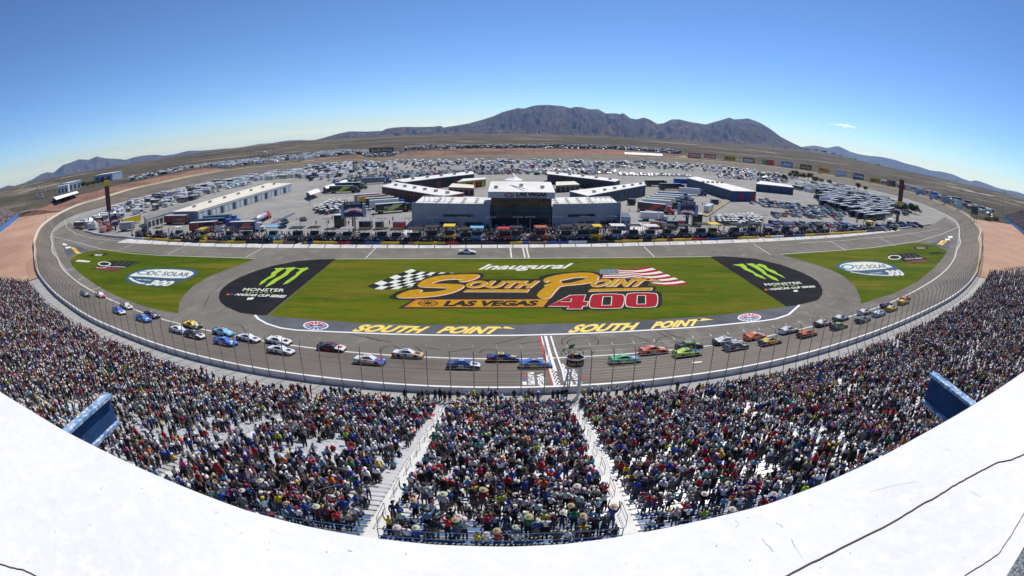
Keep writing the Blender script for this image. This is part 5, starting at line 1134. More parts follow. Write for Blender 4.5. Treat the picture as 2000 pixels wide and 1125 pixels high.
def v_coach():
    mb = MB(); shell(mb, [(6.8,.4),(6.9,1.2),(6.7,3.4),(6.4,3.6),(-6.8,3.6),(-6.9,.4)], 1.28, 0, .99)
    for s in (-1, 1): mb.add([(-5.5,s*1.292,1.9),(6.2,s*1.292,1.9),(6.2,s*1.285,2.9),(-5.5,s*1.285,2.9)], [(0,1,2,3) if s < 0 else (3,2,1,0)], 1)
    mb.add([(6.92,-1.15,1.4),(6.92,1.15,1.4),(6.75,1.15,3.2),(6.75,-1.15,3.2)], [(0,1,2,3)], 1); mb.box((-1.5, 0, 3.62), (8, 1.9, .04), 0, 3)
    for x in (-4, 1): mb.box((x, 0, 3.75), (1.2, 1., .3), 0, 3)
    wheels(mb, (4.6,-3.2,-4.4), 1.12, .5); return mb
VK = {'motor_coach': v_coach(), 'parked_car': v_sedan(), 'parked_suv': v_suv(), 'parked_pickup': v_pickup(), 'motorhome': v_motorhome(), 'camper_trailer': v_trailer(), 'utility_cart': v_cart()}
VC = [((.72,.72,.71),'white',30),((.40,.41,.42),'silver',16),((.16,.165,.17),'grey',12),((.02,.02,.022),'black',20),((.02,.05,.16),'navy',4),((.04,.12,.35),'blue',2.5),((.38,.02,.025),'red',6),((.45,.38,.28),'beige',3)]
RVC = [((.85,.85,.84),'white',50),((.70,.67,.60),'cream',10),((.33,.34,.35),'grey',7),((.04,.04,.045),'black',18),((.20,.16,.12),'brown',4)]
DKC = [((.02,.02,.022),'black',60),((.06,.06,.065),'charcoal',20),((.3,.3,.31),'grey',8),((.4,.02,.03),'red',4),((.6,.6,.6),'white',8)]
ITEMS = []
def inpoly(p, poly):
    c = False; n = len(poly)
    for i in range(n):
        (a, b), (d, e) = poly[i][:2], poly[i-1][:2]
        if (b > p[1]) != (e > p[1]) and p[0] < (d-a)*(p[1]-b)/(e-b)+a: c = not c
    return c
zr = random.Random(21)
def zone(name, poly, dirp, pitch, rowp, prob, kinds_, cols_, out=False, turn=90, jit=.35, clump=.0):
    W_ = [T(*p) if out else G(*p) for p in poly]; a_, b_ = [T(*p) if out else G(*p) for p in dirp]; th = math.atan2(b_[1]-a_[1], b_[0]-a_[0]); c, s_ = math.cos(-th), math.sin(-th)
    L = [(x*c-y*s_, x*s_+y*c) for x, y, *_ in W_]; x0, x1, y0, y1 = min(p[0] for p in L), max(p[0] for p in L), min(p[1] for p in L), max(p[1] for p in L)
    row = 0; y = y0+rowp*.3
    while y < y1:
        row += 1; k = 0; x = x0+zr.uniform(.2, 1)*pitch
        while x < x1:
            if inpoly((x, y), L) and zr.random() < prob+clump*mnoise.noise(Vector((x*.045, y*.06, hash(name) % 97 if False else len(name)))):
                k += 1; kd = pick(zr, kinds_)[0]; col = pick(zr, cols_); X, Y = x+zr.gauss(0, jit), y+zr.gauss(0, jit*(3 if kd in ('motorhome', 'camper_trailer') else 1.3)); X, Y = X*c+Y*s_, -X*s_+Y*c
                ITEMS.append([kd, (X, Y, tz(X, Y)+.01 if out else .03), th+R(turn)+zr.choice((0, math.pi))+zr.gauss(0, .12 if kd in ('motorhome', 'camper_trailer') else .05), col, name, row, k])
                if kd in ('motorhome', 'camper_trailer') and pitch < 5: x += 1.5
            x += pitch*zr.uniform(.95, 1.15)
        y += rowp
CARS_ = [('parked_car',0,50),('parked_suv',0,30),('parked_pickup',0,20)]; RVS = [('motorhome',0,40),('camper_trailer',0,25),('parked_pickup',0,22),('parked_suv',0,13)]; MIX = [('parked_pickup',0,35),('parked_suv',0,25),('parked_car',0,15),('camper_trailer',0,25)]
zone('right-hand sedan lot', [(1466,401),(1474,394),(1500,390),(1530,398),(1622,404),(1650,418),(1648,434),(1560,426),(1505,431),(1502,421),(1540,414),(1515,406)], [(1500,418),(1640,428)], 2.9, 7.4, .70, CARS_, VC, clump=.8)
zone('strip behind right pit boxes', [(1500,436),(1650,438),(1662,446),(1500,444)], [(1500,440),(1640,441)], 2.9, 6.2, .7, CARS_, VC)
zone('dark cart park right', [(1392,425),(1470,423),(1490,432),(1488,442),(1402,443)], [(1400,436),(1480,434)], 2.1, 3.4, .95, [('utility_cart',0,1)], DKC)
zone('right motor coach park', [(1588,374),(1640,368),(1700,384),(1752,402),(1742,420),(1700,440),(1650,414),(1600,398)], [(1600,385),(1740,420)], 5.2, 14, .92, [('motor_coach',0,85),('parked_suv',0,15)], [((.015,.015,.018),'black',60),((.05,.04,.035),'dark brown',14),((.16,.165,.17),'grey',10),((.02,.03,.07),'navy',8),((.75,.75,.74),'white',9)])
zone('cars beside the coach park', [(1640,440),(1700,442),(1790,436),(1798,446),(1700,452),(1640,452)], [(1650,446),(1780,444)], 2.9, 6.2, .75, CARS_, DKC)
zone('trees end of coach park', [(1690,382),(1740,390),(1775,402),(1790,425),(1760,430),(1755,402)], [(1700,385),(1770,415)], 5, 13, .7, RVS, RVC)
zone('coach park behind blue building', [(1560,362),(1640,362),(1640,370),(1590,376),(1555,374)], [(1560,368),(1640,368)], 4.2, 10, .8, RVS, RVC)
zone('far right rim rows', [(1275,320),(1380,324),(1470,335),(1560,349),(1545,354),(1470,346),(1400,337),(1285,330)], [(1300,322),(1500,342)], 3.6, 11, .5, MIX+RVS, RVC+VC, clump=.9)
zone('lot beyond right blue building', [(1400,342),(1470,346),(1545,356),(1500,360),(1470,352),(1405,348)], [(1410,345),(1480,350)], 3, 9, .7, CARS_, VC)
zone('row of white cars behind garages', [(1205,338.5),(1345,342.5),(1345,346),(1205,342.5)], [(1210,341),(1340,345)], 3.0, 6, .92, [('parked_car',0,80),('parked_suv',0,20)], [((.74,.74,.73),'white',80),((.4,.41,.42),'silver',20)])
zone('dense lot behind the garages', [(760,337),(930,332.5),(1200,333),(1200,340),(1090,342),(930,341),(850,346),(720,352),(700,346)], [(800,340),(1200,337)], 2.9, 6.6, .86, CARS_, VC, clump=.3)
zone('back straight camper row', [(720,319),(850,316.5),(1000,315.5),(1150,316.5),(1275,319),(1280,324),(1000,320.5),(725,325)], [(800,317.5),(1200,318.5)], 4.2, 13, .66, RVS, RVC, clump=.7)
zone('middle back lot', [(740,325),(1270,323),(1275,331),(1000,331),(740,334)], [(800,328),(1200,328)], 3.6, 11, .42, RVS+MIX, RVC+VC, clump=1.)
zone('left back lot', [(600,326),(730,319.5),(745,334),(690,348),(600,354),(580,345)], [(600,336),(740,330)], 3.4, 9, .58, RVS+MIX, RVC+VC, clump=1.)
zone('left camper rows', [(300,400),(385,374),(470,351),(590,335),(590,347),(520,352),(440,372),(330,408)], [(330,396),(560,343)], 3.9, 12, .72, RVS, RVC, clump=.7)
zone('left rim camper rows', [(150,446),(175,430),(215,411),(260,397),(340,376),(460,351),(590,333),(590,337),(460,357),(345,383),(265,405),(225,424),(195,438),(180,450)], [(220,412),(420,362)], 3.7, 11, .74, RVS, RVC)
zone('left lot under the scoring tower', [(232,415),(262,406),(300,398),(330,400),(300,412),(270,420),(236,432)], [(240,420),(320,402)], 4, 12, .45, RVS, RVC)
zone('red cars by left screen', [(190,437),(228,425),(236,436),(228,446),(200,455)], [(195,444),(232,434)], 3, 6.4, .7, CARS_, [((.42,.02,.025),'red',50),((.7,.7,.69),'white',25),((.02,.02,.022),'black',25)])
zone('lot beside the white tents', [(640,352),(700,348),(760,349),(752,357),(690,356),(660,360)], [(650,355),(750,353)], 3., 8, .75, CARS_, VC)
zone('dark cart park left', [(612,411),(650,394),(668,396),(668,416),(628,421)], [(615,415),(665,400)], 2.2, 3.6, .92, [('utility_cart',0,1)], DKC)
zone('few cars on the open lot', [(540,436),(590,425),(600,440),(560,452),(520,452)], [(530,446),(595,436)], 4, 8, .4, CARS_, VC)
zone('campground beyond the left bank', [(245,352),(330,334),(412,322),(560,306),(720,296),(720,301.5),(600,311),(560,314.5),(437,328),(404,326),(322,341),(262,353)], [(300,342),(560,309)], 4., 13, .8, RVS, RVC, True)
zone('parked row along the back bank', [(792,289),(1000,285.5),(1200,287.5),(1330,296),(1330,301),(1200,292),(1000,290),(792,294)], [(800,291),(1200,290)], 3.2, 12, .85, CARS_+RVS, DKC+VC, True)
zone('left of the back straight sign', [(705,302),(780,297),(788,294),(788,299),(765,305),(712,306)], [(710,304),(785,297)], 3.4, 9, .8, MIX, VC, True)
zone('lot beyond the right billboards', [(1700,352),(1770,364),(1850,384),(1935,412),(1940,426),(1870,412),(1800,388),(1700,360)], [(1720,360),(1900,408)], 3.6, 12, .45, CARS_+RVS, VC+RVC, True)
for it in ITEMS: it.append(math.dist(it[1], (0, 0, EYE)))
LEN = {'motor_coach': 14, 'parked_car': 4.7, 'parked_suv': 4.8, 'parked_pickup': 5.7, 'motorhome': 11, 'camper_trailer': 9, 'utility_cart': 2.6}
ITEMS.sort(key=lambda i: i[7]); cnt = {}; MASS = []
CAPN = {'motor_coach': 150, 'parked_car': 230, 'parked_suv': 130, 'parked_pickup': 110, 'motorhome': 230, 'camper_trailer': 110, 'utility_cart': 130}
NMK = {'motor_coach': 'motor coach', 'parked_car': 'saloon', 'parked_suv': 'SUV', 'parked_pickup': 'pickup', 'motorhome': 'motorhome', 'camper_trailer': 'camper trailer', 'utility_cart': 'utility cart'}
for k_, p, rz, col, zn, row, k, d in ITEMS:
    cnt[k_] = cnt.get(k_, 0)+1
    if cnt[k_] > CAPN[k_]: MASS.append((k_, p, rz, col[0])); continue
    o = inst(k_, mesh_of(k_, VK[k_], VM), None, p, rz); o.color = (*[c*zr.uniform(.85, 1.1) for c in col[0]], 1); s_ = zr.uniform(.66, .95) if k_ in ('motorhome', 'camper_trailer') else zr.uniform(.95, 1.05); o.scale = (s_, 1, min(1, s_+.15))
    tag(o, f'{col[1]} {NMK[k_]}, {zn}, {ordw(row)} row, {ordw(k)} place from the left', NMK[k_].split()[-1] if k_ != 'parked_car' else 'car', NMK[k_]+'s parked around the speedway')
def mass_vehicles():
    VV, FF, CC = [], [], []; base = 0; fix = {1: (.02, .03, .04), 2: (.02, .02, .02), 3: (.70, .70, .69)}
    for k_, p, rz, col in MASS:
        mb = VK[k_]; c, s_ = math.cos(rz), math.sin(rz); v_ = np.array(mb.v); VV.append(np.stack([v_[:, 0]*c-v_[:, 1]*s_+p[0], v_[:, 0]*s_+v_[:, 1]*c+p[1], v_[:, 2]+p[2]], 1))
        FF += [tuple(i+base for i in f) for f in mb.f]; CC += [fix.get(m, col) for m in mb.m]; base += len(v_)
    me = bpy.data.meshes.new('distant_parked_vehicles'); me.from_pydata(np.concatenate(VV).tolist(), [], FF); at = me.attributes.new('col', 'FLOAT_COLOR', 'FACE'); at.data.foreach_set('color', np.c_[np.array(CC), np.ones(len(CC))].astype(np.float32).ravel()); me.materials.append(attr_mat('far vehicle paint', .4, .5))
    o = bpy.data.objects.new('distant_parked_vehicles', me); COL.objects.link(o); kind(o, 'stuff')
mass_vehicles()
# ------------------------------------------------------------------ haulers, coaches
def truck(rear, front, side, roofc, cab, label, cat='transporter', L=None, accent=None, text='', tc=W_, cabon=True, h=4.05):
    a_, b_ = Vector(G(*rear, 0)), Vector(G(*front, 0)); d = b_-a_; rz = math.atan2(d.y, d.x); L = L or min(max(d.length, 9), 17)
    g = thing('race_transporter' if cabon else 'box_trailer', label, cat, (a_.x, a_.y, .03), rz, 'transporters parked in the infield')
    mb = MB(); mb.box((L/2, 0, (h+.75)/2), (L, 2.6, h-.75)); mb.build('trailer', paint(side), g)
    MB().box((L/2, 0, h+.02), (L, 2.5, .05)).build('roof', paint(roofc), g)
    if accent:
        mb = MB()
        for s in (-1, 1): mb.add([(L*.35, s*1.306, .9), (L*.55, s*1.306, .9), (L*.95, s*1.306, h-.5), (L*.62, s*1.306, h-.3)], [(0, 1, 2, 3)]); mb.box((L*.2, s*1.305, 1.2), (L*.3, .006, .35))
        mb.build('side_graphic', paint(accent), g)
    if text:
        for s in (-1, 1): text_on(MB(), text, Matrix.Translation((L*.55, s*1.312, 2.4)) @ Matrix.Rotation(0 if s < 0 else math.pi, 4, 'Z'), min(L*.5, 8), 1.).build('side_lettering', paint(tc), g)
    mb = MB(); wheels(mb, (1.6, 2.8), 1.1, .5, .35); mb.box((2.2, 0, .5), (1.6, 2.2, .2)); mb.m = [0]*len(mb.m); mb.build('wheel', TYRE, g)
    if cabon:
        cb = MB(); x = L+.9; cb.box((x+.7, 0, 2.2), (2.1, 2.4, 2.6), 0, 0, .92); cb.box((x+2.5, 0, 1.4), (1.9, 2.1, 1.2), 0, 0, .9); cb.box((x+.9, 0, .75), (5, 1., .3))
        c_ = cb.build('cab', paint(cab), g); gm = MB().add([(x+1.72, -1.05, 2.3), (x+1.72, 1.05, 2.3), (x+1.69, 1.0, 3.1), (x+1.69, -1.0, 3.1)], [(0, 1, 2, 3)])
        gm.build('windscreen', GLASS, c_); mb = MB(); wheels(mb, (x-1.2, x-.1, x+2.7), 1.05, .5, .35); mb.box((x+.7, 0, .5), (4.2, 2.1, .2)); mb.m = [0]*len(mb.m); mb.build('wheel', TYRE, c_)
    return g
gy = (.30,.30,.31); mar = (.22,.02,.03)
for a_ in (((733,417.5),(790,413),K_,W_,K_,'black transporter with lime claw mark beside the media building',None,Lm,'MONSTER',W_),((722,409),(779,405),W_,W_,Bu,'white roofed transporter behind the black lime one',None,None,'',W_),((714,404.5),(770,401),K_,W_,K_,'dark transporter third back from the media building',None,None,'',W_),((700,401),(753,396.5),Ye,Or,Ye,'yellow and orange transporter near the left video screen',None,Rd,'',W_),((692,396.5),(742,393),gy,W_,Gy,'grey transporter, rearmost of the row near the left screen',None,None,'',W_),
        ((645,377),(690,376),K_,gy,K_,'black transporter with small lime claw beside the white tents',None,Lm,'',W_),((655,370),(704,369),K_,W_,Gy,'black pale-roofed transporter behind the one by the tents',None,None,'',W_),((706,360),(752,358),Gy,gy,Nv,'dark grey transporter at the end of the left garages',None,None,'',W_),
        ((326,437),(366,437),mar,W_,K_,'dark red transporter in front of the long cream garage',None,K_,'',W_),((334,427),(372,425),K_,gy,K_,'black transporter close to the end of the cream garage',None,Rd,'',W_),((373,454),(425,451),mar,W_,K_,'maroon transporter behind the yellow pit box',None,K_,'',W_),((392,446),(440,444),K_,K_,Bu,'black flat-topped transporter with blue cab',None,None,'',W_),((400,440),(452,437),Gy,K_,Bu,'charcoal transporter with bright blue cab behind others',None,None,'',W_),((452,453),(500,452),Nv,W_,W_,'rainbow painted trailer in blue, orange and red',None,Or,'',W_),
        ((1246,411),(1299,417),K_,W_,Rd,'black and red transporter with red tractor by the right video screen',None,Rd,'',W_),((1254,405),(1310,409),W_,W_,K_,'white transporter second in the right-hand row',None,None,'',W_),((1262,401),(1318,404),W_,(.75,.6,.1),K_,'white transporter with yellow roof stripe in the right-hand row',None,Ye,'',W_),((1270,397),(1326,400),gy,W_,K_,'grey transporter fourth in the right-hand row',None,None,'',W_),((1278,393),(1334,396),W_,W_,Nv,'white transporter fifth in the right-hand row',None,None,'',W_),((1286,389.5),(1340,392),K_,gy,W_,'black transporter sixth in the right-hand row',None,None,'',W_),((1326,379.5),(1366,382),W_,W_,Nv,'clean white transporter with navy tractor turned outwards',None,None,'',W_),((1288,371),(1328,371),K_,Gy,K_,'long black transporter behind the right garages',None,None,'',W_),((1316,360),(1358,362),Bu,gy,Gy,'blue transporter beside the long blue building',None,None,'',W_),((1262,364),(1294,363.5),K_,Lm,K_,'black transporter with lime end near right garages',None,None,'',W_)):
    truck(*a_[:7], L=a_[6], accent=a_[7], text=a_[8], tc=a_[9]) if False else truck(a_[0], a_[1], a_[2], a_[3], a_[4], a_[5], accent=a_[7], text=a_[8], tc=a_[9])
truck((1250,430),(1275,431),W_,W_,W_,'small white box lorry beside the media building','lorry',L=7,h=3.4)
truck((237,451),(268,449),gy,W_,W_,'silver grey trailer by the left video screen','trailer',L=9,cabon=False)
truck((240,443.5),(274,434),Ye,W_,W_,'yellow trailer at the end of the left bay garage','trailer',cabon=False)
truck((1379,417),(1399,406),W_,W_,W_,'white bus with black windows on the brown ramp','bus',L=11,accent=K_,cabon=False,h=3.5)
truck((1600,396),(1628,400),W_,W_,W_,'pale blue white trailer at the coach park edge','trailer',cabon=False)
def tanker():
    a_, b_ = Vector(G(500,440,0)), Vector(G(530,423,0)); d = b_-a_; g = thing('tanker_truck', 'silver fuel tanker with flame stripes and red tractor on the open lot', 'tanker', (a_.x, a_.y, .03), math.atan2(d.y, d.x)); L = 13
    c = MB(); n = 12
    prof = [(0,.3),(.3,1.15),(L-.3,1.15),(L,.3)]; c.v = [(x, r*math.cos(2*math.pi*j/n), 2.2+r*math.sin(2*math.pi*j/n)) for x, r in prof for j in range(n)]; c.f = [(i*n+j, i*n+(j+1) % n, (i+1)*n+(j+1) % n, (i+1)*n+j) for i in range(3) for j in range(n)]+[tuple(range(n))[::-1], tuple(3*n+j for j in range(n))]; c.m = [0]*len(c.f)
    c.build('tank', mat('tank silver', (.62,.64,.68), .25, .4, .1, 1), g, True); MB().box((L*.8, 0, 2.2), (3, 2.34, .7)).build('flame_stripe', paint(Or), g); MB().box((L*.25, 0, 1.9), (5, 2.36, .5)).build('blue_stripe', paint(Bu), g)
    cb = MB(); cb.box((L+1.6, 0, 2.1), (2.1, 2.4, 2.5), 0, 0, .92); cb.box((L+3.4, 0, 1.4), (1.9, 2.1, 1.2)); cb.box((L+1.5, 0, .7), (6, 1, .3)); cb.build('cab', paint(Rd), g); mb = MB(); wheels(mb, (1.5, 2.7, L, L+3.6), 1.05, .5, .35); mb.box((L/2+2, 0, .5), (L+3, 2.1, .2)); mb.m = [0]*len(mb.m); mb.build('wheel', TYRE, g)
tanker()
# ------------------------------------------------------------------ buildings
def up(px, base):
    """height of the direction px above the ground point base"""
    return zat(px[0], px[1], base)
PANEL = ground_mat('grey metal cladding', [(.36,.38,.40)], [((.30,.32,.345), .18, .4, .65), ((.41,.43,.45), .6, .55, .75)], rough=.5)
ROOFW = mat('white flat roof', (.74,.73,.70), .7, 0, .2, .12, (.56,.55,.52)); ROOFC = mat('cream flat roof', (.72,.68,.56), .7, 0, .18, .12)
BWALL = mat('blue painted wall', (.05,.085,.145), .6, 0, .25, .2); DWALL = mat('dark garage wall', (.05,.05,.055), .6, 0, .3, .3); ORW = mat('rust orange wall', (.30,.09,.03), .7, 0, .4, .4); LBW = mat('pale blue wall', (.30,.42,.55), .6, 0, .2, .3)
def media():
    a_, b_ = Vector(G(805,442.5)), Vector(G(1211,440.5)); c1, c2 = Vector(G(957,446)), Vector(G(1078,446)); h = (up((805,397),a_)+up((1211,394.5),b_))/2
    g = thing('media_building', 'grey clad media building with white roofs and dark glass tower facing pit road', 'building', (c1+c2)/2); o = Vector(g.location); P = lambda v: (v[0]-o.x, v[1]-o.y)
    n = 10; dep = Vector((0, 24, 0))
    for nm, s, e in (('left', a_, c1), ('right', c2, b_)):
        cv = [s.lerp(e, i/n)+Vector((0, (2.2 if nm == 'left' else 2.2)*-math.sin(math.pi*i/n)*.6, 0)) for i in range(n+1)]
        mb = MB(); mb.prism([P(v) for v in cv]+[P(e+dep), P(s+dep)], 0, h-1.1); w_ = mb.build('wing', PANEL, g)
        mb = MB(); mb.prism([P(v) for v in cv]+[P(v+Vector((0, .5, 0))) for v in cv[::-1]], h-1.098, h); mb.build('parapet', PANEL, w_)
        mb = MB(); mb.prism([P(v+Vector((0, .52, 0))) for v in cv]+[P(e+dep), P(s+dep)], h-1.09, h-1.0); mb.build('roof_deck', ROOFW, w_)
        mb = MB(); l0, l1 = (.42, .80) if nm == 'left' else (.22, .60)
        q0, q1 = s.lerp(e, l0), s.lerp(e, l1); yy = -1.5; mb.box(((q0.x+q1.x)/2-o.x, (q0.y+q1.y)/2-o.y+yy+.02, h*.52), ((q1-q0).length, .3, .75), math.atan2(q1.y-q0.y, q1.x-q0.x)); mb.build('window', GLASS, w_)
        for k0, k1 in ((.36, .6), (.68, .92)):
            q0, q1 = s.lerp(e, k0), s.lerp(e, k1); MB().box(((q0.x+q1.x)/2-o.x, (q0.y+q1.y)/2-o.y-1.3, 1.6), ((q1-q0).length*.9, .35, 1.2), math.atan2(q1.y-q0.y, q1.x-q0.x)).build('ground_window', GLASS, w_)
        mb = MB(); rr = random.Random(4 if nm == 'left' else 8)
        for i in range(4 if True else 0):
            for j in range(3):
                v = s.lerp(e, .30+.17*i if nm == 'left' else .08+.17*i)+Vector((0, 5+j*5.5, 0)); mb.box((v.x-o.x, v.y-o.y, h-.3), (1.5, .8, .06), rr.uniform(-.2, .2)); mb.box((v.x-o.x, v.y-o.y, h-.65), (.12, .12, .7))
                for q in (-1.1, 1.1): mb.box((v.x-o.x, v.y-o.y+q, h-.6), (1.2, .25, .06))
        t_ = mb.build('roof_tables', mat('deck furniture', (.16,.16,.17), .6, 0, .2, 1), w_); t_.name = 'roof_furniture'; kind(t_, 'stuff')
        mb = MB()
        for hh in (.55, 1.05): mb.tube([(v.x-o.x, v.y-o.y+.3, h+hh-.5) for v in cv], .03, 4)
        mb.build('roof_railing', STEEL, w_)
        # open stair frame at the outer end
        v = (s if nm == 'left' else e); x = v.x-o.x+(7 if nm == 'left' else -7); mb = MB()
        for q in range(5): mb.box((x-4+q*2, 16, h+.6), (.15, 6, .15)); mb.box((x-4+q*2, 13, h+.2), (.12, .12, 2.2))
        mb.box((x, 13, h+1.2), (9, .15, .15)); mb.build('roof_frame', STEEL, w_)
    zr_, zf, zb = up((1018,356), (c1+c2)/2+Vector((0, 16, 0))), up((1018,375), (c1+c2)/2-Vector((0, 1.5, 0))), up((1018,387), (c1+c2)/2-Vector((0, 1.5, 0)))
    W2 = (c2-c1).length/2+.3
    MB().box((0, 10, zb/2-.2), (2*W2-1.2, 18, zb-.4)).build('glass_tower', GLASS, g)
    mb = MB()
    for k in range(1, 5): mb.box((0, .92, zb*k/5), (2*W2-1.2, .12, .18))
    for k in range(13): mb.box((-W2+.9+k*(2*W2-1.8)/12, .92, zb/2), (.09, .13, zb-.6))
    mb.build('glazing_bar', mat('blue-grey mullion', (.10,.15,.19), .4, .3, .2, 1), g)
    mb = MB(); mb.box((0, .80, zb*.36), (2*W2-2.5, .06, zb*.16)); mb.box((0, .80, zb*.58), (2*W2-2.5, .06, zb*.12)); mb.build('balcony_glass', mat('teal glass', (.03,.09,.11), .15, 0, .3, .6), g)
    MB().box((0, 8.6, (zf+zb)/2), (2*W2+.6, 20.4, zf-zb)).build('fascia', mat('pale fascia', (.50,.51,.52), .6, 0, .12, .3), g)
    mb = MB(); mb.add([(-W2-.4, -1.7, zf+.05), (W2+.4, -1.7, zf+.05), (W2+.2, 18.9, max(zf+.4, zr_)), (-W2-.2, 18.9, max(zf+.4, zr_))], [(0, 1, 2, 3)]); mb.add([(-W2-.4, -1.7, zf), (-W2-.2, 18.9, max(zf+.4, zr_)), (-W2-.2, 18.9, zf)], [(0, 1, 2)]); mb.add([(W2+.4, -1.7, zf), (W2+.2, 18.9, zf), (W2+.2, 18.9, max(zf+.4, zr_))], [(0, 1, 2)])
    rf = mb.build('roof', ROOFW, g)
    mb = MB()
    for x, y in ((-9, 5), (7.5, 6), (0, 9)): MB().box((x, y, zf+.55+(zr_-zf)*(y+1.7)/20), (1.2, 1.2, .7), .3).build('roof_vent', STEEL, rf)
    MB().box((-2.5, 8, zf+.25+(zr_-zf)*.45), (.4, 17, .12), .45).build('roof_seam', DARK, rf)
    mb = MB(); text_on(mb, 'LAS VEGAS', Matrix.Translation((3.4, -1.62, (zf+zb)/2+.25)), 10.5, 1.35, 0, .05, .07); text_on(mb, 'MOTOR SPEEDWAY', Matrix.Translation((3.4, -1.62, (zf+zb)/2-.85)), 10.5, .4, 0, .05, .03); mb.build('sign_lettering', BLACK, g)
    mb = MB(); cx, cz = -4.3, (zf+zb)/2-.1
    for k in range(12):
        a0, a1 = 2*math.pi*(k+.15)/12, 2*math.pi*(k+.85)/12; mb.add([(cx+1.9*q*math.cos(a), -1.62, cz+.95*q*math.sin(a)) for q, a in ((.35, a0), (.95, a0), (.95, a1), (.35, a1))], [(0, 1, 2, 3)], 0 if math.sin((a0+a1)/2) > 0 else 1)
    mb.build('emblem', [RED, BLUE], g)
    d_ = MB(); d_.box((0, .85, 1.9), (2*W2-3, .2, 3.4)); d_.build('entrance', mat('dark doorway', (.012,.012,.014), .4), g)
media()
def shed(name, label, cat, roofpx, h, wall, roofm, bays=0, baym=None, side=None, group=None, vents=0, trim=None):
    """long low building from its roof corners (front-left, front-right, back-right, back-left)"""
    P = [Vector(G(x, y, h)) for x, y in roofpx]; c = sum(P, Vector())/len(P); g = thing(name, label, cat, (c.x, c.y, 0), 0, group); L = [(p.x-c.x, p.y-c.y) for p in P]
    MB().prism(L, 0, h-.25).build('wall', wall, g); rf = MB().prism([(x*1.015, y*1.015) for x, y in L], h-.248, h).build('roof', roofm, g)
    a_, b_ = Vector((*L[0], 0)), Vector((*L[1], 0)); d = b_-a_; rz = math.atan2(d.y, d.x); n = Vector((d.y, -d.x, 0)).normalized()
    if n.dot(Vector((c.x, c.y, 0))) > 0: n = -n
    for k in range(bays):
        q = a_+d*((k+.5)/bays)+n*.06; MB().box((q.x, q.y, h*.36), (d.length/bays*.62, .1, h*.66), rz).build('bay_door', baym[k % len(baym)] if isinstance(baym, list) else baym, g)
    if trim: q = a_+d*.5+n*.08; MB().box((q.x, q.y, h*.84), (d.length, .14, h*.12), rz).build('trim', trim, g)
    e = Vector((*L[2], 0))-b_
    for k in range(vents): q = a_+d*((k+.5)/vents)+e*.5; MB().box((q.x, q.y, h+.5), (1.6, 1.2, 1.), rz).build('roof_vent', STEEL, rf)
    return g
GG = 'garages around the infield'
shed('garage', 'long cream roofed garage with white bays and blue columns on the left', 'garage', [(386,411.5),(569,358.2),(524,357.5),(338,413)], 5., LBW, ROOFC, 26, [OFFW, OFFW, DWALL], vents=7, group=GG, trim=OFFW)
shed('garage', 'low dark bay garage in line with the cream roofed one', 'garage', [(287,428.5),(375,402),(368,396.5),(280,421)], 4.2, OFFW, mat('grey bay roof', (.24,.235,.225), .8, 0, .25, .15), 12, [DWALL, BWALL, DWALL, GLASS], group=GG)
shed('garage', 'white roofed garage with rust walls left of the media building', 'garage', [(746,364),(866,383),(905,376.5),(772,355.5)], 6., ORW, ROOFW, 16, [DWALL], vents=6, group=GG, trim=DWALL)
shed('garage', 'white roofed garage with blue walls right of the media building', 'garage', [(1149,382),(1261,361.5),(1256,356),(1113,373)], 6., BWALL, ROOFW, 16, [DWALL, DWALL, BWALL], vents=6, group=GG, trim=DWALL)
shed('garage', 'narrow white garage roof behind the rust walled garage', 'garage', [(790,355.5),(926,339.5),(922,334.5),(772,351)], 6., DWALL, ROOFW, 12, [DWALL, DWALL, ORW], group=GG, vents=5)
shed('garage', 'narrow white garage roof behind the blue walled garage', 'garage', [(1069,339.5),(1200,354.5),(1211,350.5),(1069,334.5)], 6., DWALL, ROOFW, 12, [DWALL], group=GG, vents=5)
shed('pavilion', 'low yellow edged canopy roof inside the garage court', 'pavilion', [(893,355),(948,349.5),(949,346.5),(905,349)], 4.5, DWALL, ROOFW, 6, [RED, YEL], trim=YEL)
shed('pavilion', 'curved tan roof building in the garage court left of the tower', 'pavilion', [(876,365),(926,367),(925,361),(884,358)], 4., mat('tan wall', (.28,.22,.16), .7, 0, .3, .4), ROOFC, 5, [DWALL])
shed('pavilion', 'tan roofed building in the garage court right of the tower', 'pavilion', [(1086,362),(1132,360),(1122,354),(1086,355)], 4., mat('tan wall', (.28,.22,.16)), ROOFC, 5, [DWALL])
shed('workshop', 'long blue walled workshop with gleaming white roof on the right', 'building', [(1430,372.5),(1477,373.5),(1361,345),(1342,347)], 6., BWALL, ROOFW, 4, [BLUE, RED], vents=5)
shed('workshop', 'blue walled workshop with thin white roof before the trees', 'building', [(1477,358.5),(1550,366),(1545,361.5),(1486,353)], 5.5, BWALL, ROOFW, 7, [DWALL, BWALL])
shed('office_block', 'small pale blue block attached behind the media building on the right', 'building', [(1213,424),(1232,425),(1228,416),(1213,414)], 4.5, LBW, BWALL, 2, [BWALL])
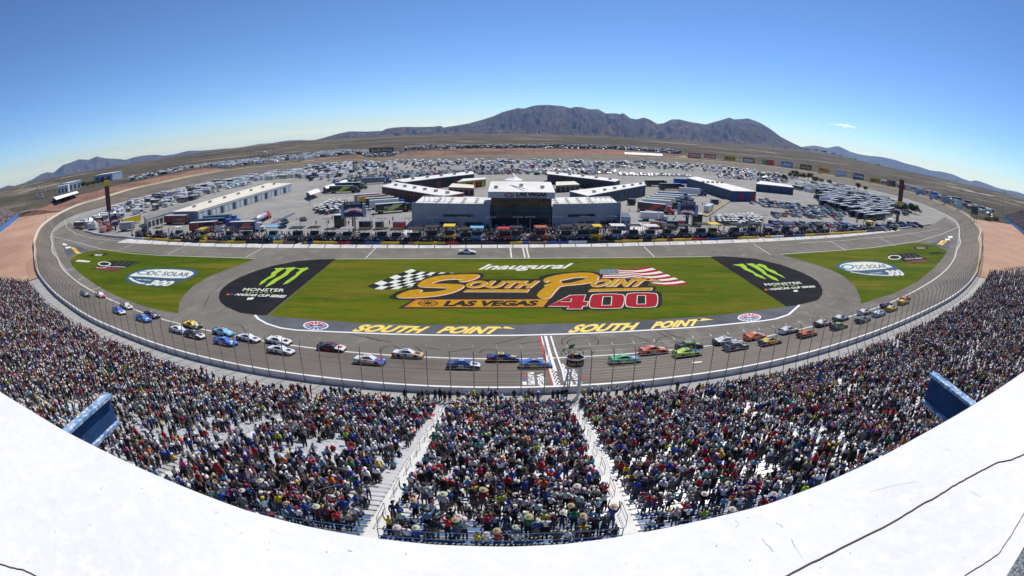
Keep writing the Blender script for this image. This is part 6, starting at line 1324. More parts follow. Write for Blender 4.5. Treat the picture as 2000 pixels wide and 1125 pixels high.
def tent(label, roofpx, h0=3., h1=3.7, out=False, cat='tent'):
    zb = T(*roofpx[0])[2] if out else 0.; P = [Vector(G(x, y, h0+zb)) for x, y in roofpx]; c = sum(P, Vector())/4; g = thing('white_tent', label, cat, (c.x, c.y, zb), 0, 'white marquee tents'); L = [Vector((p.x-c.x, p.y-c.y, h0)) for p in P]
    m0, m1 = (L[0]+L[1])/2, (L[2]+L[3])/2; m0 = m0+Vector((0, 0, h1-h0)); m1 = m1+Vector((0, 0, h1-h0)); tm = mat('tent canvas', (.80,.80,.79), .7, 0, .06, .4)
    MB().add(L+[m0, m1], [(1, 2, 5, 4), (0, 4, 5, 3), (0, 1, 4), (2, 3, 5)]).build('canopy', tm, g)
    for p in L: MB().tube([(p.x*.98, p.y*.98, 0), (p.x*.98, p.y*.98, h0)], .06, 4).build('pole', STEEL, g)
    MB().add([L[1]*.99, L[2]*.99, Vector((L[2].x, L[2].y, 0))*.99, Vector((L[1].x, L[1].y, 0))*.99], [(0, 1, 2, 3)]).build('side_curtain', mat('tent curtain', (.35,.36,.38), .8), g)
tent('white marquee on the open lot, nearest the camera of three', [(607,381),(598,375.5),(616.5,368.8),(626.6,373.6)]); tent('white marquee, middle one of three on the open lot', [(638,368.6),(631,364.8),(649,359.2),(655.7,362.8)]); tent('white marquee, furthest of three on the open lot', [(666.5,358.7),(660,356),(673,351.2),(680,354)])
tent('long white marquee outside the track beyond the left bank', [(110,390.5),(102,385.8),(147,373.8),(154,376.3)], 3, 3.8, True); tent('small white marquee beyond the right blue workshop', [(1490,347),(1486,345),(1496,343),(1500,345)]); p = G(1003, 351); zt_, zb_ = zat(1003, 338, p), zat(1003, 353, p); rr_ = 28/FPX*math.hypot(p[0], p[1]); g = thing('canopy_tent', 'white peaked tensile canopy behind the tower roof', 'tent', p); lathe([(rr_*q, zb_+(zt_-zb_)*e_) for q, e_ in ((1,0),(.65,.12),(.35,.32),(.15,.62),(.03,1))], 20).build('canopy', mat('tent canvas'), g, True); MB().tube([(0, 0, 0), (0, 0, zt_)], .3, 6).build('mast', STEEL, g)
# ------------------------------------------------------------------ video screens and scoring towers
SCR = None
def screen_mat():
    m = mat('video picture', (.05,.04,.09), .3); t = m.node_tree; b = t.nodes['Principled BSDF']; tc = nd(t, 'ShaderNodeTexCoord'); wv = nd(t, 'ShaderNodeTexWave', wave_type='RINGS'); wv.inputs['Scale'].default_value = .10; wv.inputs['Distortion'].default_value = 9; wv.inputs['Detail'].default_value = 3; t.links.new(tc.outputs['Object'], wv.inputs['Vector'])
    cr = nd(t, 'ShaderNodeValToRGB'); e = cr.color_ramp.elements; e[0].position = .35; e[0].color = (.012,.010,.03,1); e[1].position = .9; e[1].color = (.16,.13,.30,1); e.new(.97).color = (.5,.35,.25,1); t.links.new(wv.outputs['Fac'], cr.inputs[0]); t.links.new(cr.outputs[0], b.inputs['Base Color'])
    t.links.new(cr.outputs[0], b.inputs['Emission Color']); b.inputs['Emission Strength'].default_value = .5; return m
SCR = screen_mat()
def screen(label, base, x0, x1, y0, y1, pill=True, name='video_screen'):
    p = Vector(G(*base)); dist = math.hypot(p.x, p.y); rz = -math.atan2(p.x, p.y); g = thing(name, label, 'screen', p, rz, 'video screens')
    w_ = abs(x1-x0)/FPX*math.hypot(dist, 25)*1.0; z0, z1 = zat((x0+x1)/2, y1, p), zat((x0+x1)/2, y0, p)
    MB().box((0, 0, (z0+z1)/2), (w_, 1., z1-z0)).build('cabinet', DARK, g); MB().box((0, -.54, (z0+z1)/2), (w_*.94, .06, (z1-z0)*.94)).build('display', SCR, g)
    mb = MB(); mb.box((-w_*.06, .2, z0/2), (.5, .5, z0)); mb.box((w_*.06, .2, z0/2), (.5, .5, z0)); mb.build('support', DARK, g)
    if pill:
        for s in (-1, 1): MB().box((s*(w_/2+.55), -.1, (z0+z1)/2), (1.1, 1.1, (z1-z0)*1.08)).build('side_panel', LBW, g)
        mb = MB(); text_on(mb, 'LAS VEGAS', Matrix.Translation((0, -.58, z1+.55)), w_*.8, .8); mb.build('top_lettering', WHITE, g); MB().box((0, 0, z1+.55), (w_, .9, 1.1)).build('top_panel', DARK, g)
screen('large video screen on twin posts left of the media building', (692,452), 669, 706, 400, 424); screen('large video screen on twin posts right of the media building', (1340,455), 1326, 1355, 398.5, 419.5)
screen('small video screen under the left scoring tower', (226,450), 219, 233, 420, 441, False); screen('small video screen under the right scoring tower', (1750,436), 1743, 1756, 401.5, 419, False)
def pylon(label, base, top, y1, flip):
    p = Vector(G(*base)); rz = -math.atan2(p.x, p.y); g = thing('scoring_tower', label, 'scoring tower', p, rz, 'scoring towers'); z1 = zat(*top, p); z0 = zat(base[0], y1, p); w_ = 9.5/FPX*math.hypot(p.x, p.y)
    MB().box((0, 0, (z0+z1)/2), (w_, w_*.8, z1-z0)).build('tower_body', mat('dark maroon tower', (.055,.022,.03), .5, 0, .3, .3), g); MB().box((0, 0, z0/2), (w_*.3, w_*.3, z0)).build('post', DARK, g)
    MB().box((0, 0, z1+1.5 if not flip else z0-1.3), (w_*1.05, w_*.85, 3 if not flip else 2.6)).build('yellow_band', YEL, g)
    for k in range(20):
        z = z0+(z1-z0)*(k+.5)/20; text_on(MB(), str((k*7+3) % 48), Matrix.Translation((0, -w_*.41, z)), w_*.55, (z1-z0)/20*.6).build('number_lettering', mat('amber lamp digits', (.30,.14,.05), .5, 0, .2, 1), g)
pylon('tall dark scoring tower with yellow top at the left end of the infield', (216,440), (208,363.5), 411, False); pylon('tall dark scoring tower with yellow foot at the right end of the infield', (1753,436), (1754,349), 392, True)
# ------------------------------------------------------------------ billboards, poles
def board(x0, x1, y0, y1, bgc, text, tc, label, post=True, outpos=None, accent=None):
    xc = (x0+x1)/2
    if outpos: p = Vector(T(*outpos))
    else:
        wy = float(np.interp(xc, [q[0] for q in OUT_PX if q[1] < 480 and q[0] > 900][::-1], [q[1] for q in OUT_PX if q[1] < 480 and q[0] > 900][::-1])); a = ang(G(xc, wy, zout_px(wy))); p = Vector((OC[0]+(lerp_t(RO, a)+7)*math.cos(a), OC[1]+(lerp_t(RO, a)+7)*math.sin(a), lerp_t(ZO, a)))
        d = ray(xc, wy); az = math.atan2(d[0], d[1]); r_ = math.hypot(p.x, p.y); p.x, p.y = r_*math.sin(az), r_*math.cos(az)
    az = math.atan2(p.x, p.y); dist = math.hypot(p.x, p.y); z0, z1 = zat(xc, y1, p), zat(xc, y0, p); tang = abs(x1-x0)
    w_ = math.hypot(tang, 0)/FPX*dist*1.02; g = thing('billboard', label, 'billboard', (p.x, p.y, p.z), -az, 'billboards round the oval'); z0 -= p.z; z1 -= p.z
    if z1-z0 < 1.5: z1 = z0+3
    MB().box((0, 0, (z0+z1)/2), (w_, .4, z1-z0)).build('panel', paint(bgc), g); mb = MB()
    for k in (-.4, 0, .4): mb.box((k*w_, .35, z1/2-1), (.3, .3, z1+2))
    mb.box((0, .37, z0+.5), (w_*.9, .2, .2))
    mb.build('support', DARK, g)
    if text: mb = MB(); text_on(mb, text, Matrix.Translation((0, -.22, (z0+z1)/2)), w_*.84, (z1-z0)*.55, 0, .1, .05); mb.build('lettering', paint(tc), g)
    if accent: MB().box((-w_*.32, -.215, (z0+z1)/2), (w_*.3, .02, (z1-z0)*.9)).build('accent_panel', paint(accent), g)
TAN = (.62,.42,.2)
for b in ((1344,1368,299,309,Rd,'TOYOTA',W_,'red billboard with white word, first of the row on the back straight'),(1375,1398,300.5,309.5,Rd,'Coca-Cola',W_,'red billboard with white script, second of the row'),(1413,1437,303,314.5,Ye,'MADE IN',K_,'yellow billboard beside the red script one'),(1451,1474,308,319,Mr,'SPEEDWAY',W_,'maroon billboard between a yellow and a red one'),(1488,1512,312,322.5,Rd,'',W_,'red billboard with green middle left of the blue letters',Gn),(1525,1548,316,327,Bu,'UMC',W_,'blue billboard with three big white letters'),(1562,1585,321.5,332,K_,'South Point',TAN,'black billboard with tan script in the right-hand row'),(1597,1620,327,337.5,Ye,'PIRELLI',Rd,'yellow billboard with red letters'),(1631,1653,333,344,(.35,.5,.68),'DESERT',W_,'pale blue billboard right of the yellow and red one'),(1665.5,1686.5,339,350.5,Nv,'TheLasVegas',W_,'navy billboard with small white writing'),
          (1698,1720,346,358.5,Ye,'MADE IN',K_,'yellow billboard close before the right scoring tower'),(1731,1749,352.5,365.5,K_,'',W_,'red, white and black billboard just before the right scoring tower',Rd),(1762,1779,361,373,(.5,.53,.56),'TOYOTA',W_,'pale grey billboard just past the right scoring tower',Rd),(1788,1807,370,382,(.45,.55,.65),'GEICO',Bu,'pale billboard with blue capital letters'),(1815,1831,375.5,391,Bu,'SUNOCO',W_,'bright blue billboard on the turn'),(1838,1855,384,396,(.3,.32,.34),'',W_,'grey billboard on the turn'),(1867,1879,391,407,(.45,.6,.72),'100',W_,'tall pale blue billboard on the turn'),(1894,1908,402,418,(.03,.05,.05),'',W_,'dark green black board at the end of the row')):
    board(*b[:8], accent=b[8] if len(b) > 8 else None)
board(722,769,288.5,297.5,K_,'South Point',TAN,'long black sign with tan script beyond the back straight on the left', outpos=(745,301))
mb = MB(); P = [Vector(T(x, y))+Vector((0, 0, .25)) for x, y in ((1219,297.5),(1293,300.5),(1295,305),(1221,301.5))]; c = sum(P, Vector())/4; mb.add([p-c for p in P], [(0, 1, 2, 3)]); mb.add([p-c-Vector((0, 0, .2)) for p in P], [(3, 2, 1, 0)]); tag(mb.build('white_banner', mat('banner white', (.8,.8,.8), .7, 0, .05, .3), loc=c), 'long blank white banner lying on the red bank at the back', 'banner')
k = 0
PX_P = [92,120,144,168,194,226,256,284,318,352,395,440,490,540,590,640,690,740,801,870,930,985,1040,1098,1141,1180,1220,1260,1295,1332,1371,1405,1444,1481,1518,1555,1590,1625,1660,1695,1740,1783,1815,1850]
so_px = sorted([p for p in OUT_PX if p[1] < 480 and p[0] > 72], key=lambda p: p[0])
for x in PX_P:
    wy = float(np.interp(x, [p[0] for p in so_px], [p[1] for p in so_px])); a = ang(G(x, wy, zout_px(wy))); p = (OC[0]+(lerp_t(RO, a)+.6)*math.cos(a), OC[1]+(lerp_t(RO, a)+.6)*math.sin(a), lerp_t(ZO, a)-.3); h = 8.5 if x < 430 else 14
    o = MB().tube([(0, 0, 0), (0, 0, h)], [.17, .09], 5).build('fence_pole', POSTM, loc=p); k += 1; where = 'left turn' if x < 430 else 'back straight' if x < 1330 else 'right turn'
    n = sum(1 for q in PX_P if q <= x and (('left turn' if q < 430 else 'back straight' if q < 1330 else 'right turn') == where)); tag(o, f'thin tall grey pole on the outer wall, {where}, {ORD[n] if n <= 20 else "last"} from the left', 'pole', 'poles along the far outer wall')
def flood(px, top, label):
    p = Vector(T(*px)) if surf_z(*T(*px)[:2]) >= 0 else Vector(G(*px)); h = zat(*top, p)-p.z; g = thing('floodlight', label, 'floodlight', p, -math.atan2(p.x, p.y), 'floodlights beyond the track'); MB().tube([(0, 0, 0), (0, 0, h)], [.35, .2], 6).build('mast', STEEL, g); MB().box((0, -.3, h), (3.4, .5, 1.6)).build('lamp_head', WHITE, g)
for px, top, l in (((1957,418),(1960,374),'tall floodlight mast nearest the right grandstand'),((1920,402),(1923,376),'floodlight mast second from the right grandstand'),((1876,392),(1877,370),'floodlight mast third from the right grandstand'),((55,412),(51,376),'floodlight mast by the left fairground')): flood(px, top, l)
# ------------------------------------------------------------------ pit lane
pw = thing('pit_wall', 'low pit wall with yellow, white and coloured pads along pit road', 'wall'); PWP = [Vector(S(x, y)) for x, y in dens(PITW_PX, 12)[:-int(math.hypot(1822-168, 0)//12)]]
PWP = [Vector(G(x, float(np.interp(x, [p[0] for p in PITW_PX], [p[1] for p in PITW_PX])))) for x in range(168, 1823, 6)]
mb = MB(); cols2 = [WHITE, YEL, RED, BLUE, BLACK, mat('tan pad', (.35,.2,.1), .7)]; pr2 = random.Random(3); cur, left = 0, 6
for i in range(len(PWP)-1):
    x = 168+i*6
    if x < 250 or x > 1765: m = 0
    else:
        left -= 1
        if left <= 0: cur = pick(pr2, [(1,0,40),(4,0,25),(3,0,10),(2,0,8),(5,0,8),(0,0,9)])[0]; left = pr2.randint(2, 6)
        m = cur
    a_, b_ = PWP[i], PWP[i+1]; n = Vector((b_.y-a_.y, a_.x-b_.x, 0)).normalized()*.2
    if 572 < x < 592 or 1478 < x < 1492:
        if mb.v: mb.build('barrier', cols2, pw); mb = MB()
        continue
    mb.add([a_+n, b_+n, b_-n, a_-n, *[v+Vector((0, 0, .85)) for v in (a_+n, b_+n, b_-n, a_-n)]], [(0, 1, 5, 4), (1, 2, 6, 5), (2, 3, 7, 6), (3, 0, 4, 7), (4, 5, 6, 7)], m)
mb.build('barrier', cols2, pw)
def pitbox_mb():
    mb = MB(); mb.box((0, 0, 1.0), (3.4, 1.9, 1.6)); mb.box((0, 0, 1.85), (3.6, 2.2, .1), 0, 1); mb.box((0, -.95, 1.3), (3.2, .04, .7), 0, 1)
    return mb
PBX = pitbox_mb(); up_ = MB(); up_.box((0, .5, 2.4), (2.8, .7, .9)); 
for x in (-1.2, -.4, .4, 1.2): up_.box((x, .1, 2.3), (.5, .5, .7))
pst = MB()
for x in (-1.7, 1.7):
    for y in (-1., 1.): pst.tube([(x, y, 1.8), (x, y, 4.1)], .05, 4)
for q in (-1., 1.): pst.box((0, q, 4.02), (3.5, .08, .08))
for q in (-1.7, 1.7): pst.box((q, 0, 4.02), (.08, 2.1, .08))
cano = MB(); cano.add([(-2.1,-1.4,4.05),(2.1,-1.4,4.05),(2.1,1.4,4.2),(-2.1,1.4,4.2),(-2.1,-1.4,4.17),(2.1,-1.4,4.17),(2.1,1.4,4.32),(-2.1,1.4,4.32)], [(3,2,1,0),(4,5,6,7),(0,1,5,4),(1,2,6,5),(2,3,7,6),(3,0,4,7)])
wag = MB().box((0, .4, .7), (1.4, 1.2, 1.2)).box((0, .4, 1.34), (1.5, 1.3, .1)); 
PITX = {876: Ye, 931: Lb, 987: Rd, 1058: Or, 1165: Ye, 1401: Ye, 1661: Bu, 1706: Ye, 388: Ye, 525: Lb, 672: gy, 770: K_, 300: K_}
xs = sorted(list(PITX)+[x for x in np.arange(272, 1760, 33.5) if all(abs(x-q) > 19 for q in PITX)]); pr3 = random.Random(8)
for i, x in enumerate(xs):
    wy = float(np.interp(x, [p[0] for p in PITW_PX], [p[1] for p in PITW_PX])); a_, b_ = Vector(G(x-4, wy)), Vector(G(x+4, wy)); d = (b_-a_).normalized(); n = Vector((-d.y, d.x, 0)); n = n if n.y > 0 else -n; p = (a_+b_)/2+n*3.4
    can = PITX.get(x) or pick(pr3, [(K_,0,80),((.04,.042,.045),0,0.),(W_,0,10),(Nv,0,6),(gy,0,4)])[0]; cart = can if x in PITX and can not in (gy,) and pr3.random() < .7 else pick(pr3, [(K_,0,50),(Nv,0,14),(Gy,0,14),(mar,0,8),(Bu,0,10),(Ye,0,4)])[0]
    cn = {W_:'white', K_:'black', Rd:'red', Lb:'light blue', Bu:'blue', Or:'orange', Ye:'yellow', Gy:'charcoal', Nv:'navy', gy:'grey', mar:'maroon'}
    rel = 'left of' if x < 805 else 'before' if x < 1211 else 'right of'; nn = sum(1 for q in xs if (q <= x if x < 805 else 805 <= q <= x if x < 1211 else 1211 <= q <= x)); tot = sum(1 for q in xs if q < 805)
    lab = f'pit box, {cn[can]} canopy over {cn[cart]} cart, {rel} media building, {ordw(nn)} from left'
    g = thing('pit_box', lab, 'pit box', p, math.atan2(d.y, d.x), 'pit boxes along the pit wall')
    o = inst('cart', mesh_of('cart', PBX, [paint(K_), paint(W_)]), g)
    for s_i, c in enumerate((cart, can if can != K_ else Gy)): o.material_slots[s_i].link = 'OBJECT'; o.material_slots[s_i].material = paint(c)
    inst('seat_deck', mesh_of('seat_deck', up_, DARK), g); inst('canopy_frame', mesh_of('canopy_frame', pst, STEEL), g)
    o = inst('canopy', mesh_of('canopy', cano, CLOTH), g); o.color = (*can, 1); o.location.z = pr3.uniform(-.35, .2); o.scale = (pr3.uniform(.8, 1.1), pr3.uniform(.8, 1.1), 1); [inst('tool_chest', mesh_of('tool_chest', wag, DARK), g, (q, 0, 0)) for q in (-2.8, 2.8)]; g.scale = (pr3.uniform(1., 1.25), 1.15, pr3.uniform(1., 1.25))
it = []
for _ in range(2600):
    x = pr3.uniform(255, 1765); wy = float(np.interp(x, [p[0] for p in PITW_PX], [p[1] for p in PITW_PX])); 
    if pr3.random() > (.95 if 600 < x < 1500 else .7): continue
    dy = abs(pr3.gauss(0, 6.5))+.8; dy = min(dy, 26)
    if 800 < x < 1215 and dy > 24: continue
    P = G(x, wy-dy); it.append(((P[0], P[1], .03), pr3.uniform(0, 6.28), pr3.uniform(.95, 1.08)))
for _ in range(520): P = G(pr3.uniform(806, 1212), pr3.uniform(446, 460)); it.append(((P[0], P[1], .03), pr3.uniform(0, 6.28), pr3.uniform(.95, 1.05)))
for _ in range(140): P = G(pr3.uniform(600, 1440), pr3.uniform(395, 440)); it.append(((P[0], P[1], .03), pr3.uniform(0, 6.28), 1.)) if not (P[1] > 195 and -45 < P[0] < 50) else None
crowd_mesh('pit_crew_crowd', it, [m for _, m in LOWP], 3)
def lamp_mb():
    mb = MB(); mb.tube([(0, 0, 0), (0, 0, 6.2)], .09, 5); mb.box((0, 0, 6.2), (2.6, .12, .12)); return mb
LMP = lamp_mb(); LH = MB().box((0, 0, 6.02), (.7, .35, .16)); LX = [318,352,388,422,458,500,545,588,640,692,747,800,847,903,959,1011,1035,1087,1141,1194,1254,1295,1340,1386,1424,1455,1490,1525,1560,1605]
for i, x in enumerate(LX):
    wy = float(np.interp(x, [p[0] for p in PITW_PX], [p[1] for p in PITW_PX])); P = G(x, wy-(17 if 800 < x < 1215 else 15)); n = i+1
    lab = f'double-armed lamp post behind the pit boxes, {ORD[n]} from the left end' if n <= 20 else f'double-armed lamp post behind the pit boxes, {ORD[len(LX)-i]} from the right end'
    g = thing('lamp_post', lab, 'lamp post', P, 0, 'lamp posts behind the pit boxes'); inst('pole', mesh_of('lamp_pole', LMP, POSTM), g); [inst('lamp_head', mesh_of('lamp_head', LH, STEEL), g, (q, 0, 0)) for q in (-1.3, 1.3)]
# fence behind the pit boxes
for lab, pts in (('grey mesh fence behind the left pit boxes', [(330,451),(420,457),(520,458.5),(640,459),(790,459)]), ('grey mesh fence behind the right pit boxes', [(1222,456),(1330,454),(1440,449.5),(1560,445),(1660,440)])):
    fn = thing('pit_fence', lab, 'fence'); W3 = [Vector(G(*p)) for p in pts]; mb = MB()
    for h in (.1, 1.2, 2.3): mb.tube([v+Vector((0, 0, h)) for v in W3], .03, 4)
    mb.build('rail', POSTM, fn)
    for a_, b_ in zip(W3, W3[1:]):
        n = int((b_-a_).length/6)
        for k in range(n): v = a_.lerp(b_, k/n); MB().tube([v, v+Vector((0, 0, 2.4))], .05, 4).build('post', POSTM, fn)
# brown ramp, white ramps by the building
mb = MB(); P = [G(x, y, .0) for x, y in ((1362,420),(1382,424),(1440,385),(1430,383))]; mb.prism([p[:2] for p in P], .03, .5); tag(mb.build('ramp', mat('tan ramp', (.33,.27,.17), .9, 0, .3, .3)), 'tan ramp running up between the carts and the blue workshop', 'ramp')
for lab, q in (('white paved apron at the left end of the media building', [(790,452),(805,440),(806,456),(782,460)]), ('white paved apron at the right end of the media building', [(1211,455),(1212,436),(1255,436),(1262,448),(1230,457)])):
    mb = MB(); poly_mb(mb, q, .05); o = mb.build('concrete_apron', mat('white concrete', (.62,.61,.58), .8, 0, .2, .3)); kind(o, 'structure')
# boxes and carts behind the pits
for i, (x, y, c, s_) in enumerate([(665,443,K_,(4,3,4.5)),(780,447,Rd,(4,2.5,2.5)),(715,447,K_,(4.5,2.5,2.8)),(742,447,K_,(3,2.2,2.6)),(1360,440,K_,(4,3,4.6)),(1312,447,K_,(4.2,2.6,3)),(1278,446,Or,(3.6,2.4,2.6)),(1292,446,mar,(2.6,2,2.2)),(1331,441,Rd,(3,2,2.)),(410,452,W_,(4,2.4,2.4)),(430,452,W_,(4,2.4,2.4)),(405,454,Or,(3,1.6,2.2)),(1233,400,K_,(3.5,2.4,2.8)),(1395,400,K_,(4,2.6,2.8))]):
    p = G(x, y, .03); g = thing('equipment_crate', f'{ {K_:"black", Rd:"red", Or:"orange", mar:"maroon", W_:"white"}[c]} equipment box about {s_[2]:.0f} m tall, {["first","second","third","fourth","fifth","sixth","seventh","eighth","ninth","tenth","eleventh","twelfth","thirteenth","fourteenth"][sorted([q[0] for q in [(665,),(780,),(715,),(742,),(1360,),(1312,),(1278,),(1292,),(1331,),(410,),(430,),(405,),(1233,),(1395,)]]).index(x)]} from the left behind the pit boxes', 'equipment box', p, pr3.uniform(-.2, .2), 'equipment boxes behind the pits')
    MB().box((0, 0, s_[2]/2+.2), (s_[0], s_[1], s_[2]-.2)).build('box_body', paint(c), g); MB().box((0, 0, s_[2]+.13), (s_[0]*1.04, s_[1]*1.04, .06)).build('lid', paint(W_ if s_[2] > 4 else Gy), g); mb = MB(); wheels(mb, (s_[0]*.3, -s_[0]*.3), s_[1]*.42, .2, .15); mb.box((0, 0, .2), (s_[0]*.7, s_[1]*.84, .12)); mb.m = [0]*len(mb.m); mb.build('wheel', TYRE, g)
# white barrier blocks near the tanker
for k in range(9):
    u = k/8; p = G(535+37*u, 436-17*u, .03); tag(MB().box((0, 0, .5), (2.2, .5, 1.), .8, 0, .8).build('barrier_block', WHITE, loc=p), f'white barrier block on the open lot, {ORD[k+1]} of nine from the tanker end', 'barrier', 'white barrier blocks on the open lot')
# ------------------------------------------------------------------ trees
LEAF = ground_mat('leaf green', [(.075,.095,.028)], [((.04,.06,.018), .6, .4, .65), ((.13,.14,.05), 1.7, .52, .72)]); BARK = mat('bark', (.12,.085,.06), .9, 0, .3, 2)
def tree_mb(seed, h, w_, n=420):
    rg = random.Random(seed); mb = MB(); lumps = [(rg.gauss(0, w_*.28), rg.gauss(0, w_*.28), h*rg.uniform(.45, .85), w_*rg.uniform(.22, .38)) for _ in range(7)]
    for _ in range(n):
        lx, ly, lz, lr = rg.choice(lumps); v = Vector((rg.gauss(0, 1), rg.gauss(0, 1), rg.gauss(0, 1))).normalized()*lr*rg.uniform(.5, 1.05); c = Vector((lx, ly, lz))+v; a_ = Vector((rg.gauss(0, 1), rg.gauss(0, 1), rg.gauss(0, 1))).normalized(); b_ = a_.orthogonal().normalized(); s_ = w_*rg.uniform(.05, .10); mb.add([c-a_*s_, c+b_*s_*.7, c+a_*s_, c-b_*s_*.7], [(0, 1, 2, 3)])
    tr = MB().tube([(0, 0, 0), (.1, 0, h*.3), (0, .1, h*.6)], [h*.035, h*.028, h*.014], 6)
    for k in range(4): a_ = k*1.6; tr.tube([(.05, 0, h*.32), (math.cos(a_)*w_*.25, math.sin(a_)*w_*.25, h*.62)], [h*.016, h*.006], 4)
    return mb, tr
TM = [tuple(mesh_of(f'{n}_{i}', m, mm) for n, m, mm in zip(('crown', 'trunk'), tree_mb(i, 6, 6), (LEAF, BARK))) for i in range(3)]
TP = [(1546,350,1.1),(1556,349,1.3),(1566,351,1.1),(1578,353,1.4),(1590,357,1.0),(1602,359,.9),(1620,361,.9),(1676,370,1.),(1690,373,.8),(1588,365,.8),(1633,372,.8),(1766,413,.9),(1773,414,1.),(1780,416,1.05),(1788,418,1.),(1523,350,.8),(1533,352,.9)]
for i, (x, y, s_) in enumerate(TP):
    p = G(x, y, .02); g = thing('tree', f'small green tree among the coaches on the right, {ORD[sorted([q[0] for q in TP]).index(x)+1]} counted from the left', 'tree', p, i*1.3, 'trees on the right of the infield'); g.scale = (s_, s_, s_*pr3.uniform(.85, 1.1)); inst('crown', TM[i % 3][0], g); inst('trunk', TM[i % 3][1], g)
for i, (x, y, s_) in enumerate([(163,368,.8),(172,366,.7),(182,364,.8),(192,361.5,.6),(200,359.5,.8),(208,357,.6)]):
    p = T(x, y); g = thing('tree', f'bushy tree beyond the left red bank, {ORD[i+1 if i < 6 else i-5]} {"by the sheds" if i < 6 else "near the picture edge"}', 'tree', p, i*1.1, 'trees outside the left turn'); g.scale = (s_*1.3,)*3; inst('crown', TM[i % 3][0], g); inst('trunk', TM[i % 3][1], g)
mb = MB(); 
hd_, _t = tree_mb(9, 3, 7, 700)
for x, y, l in ((1930,431,'green hedge on the right bank, nearer half'),(1945,430.5,'green hedge on the right bank, farther half')): o = inst('hedge', mesh_of('hedge', hd_, LEAF), None, T(x, y)); tag(o, l, 'hedge', 'hedge at the foot of the right grandstand'); o.scale = (1.1, 1.1, .7)
# palms and water tower beyond the left bank
def palm(x, y, i):
    p = T(x, y); g = thing('palm_tree', f'thin palm tree beyond the campground on the left, {ORD[i+1]} from the left', 'palm tree', p, i, 'palms beyond the campground'); MB().tube([(0, 0, 0), (.2, 0, 5), (.1, .1, 10)], [.35, .25, .2], 5).build('trunk', BARK, g); mb = MB()
    for k in range(11): a_ = k*.571; mb.add([(.1, .1, 10), (math.cos(a_-.1)*1.8, math.sin(a_-.1)*1.8, 10.7), (math.cos(a_)*3.2, math.sin(a_)*3.2, 9.3), (math.cos(a_+.1)*1.8, math.sin(a_+.1)*1.8, 10.6)], [(0, 1, 2, 3)])
    mb.build('crown', LEAF, g)
for i, (x, y) in enumerate([(484,309),(490,308),(497,307.5),(506,306.5),(513,306),(524,304.5),(534,303.5)]): palm(x, y, i)
p = Vector(T(518,305)); h = zat(518,296,p)-p.z; g = thing('water_tower', 'white cylindrical water tower beyond the campground', 'water tower', p); mb = lathe([(4,h*.55),(4,h*.95),(.3,h)], 14); mb.build('tank', WHITE, g); 
for a_ in range(4): MB().tube([(3*math.cos(a_*1.57), 3*math.sin(a_*1.57), 0), (3*math.cos(a_*1.57), 3*math.sin(a_*1.57), h*.56)], .4, 5).build('leg', WHITE, g)
# fairground and sheds beyond the left turn
p = Vector(T(81,388)); r_ = 11/FPX*math.hypot(p.x, p.y); g = thing('ferris_wheel', 'thin white ferris wheel beyond the left bank', 'ferris wheel', p, -math.atan2(p.x, p.y)+.2); C_ = r_*1.15; mb = MB(); N_ = 24
for y in (-.8, .8): mb.tube([(r_*math.cos(2*math.pi*i/N_), y, C_+r_*math.sin(2*math.pi*i/N_)) for i in range(N_+1)], .16, 4)
for i in range(12): a_ = 2*math.pi*i/12; mb.tube([(0, 0, C_), (r_*math.cos(a_), 0, C_+r_*math.sin(a_))], .10, 3)
mb.build('wheel_frame', OFFW, g); mb = MB()
for i in range(12): a_ = 2*math.pi*i/12; MB().box((r_*math.cos(a_), 0, C_+r_*math.sin(a_)-.7), (1.1, 1.1, 1.1)).build('gondola', RED, g)
mb = MB()
for s_ in (-1, 1): mb.tube([(s_*r_*.5, 1.2, 0), (0, 1., C_)], .22, 4); mb.tube([(s_*r_*.5, -1.2, 0), (0, -1., C_)], .22, 4)
mb.build('support', OFFW, g)
def outshed(label, x0, x1, yb, h, dep, wall, roofm, name='warehouse'):
    a_, b_ = Vector(T(x0, yb[0])), Vector(T(x1, yb[1])); d = b_-a_; n = Vector((-d.y, d.x, 0)).normalized(); n = n if n.dot(a_) > 0 else -n; g = thing(name, label, 'building', a_); L = [(0, 0), (d.x, d.y), (d.x+n.x*dep, d.y+n.y*dep), (n.x*dep, n.y*dep)]; MB().prism(L, -2, h).build('wall', wall, g); MB().prism([(x*1.01, y*1.01) for x, y in L], h+.002, h+.5).build('roof', roofm, g)
    for k in range(3): q = d*(.2+.3*k)-n*.06; MB().box((q.x, q.y, h*.4), (d.length*.12, .12, h*.6), math.atan2(d.y, d.x)).build('door', DWALL, g)
outshed('white storage hall beyond the left bank beside the ferris wheel', 112, 134, (379.5,375), 7, 14, WHITE, ROOFW); outshed('blue and white hall beyond the left bank', 134, 160, (373,367), 8, 16, LBW, ROOFW); outshed('long white roofed hall beyond the left scoring tower', 184, 220, (357,352), 8, 20, LBW, ROOFW)
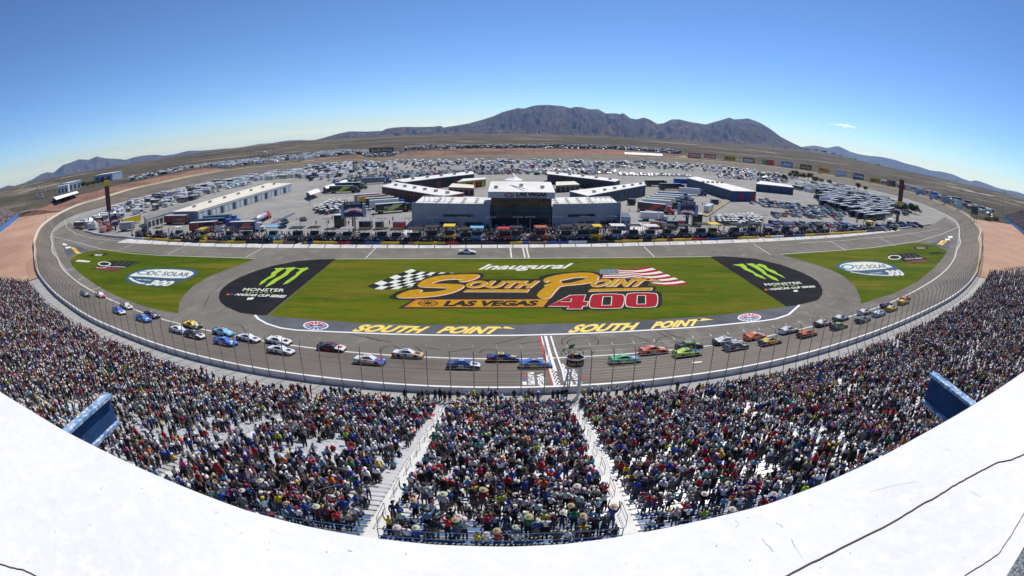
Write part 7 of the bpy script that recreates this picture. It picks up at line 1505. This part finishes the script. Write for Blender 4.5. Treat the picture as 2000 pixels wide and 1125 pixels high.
# ------------------------------------------------------------------ the further grandstands at both ends
def side_stand(label, p0, p1, rows, crowdname, seed):
    a_, b_ = Vector(T(*p0)), Vector(T(*p1)); d = b_-a_; e = d.normalized(); n = Vector((-e.y, e.x, 0)); n = n if n.dot(a_-Vector((*OC, 0))) > 0 else -n; g = thing('grandstand', label, 'grandstand', a_, 0); L_ = d.length; rg = random.Random(seed); z0 = 2.2
    Q = lambda s, r, dz=0: Vector((e.x*s+n.x*r*.8, e.y*s+n.y*r*.8, z0+r*.38+dz+(d.z*s/L_))); mb = MB()
    for r in range(rows): mb.add([Q(0, r), Q(L_, r), Q(L_, r+1, -.38), Q(0, r+1, -.38)], [(0, 1, 2, 3)]); mb.add([Q(0, r+1, -.38), Q(L_, r+1, -.38), Q(L_, r+1), Q(0, r+1)], [(0, 1, 2, 3)])
    mb.add([Q(0, 0), Q(0, rows), Vector((n.x*rows*.8, n.y*rows*.8, -1)), Vector((0, 0, -1))], [(0, 1, 2, 3)]); mb.add([Q(L_, 0), Q(L_, rows), Vector((e.x*L_+n.x*rows*.8, e.y*L_+n.y*rows*.8, -1)), Vector((e.x*L_, e.y*L_, -1))], [(0, 1, 2, 3)]); mb.build('deck', DECK, g)
    mb = MB(); w0 = n*-.3; mb.add([w0+Vector((0, 0, -1)), e*L_+w0+Vector((0, 0, -1+d.z)), e*L_+w0+Vector((0, 0, z0+.9+d.z)), w0+Vector((0, 0, z0+.9))], [(0, 1, 2, 3)]); mb.build('front_wall', mat('bright blue wall', (.06,.2,.5), .6, 0, .25, .4), g)
    return [((a_.x+q.x, a_.y+q.y, a_.z+q.z), math.atan2(n.x, -n.y)+rg.gauss(0, .3), rg.uniform(.9, 1.05)) for r in range(rows) for s in np.arange(.3, L_, .7) if rg.random() < .75 for q in (Q(s, r+.3, 0 if False else .0),)]
I1 = side_stand('packed further grandstand with blue front wall beyond the left gravel', (-45,492), (35,426), 26, 'c', 1); I2 = side_stand('packed further grandstand with blue front wall beyond the right gravel', (1962,428), (2050,505), 30, 'c', 2)
crowd_mesh('distant_crowd', [i for i in I1+I2], [m for _, m in LOWP[:3]], 5)

# a wisp of cloud far beyond the air box: thin layers of vapour lying level high above the desert
mb = MB(); crn = random.Random(6)
for k in range(34):
    u = crn.uniform(-1, 1); d = Vector(ray(1650+u*27+crn.uniform(-3, 3), 244.5+u*4+crn.uniform(-3.5, 3.5)*(1-abs(u)*.6))); zc = 2300+crn.uniform(-120, 120); c = d*((zc-EYE)/d.z); n = 14; fw = Vector((d.x, d.y, 0)).normalized(); sd_ = Vector((fw.y, -fw.x, 0)); a0, b0 = crn.uniform(120, 380)*(1.15-abs(u)*.7), crn.uniform(350, 1100)*(1.1-abs(u)*.6); base = len(mb.v); mb.v.append(tuple(c+Vector((0, 0, 25))))
    for i in range(n): q = 2*math.pi*i/n; r_ = crn.uniform(.6, 1.15); mb.v.append(tuple(c+sd_*a0*r_*math.cos(q)+fw*b0*r_*math.sin(q)+Vector((0, 0, crn.uniform(-15, 15)))))
    for i in range(n): mb.f.append((base, base+1+i, base+1+(i+1) % n)); mb.m.append(0)
cl = mb.build('cloud', mat('cloud vapour'), None, True); t = MATS['cloud vapour'].node_tree; t.nodes.clear(); tl_ = nd(t, 'ShaderNodeBsdfTranslucent'); tl_.inputs[0].default_value = (.97, .97, .97, 1); tp_ = nd(t, 'ShaderNodeBsdfTransparent'); ge_ = nd(t, 'ShaderNodeNewGeometry'); no_ = nd(t, 'ShaderNodeTexNoise'); no_.inputs['Scale'].default_value = .0035; no_.inputs['Detail'].default_value = 6; mr_ = nd(t, 'ShaderNodeMapRange'); mr_.inputs[1].default_value = .35; mr_.inputs[2].default_value = .62; mr_.inputs[3].default_value = .95; mr_.inputs[4].default_value = .30; mxs = nd(t, 'ShaderNodeMixShader'); om = nd(t, 'ShaderNodeOutputMaterial')
t.links.new(ge_.outputs['Position'], no_.inputs['Vector']); t.links.new(no_.outputs['Fac'], mr_.inputs[0]); t.links.new(mr_.outputs[0], mxs.inputs[0]); t.links.new(tl_.outputs[0], mxs.inputs[1]); t.links.new(tp_.outputs[0], mxs.inputs[2]); t.links.new(mxs.outputs[0], om.inputs['Surface']); kind(cl, 'stuff')
# dark tool carts, tyre stacks and generators crowding the pit stalls
def ptc(k):
    mb = MB()
    if k == 0: mb.box((0, 0, .55), (1.6, .9, .9)).box((0, 0, 1.04), (1.7, 1., .08)).box((-.75, 0, 1.3), (.08, .9, .5))
    elif k == 1:
        mb = lathe([(.36, 0), (.40, .1), (.40, 1.25), (.36, 1.35)], 12)
    else: mb.box((0, 0, .9), (1.1, .8, 1.6)).box((0, 0, 1.75), (1.3, 1., .1)).box((.2, 0, 2.2), (.1, .1, .9))
    return mb
PTN = ('tool_cart', 'tyre_stack', 'equipment_cabinet'); PTL = ('low tool cart', 'stack of tyres', 'tall equipment cabinet'); PTM = [mesh_of(PTN[k], ptc(k), VEH if k != 1 else TYRE) for k in range(3)]; NP = [0, 0, 0]; LST = []
for _ in range(168): x = pr3.uniform(262, 1755); LST.append((x, pr3.uniform(1.2, 11), pr3.randrange(3)))
LST.sort()
for x, dy, k in LST:
    wy = float(np.interp(x, [p[0] for p in PITW_PX], [p[1] for p in PITW_PX])); NP[k] += 1; o = inst(PTN[k], PTM[k], None, G(x, wy-dy, .03), pr3.uniform(0, 6.28)); c = pick(pr3, DKC); o.color = (*c[0], 1); sc_ = pr3.uniform(.9, 1.35); o.scale = (sc_,)*3
    tag(o, f'{c[1] if k != 1 else "black"} {PTL[k]} among the pit boxes, {ordw(NP[k])} of its kind counted from the left', PTN[k].replace('_', ' '), PTL[k]+'s along the pit lane')
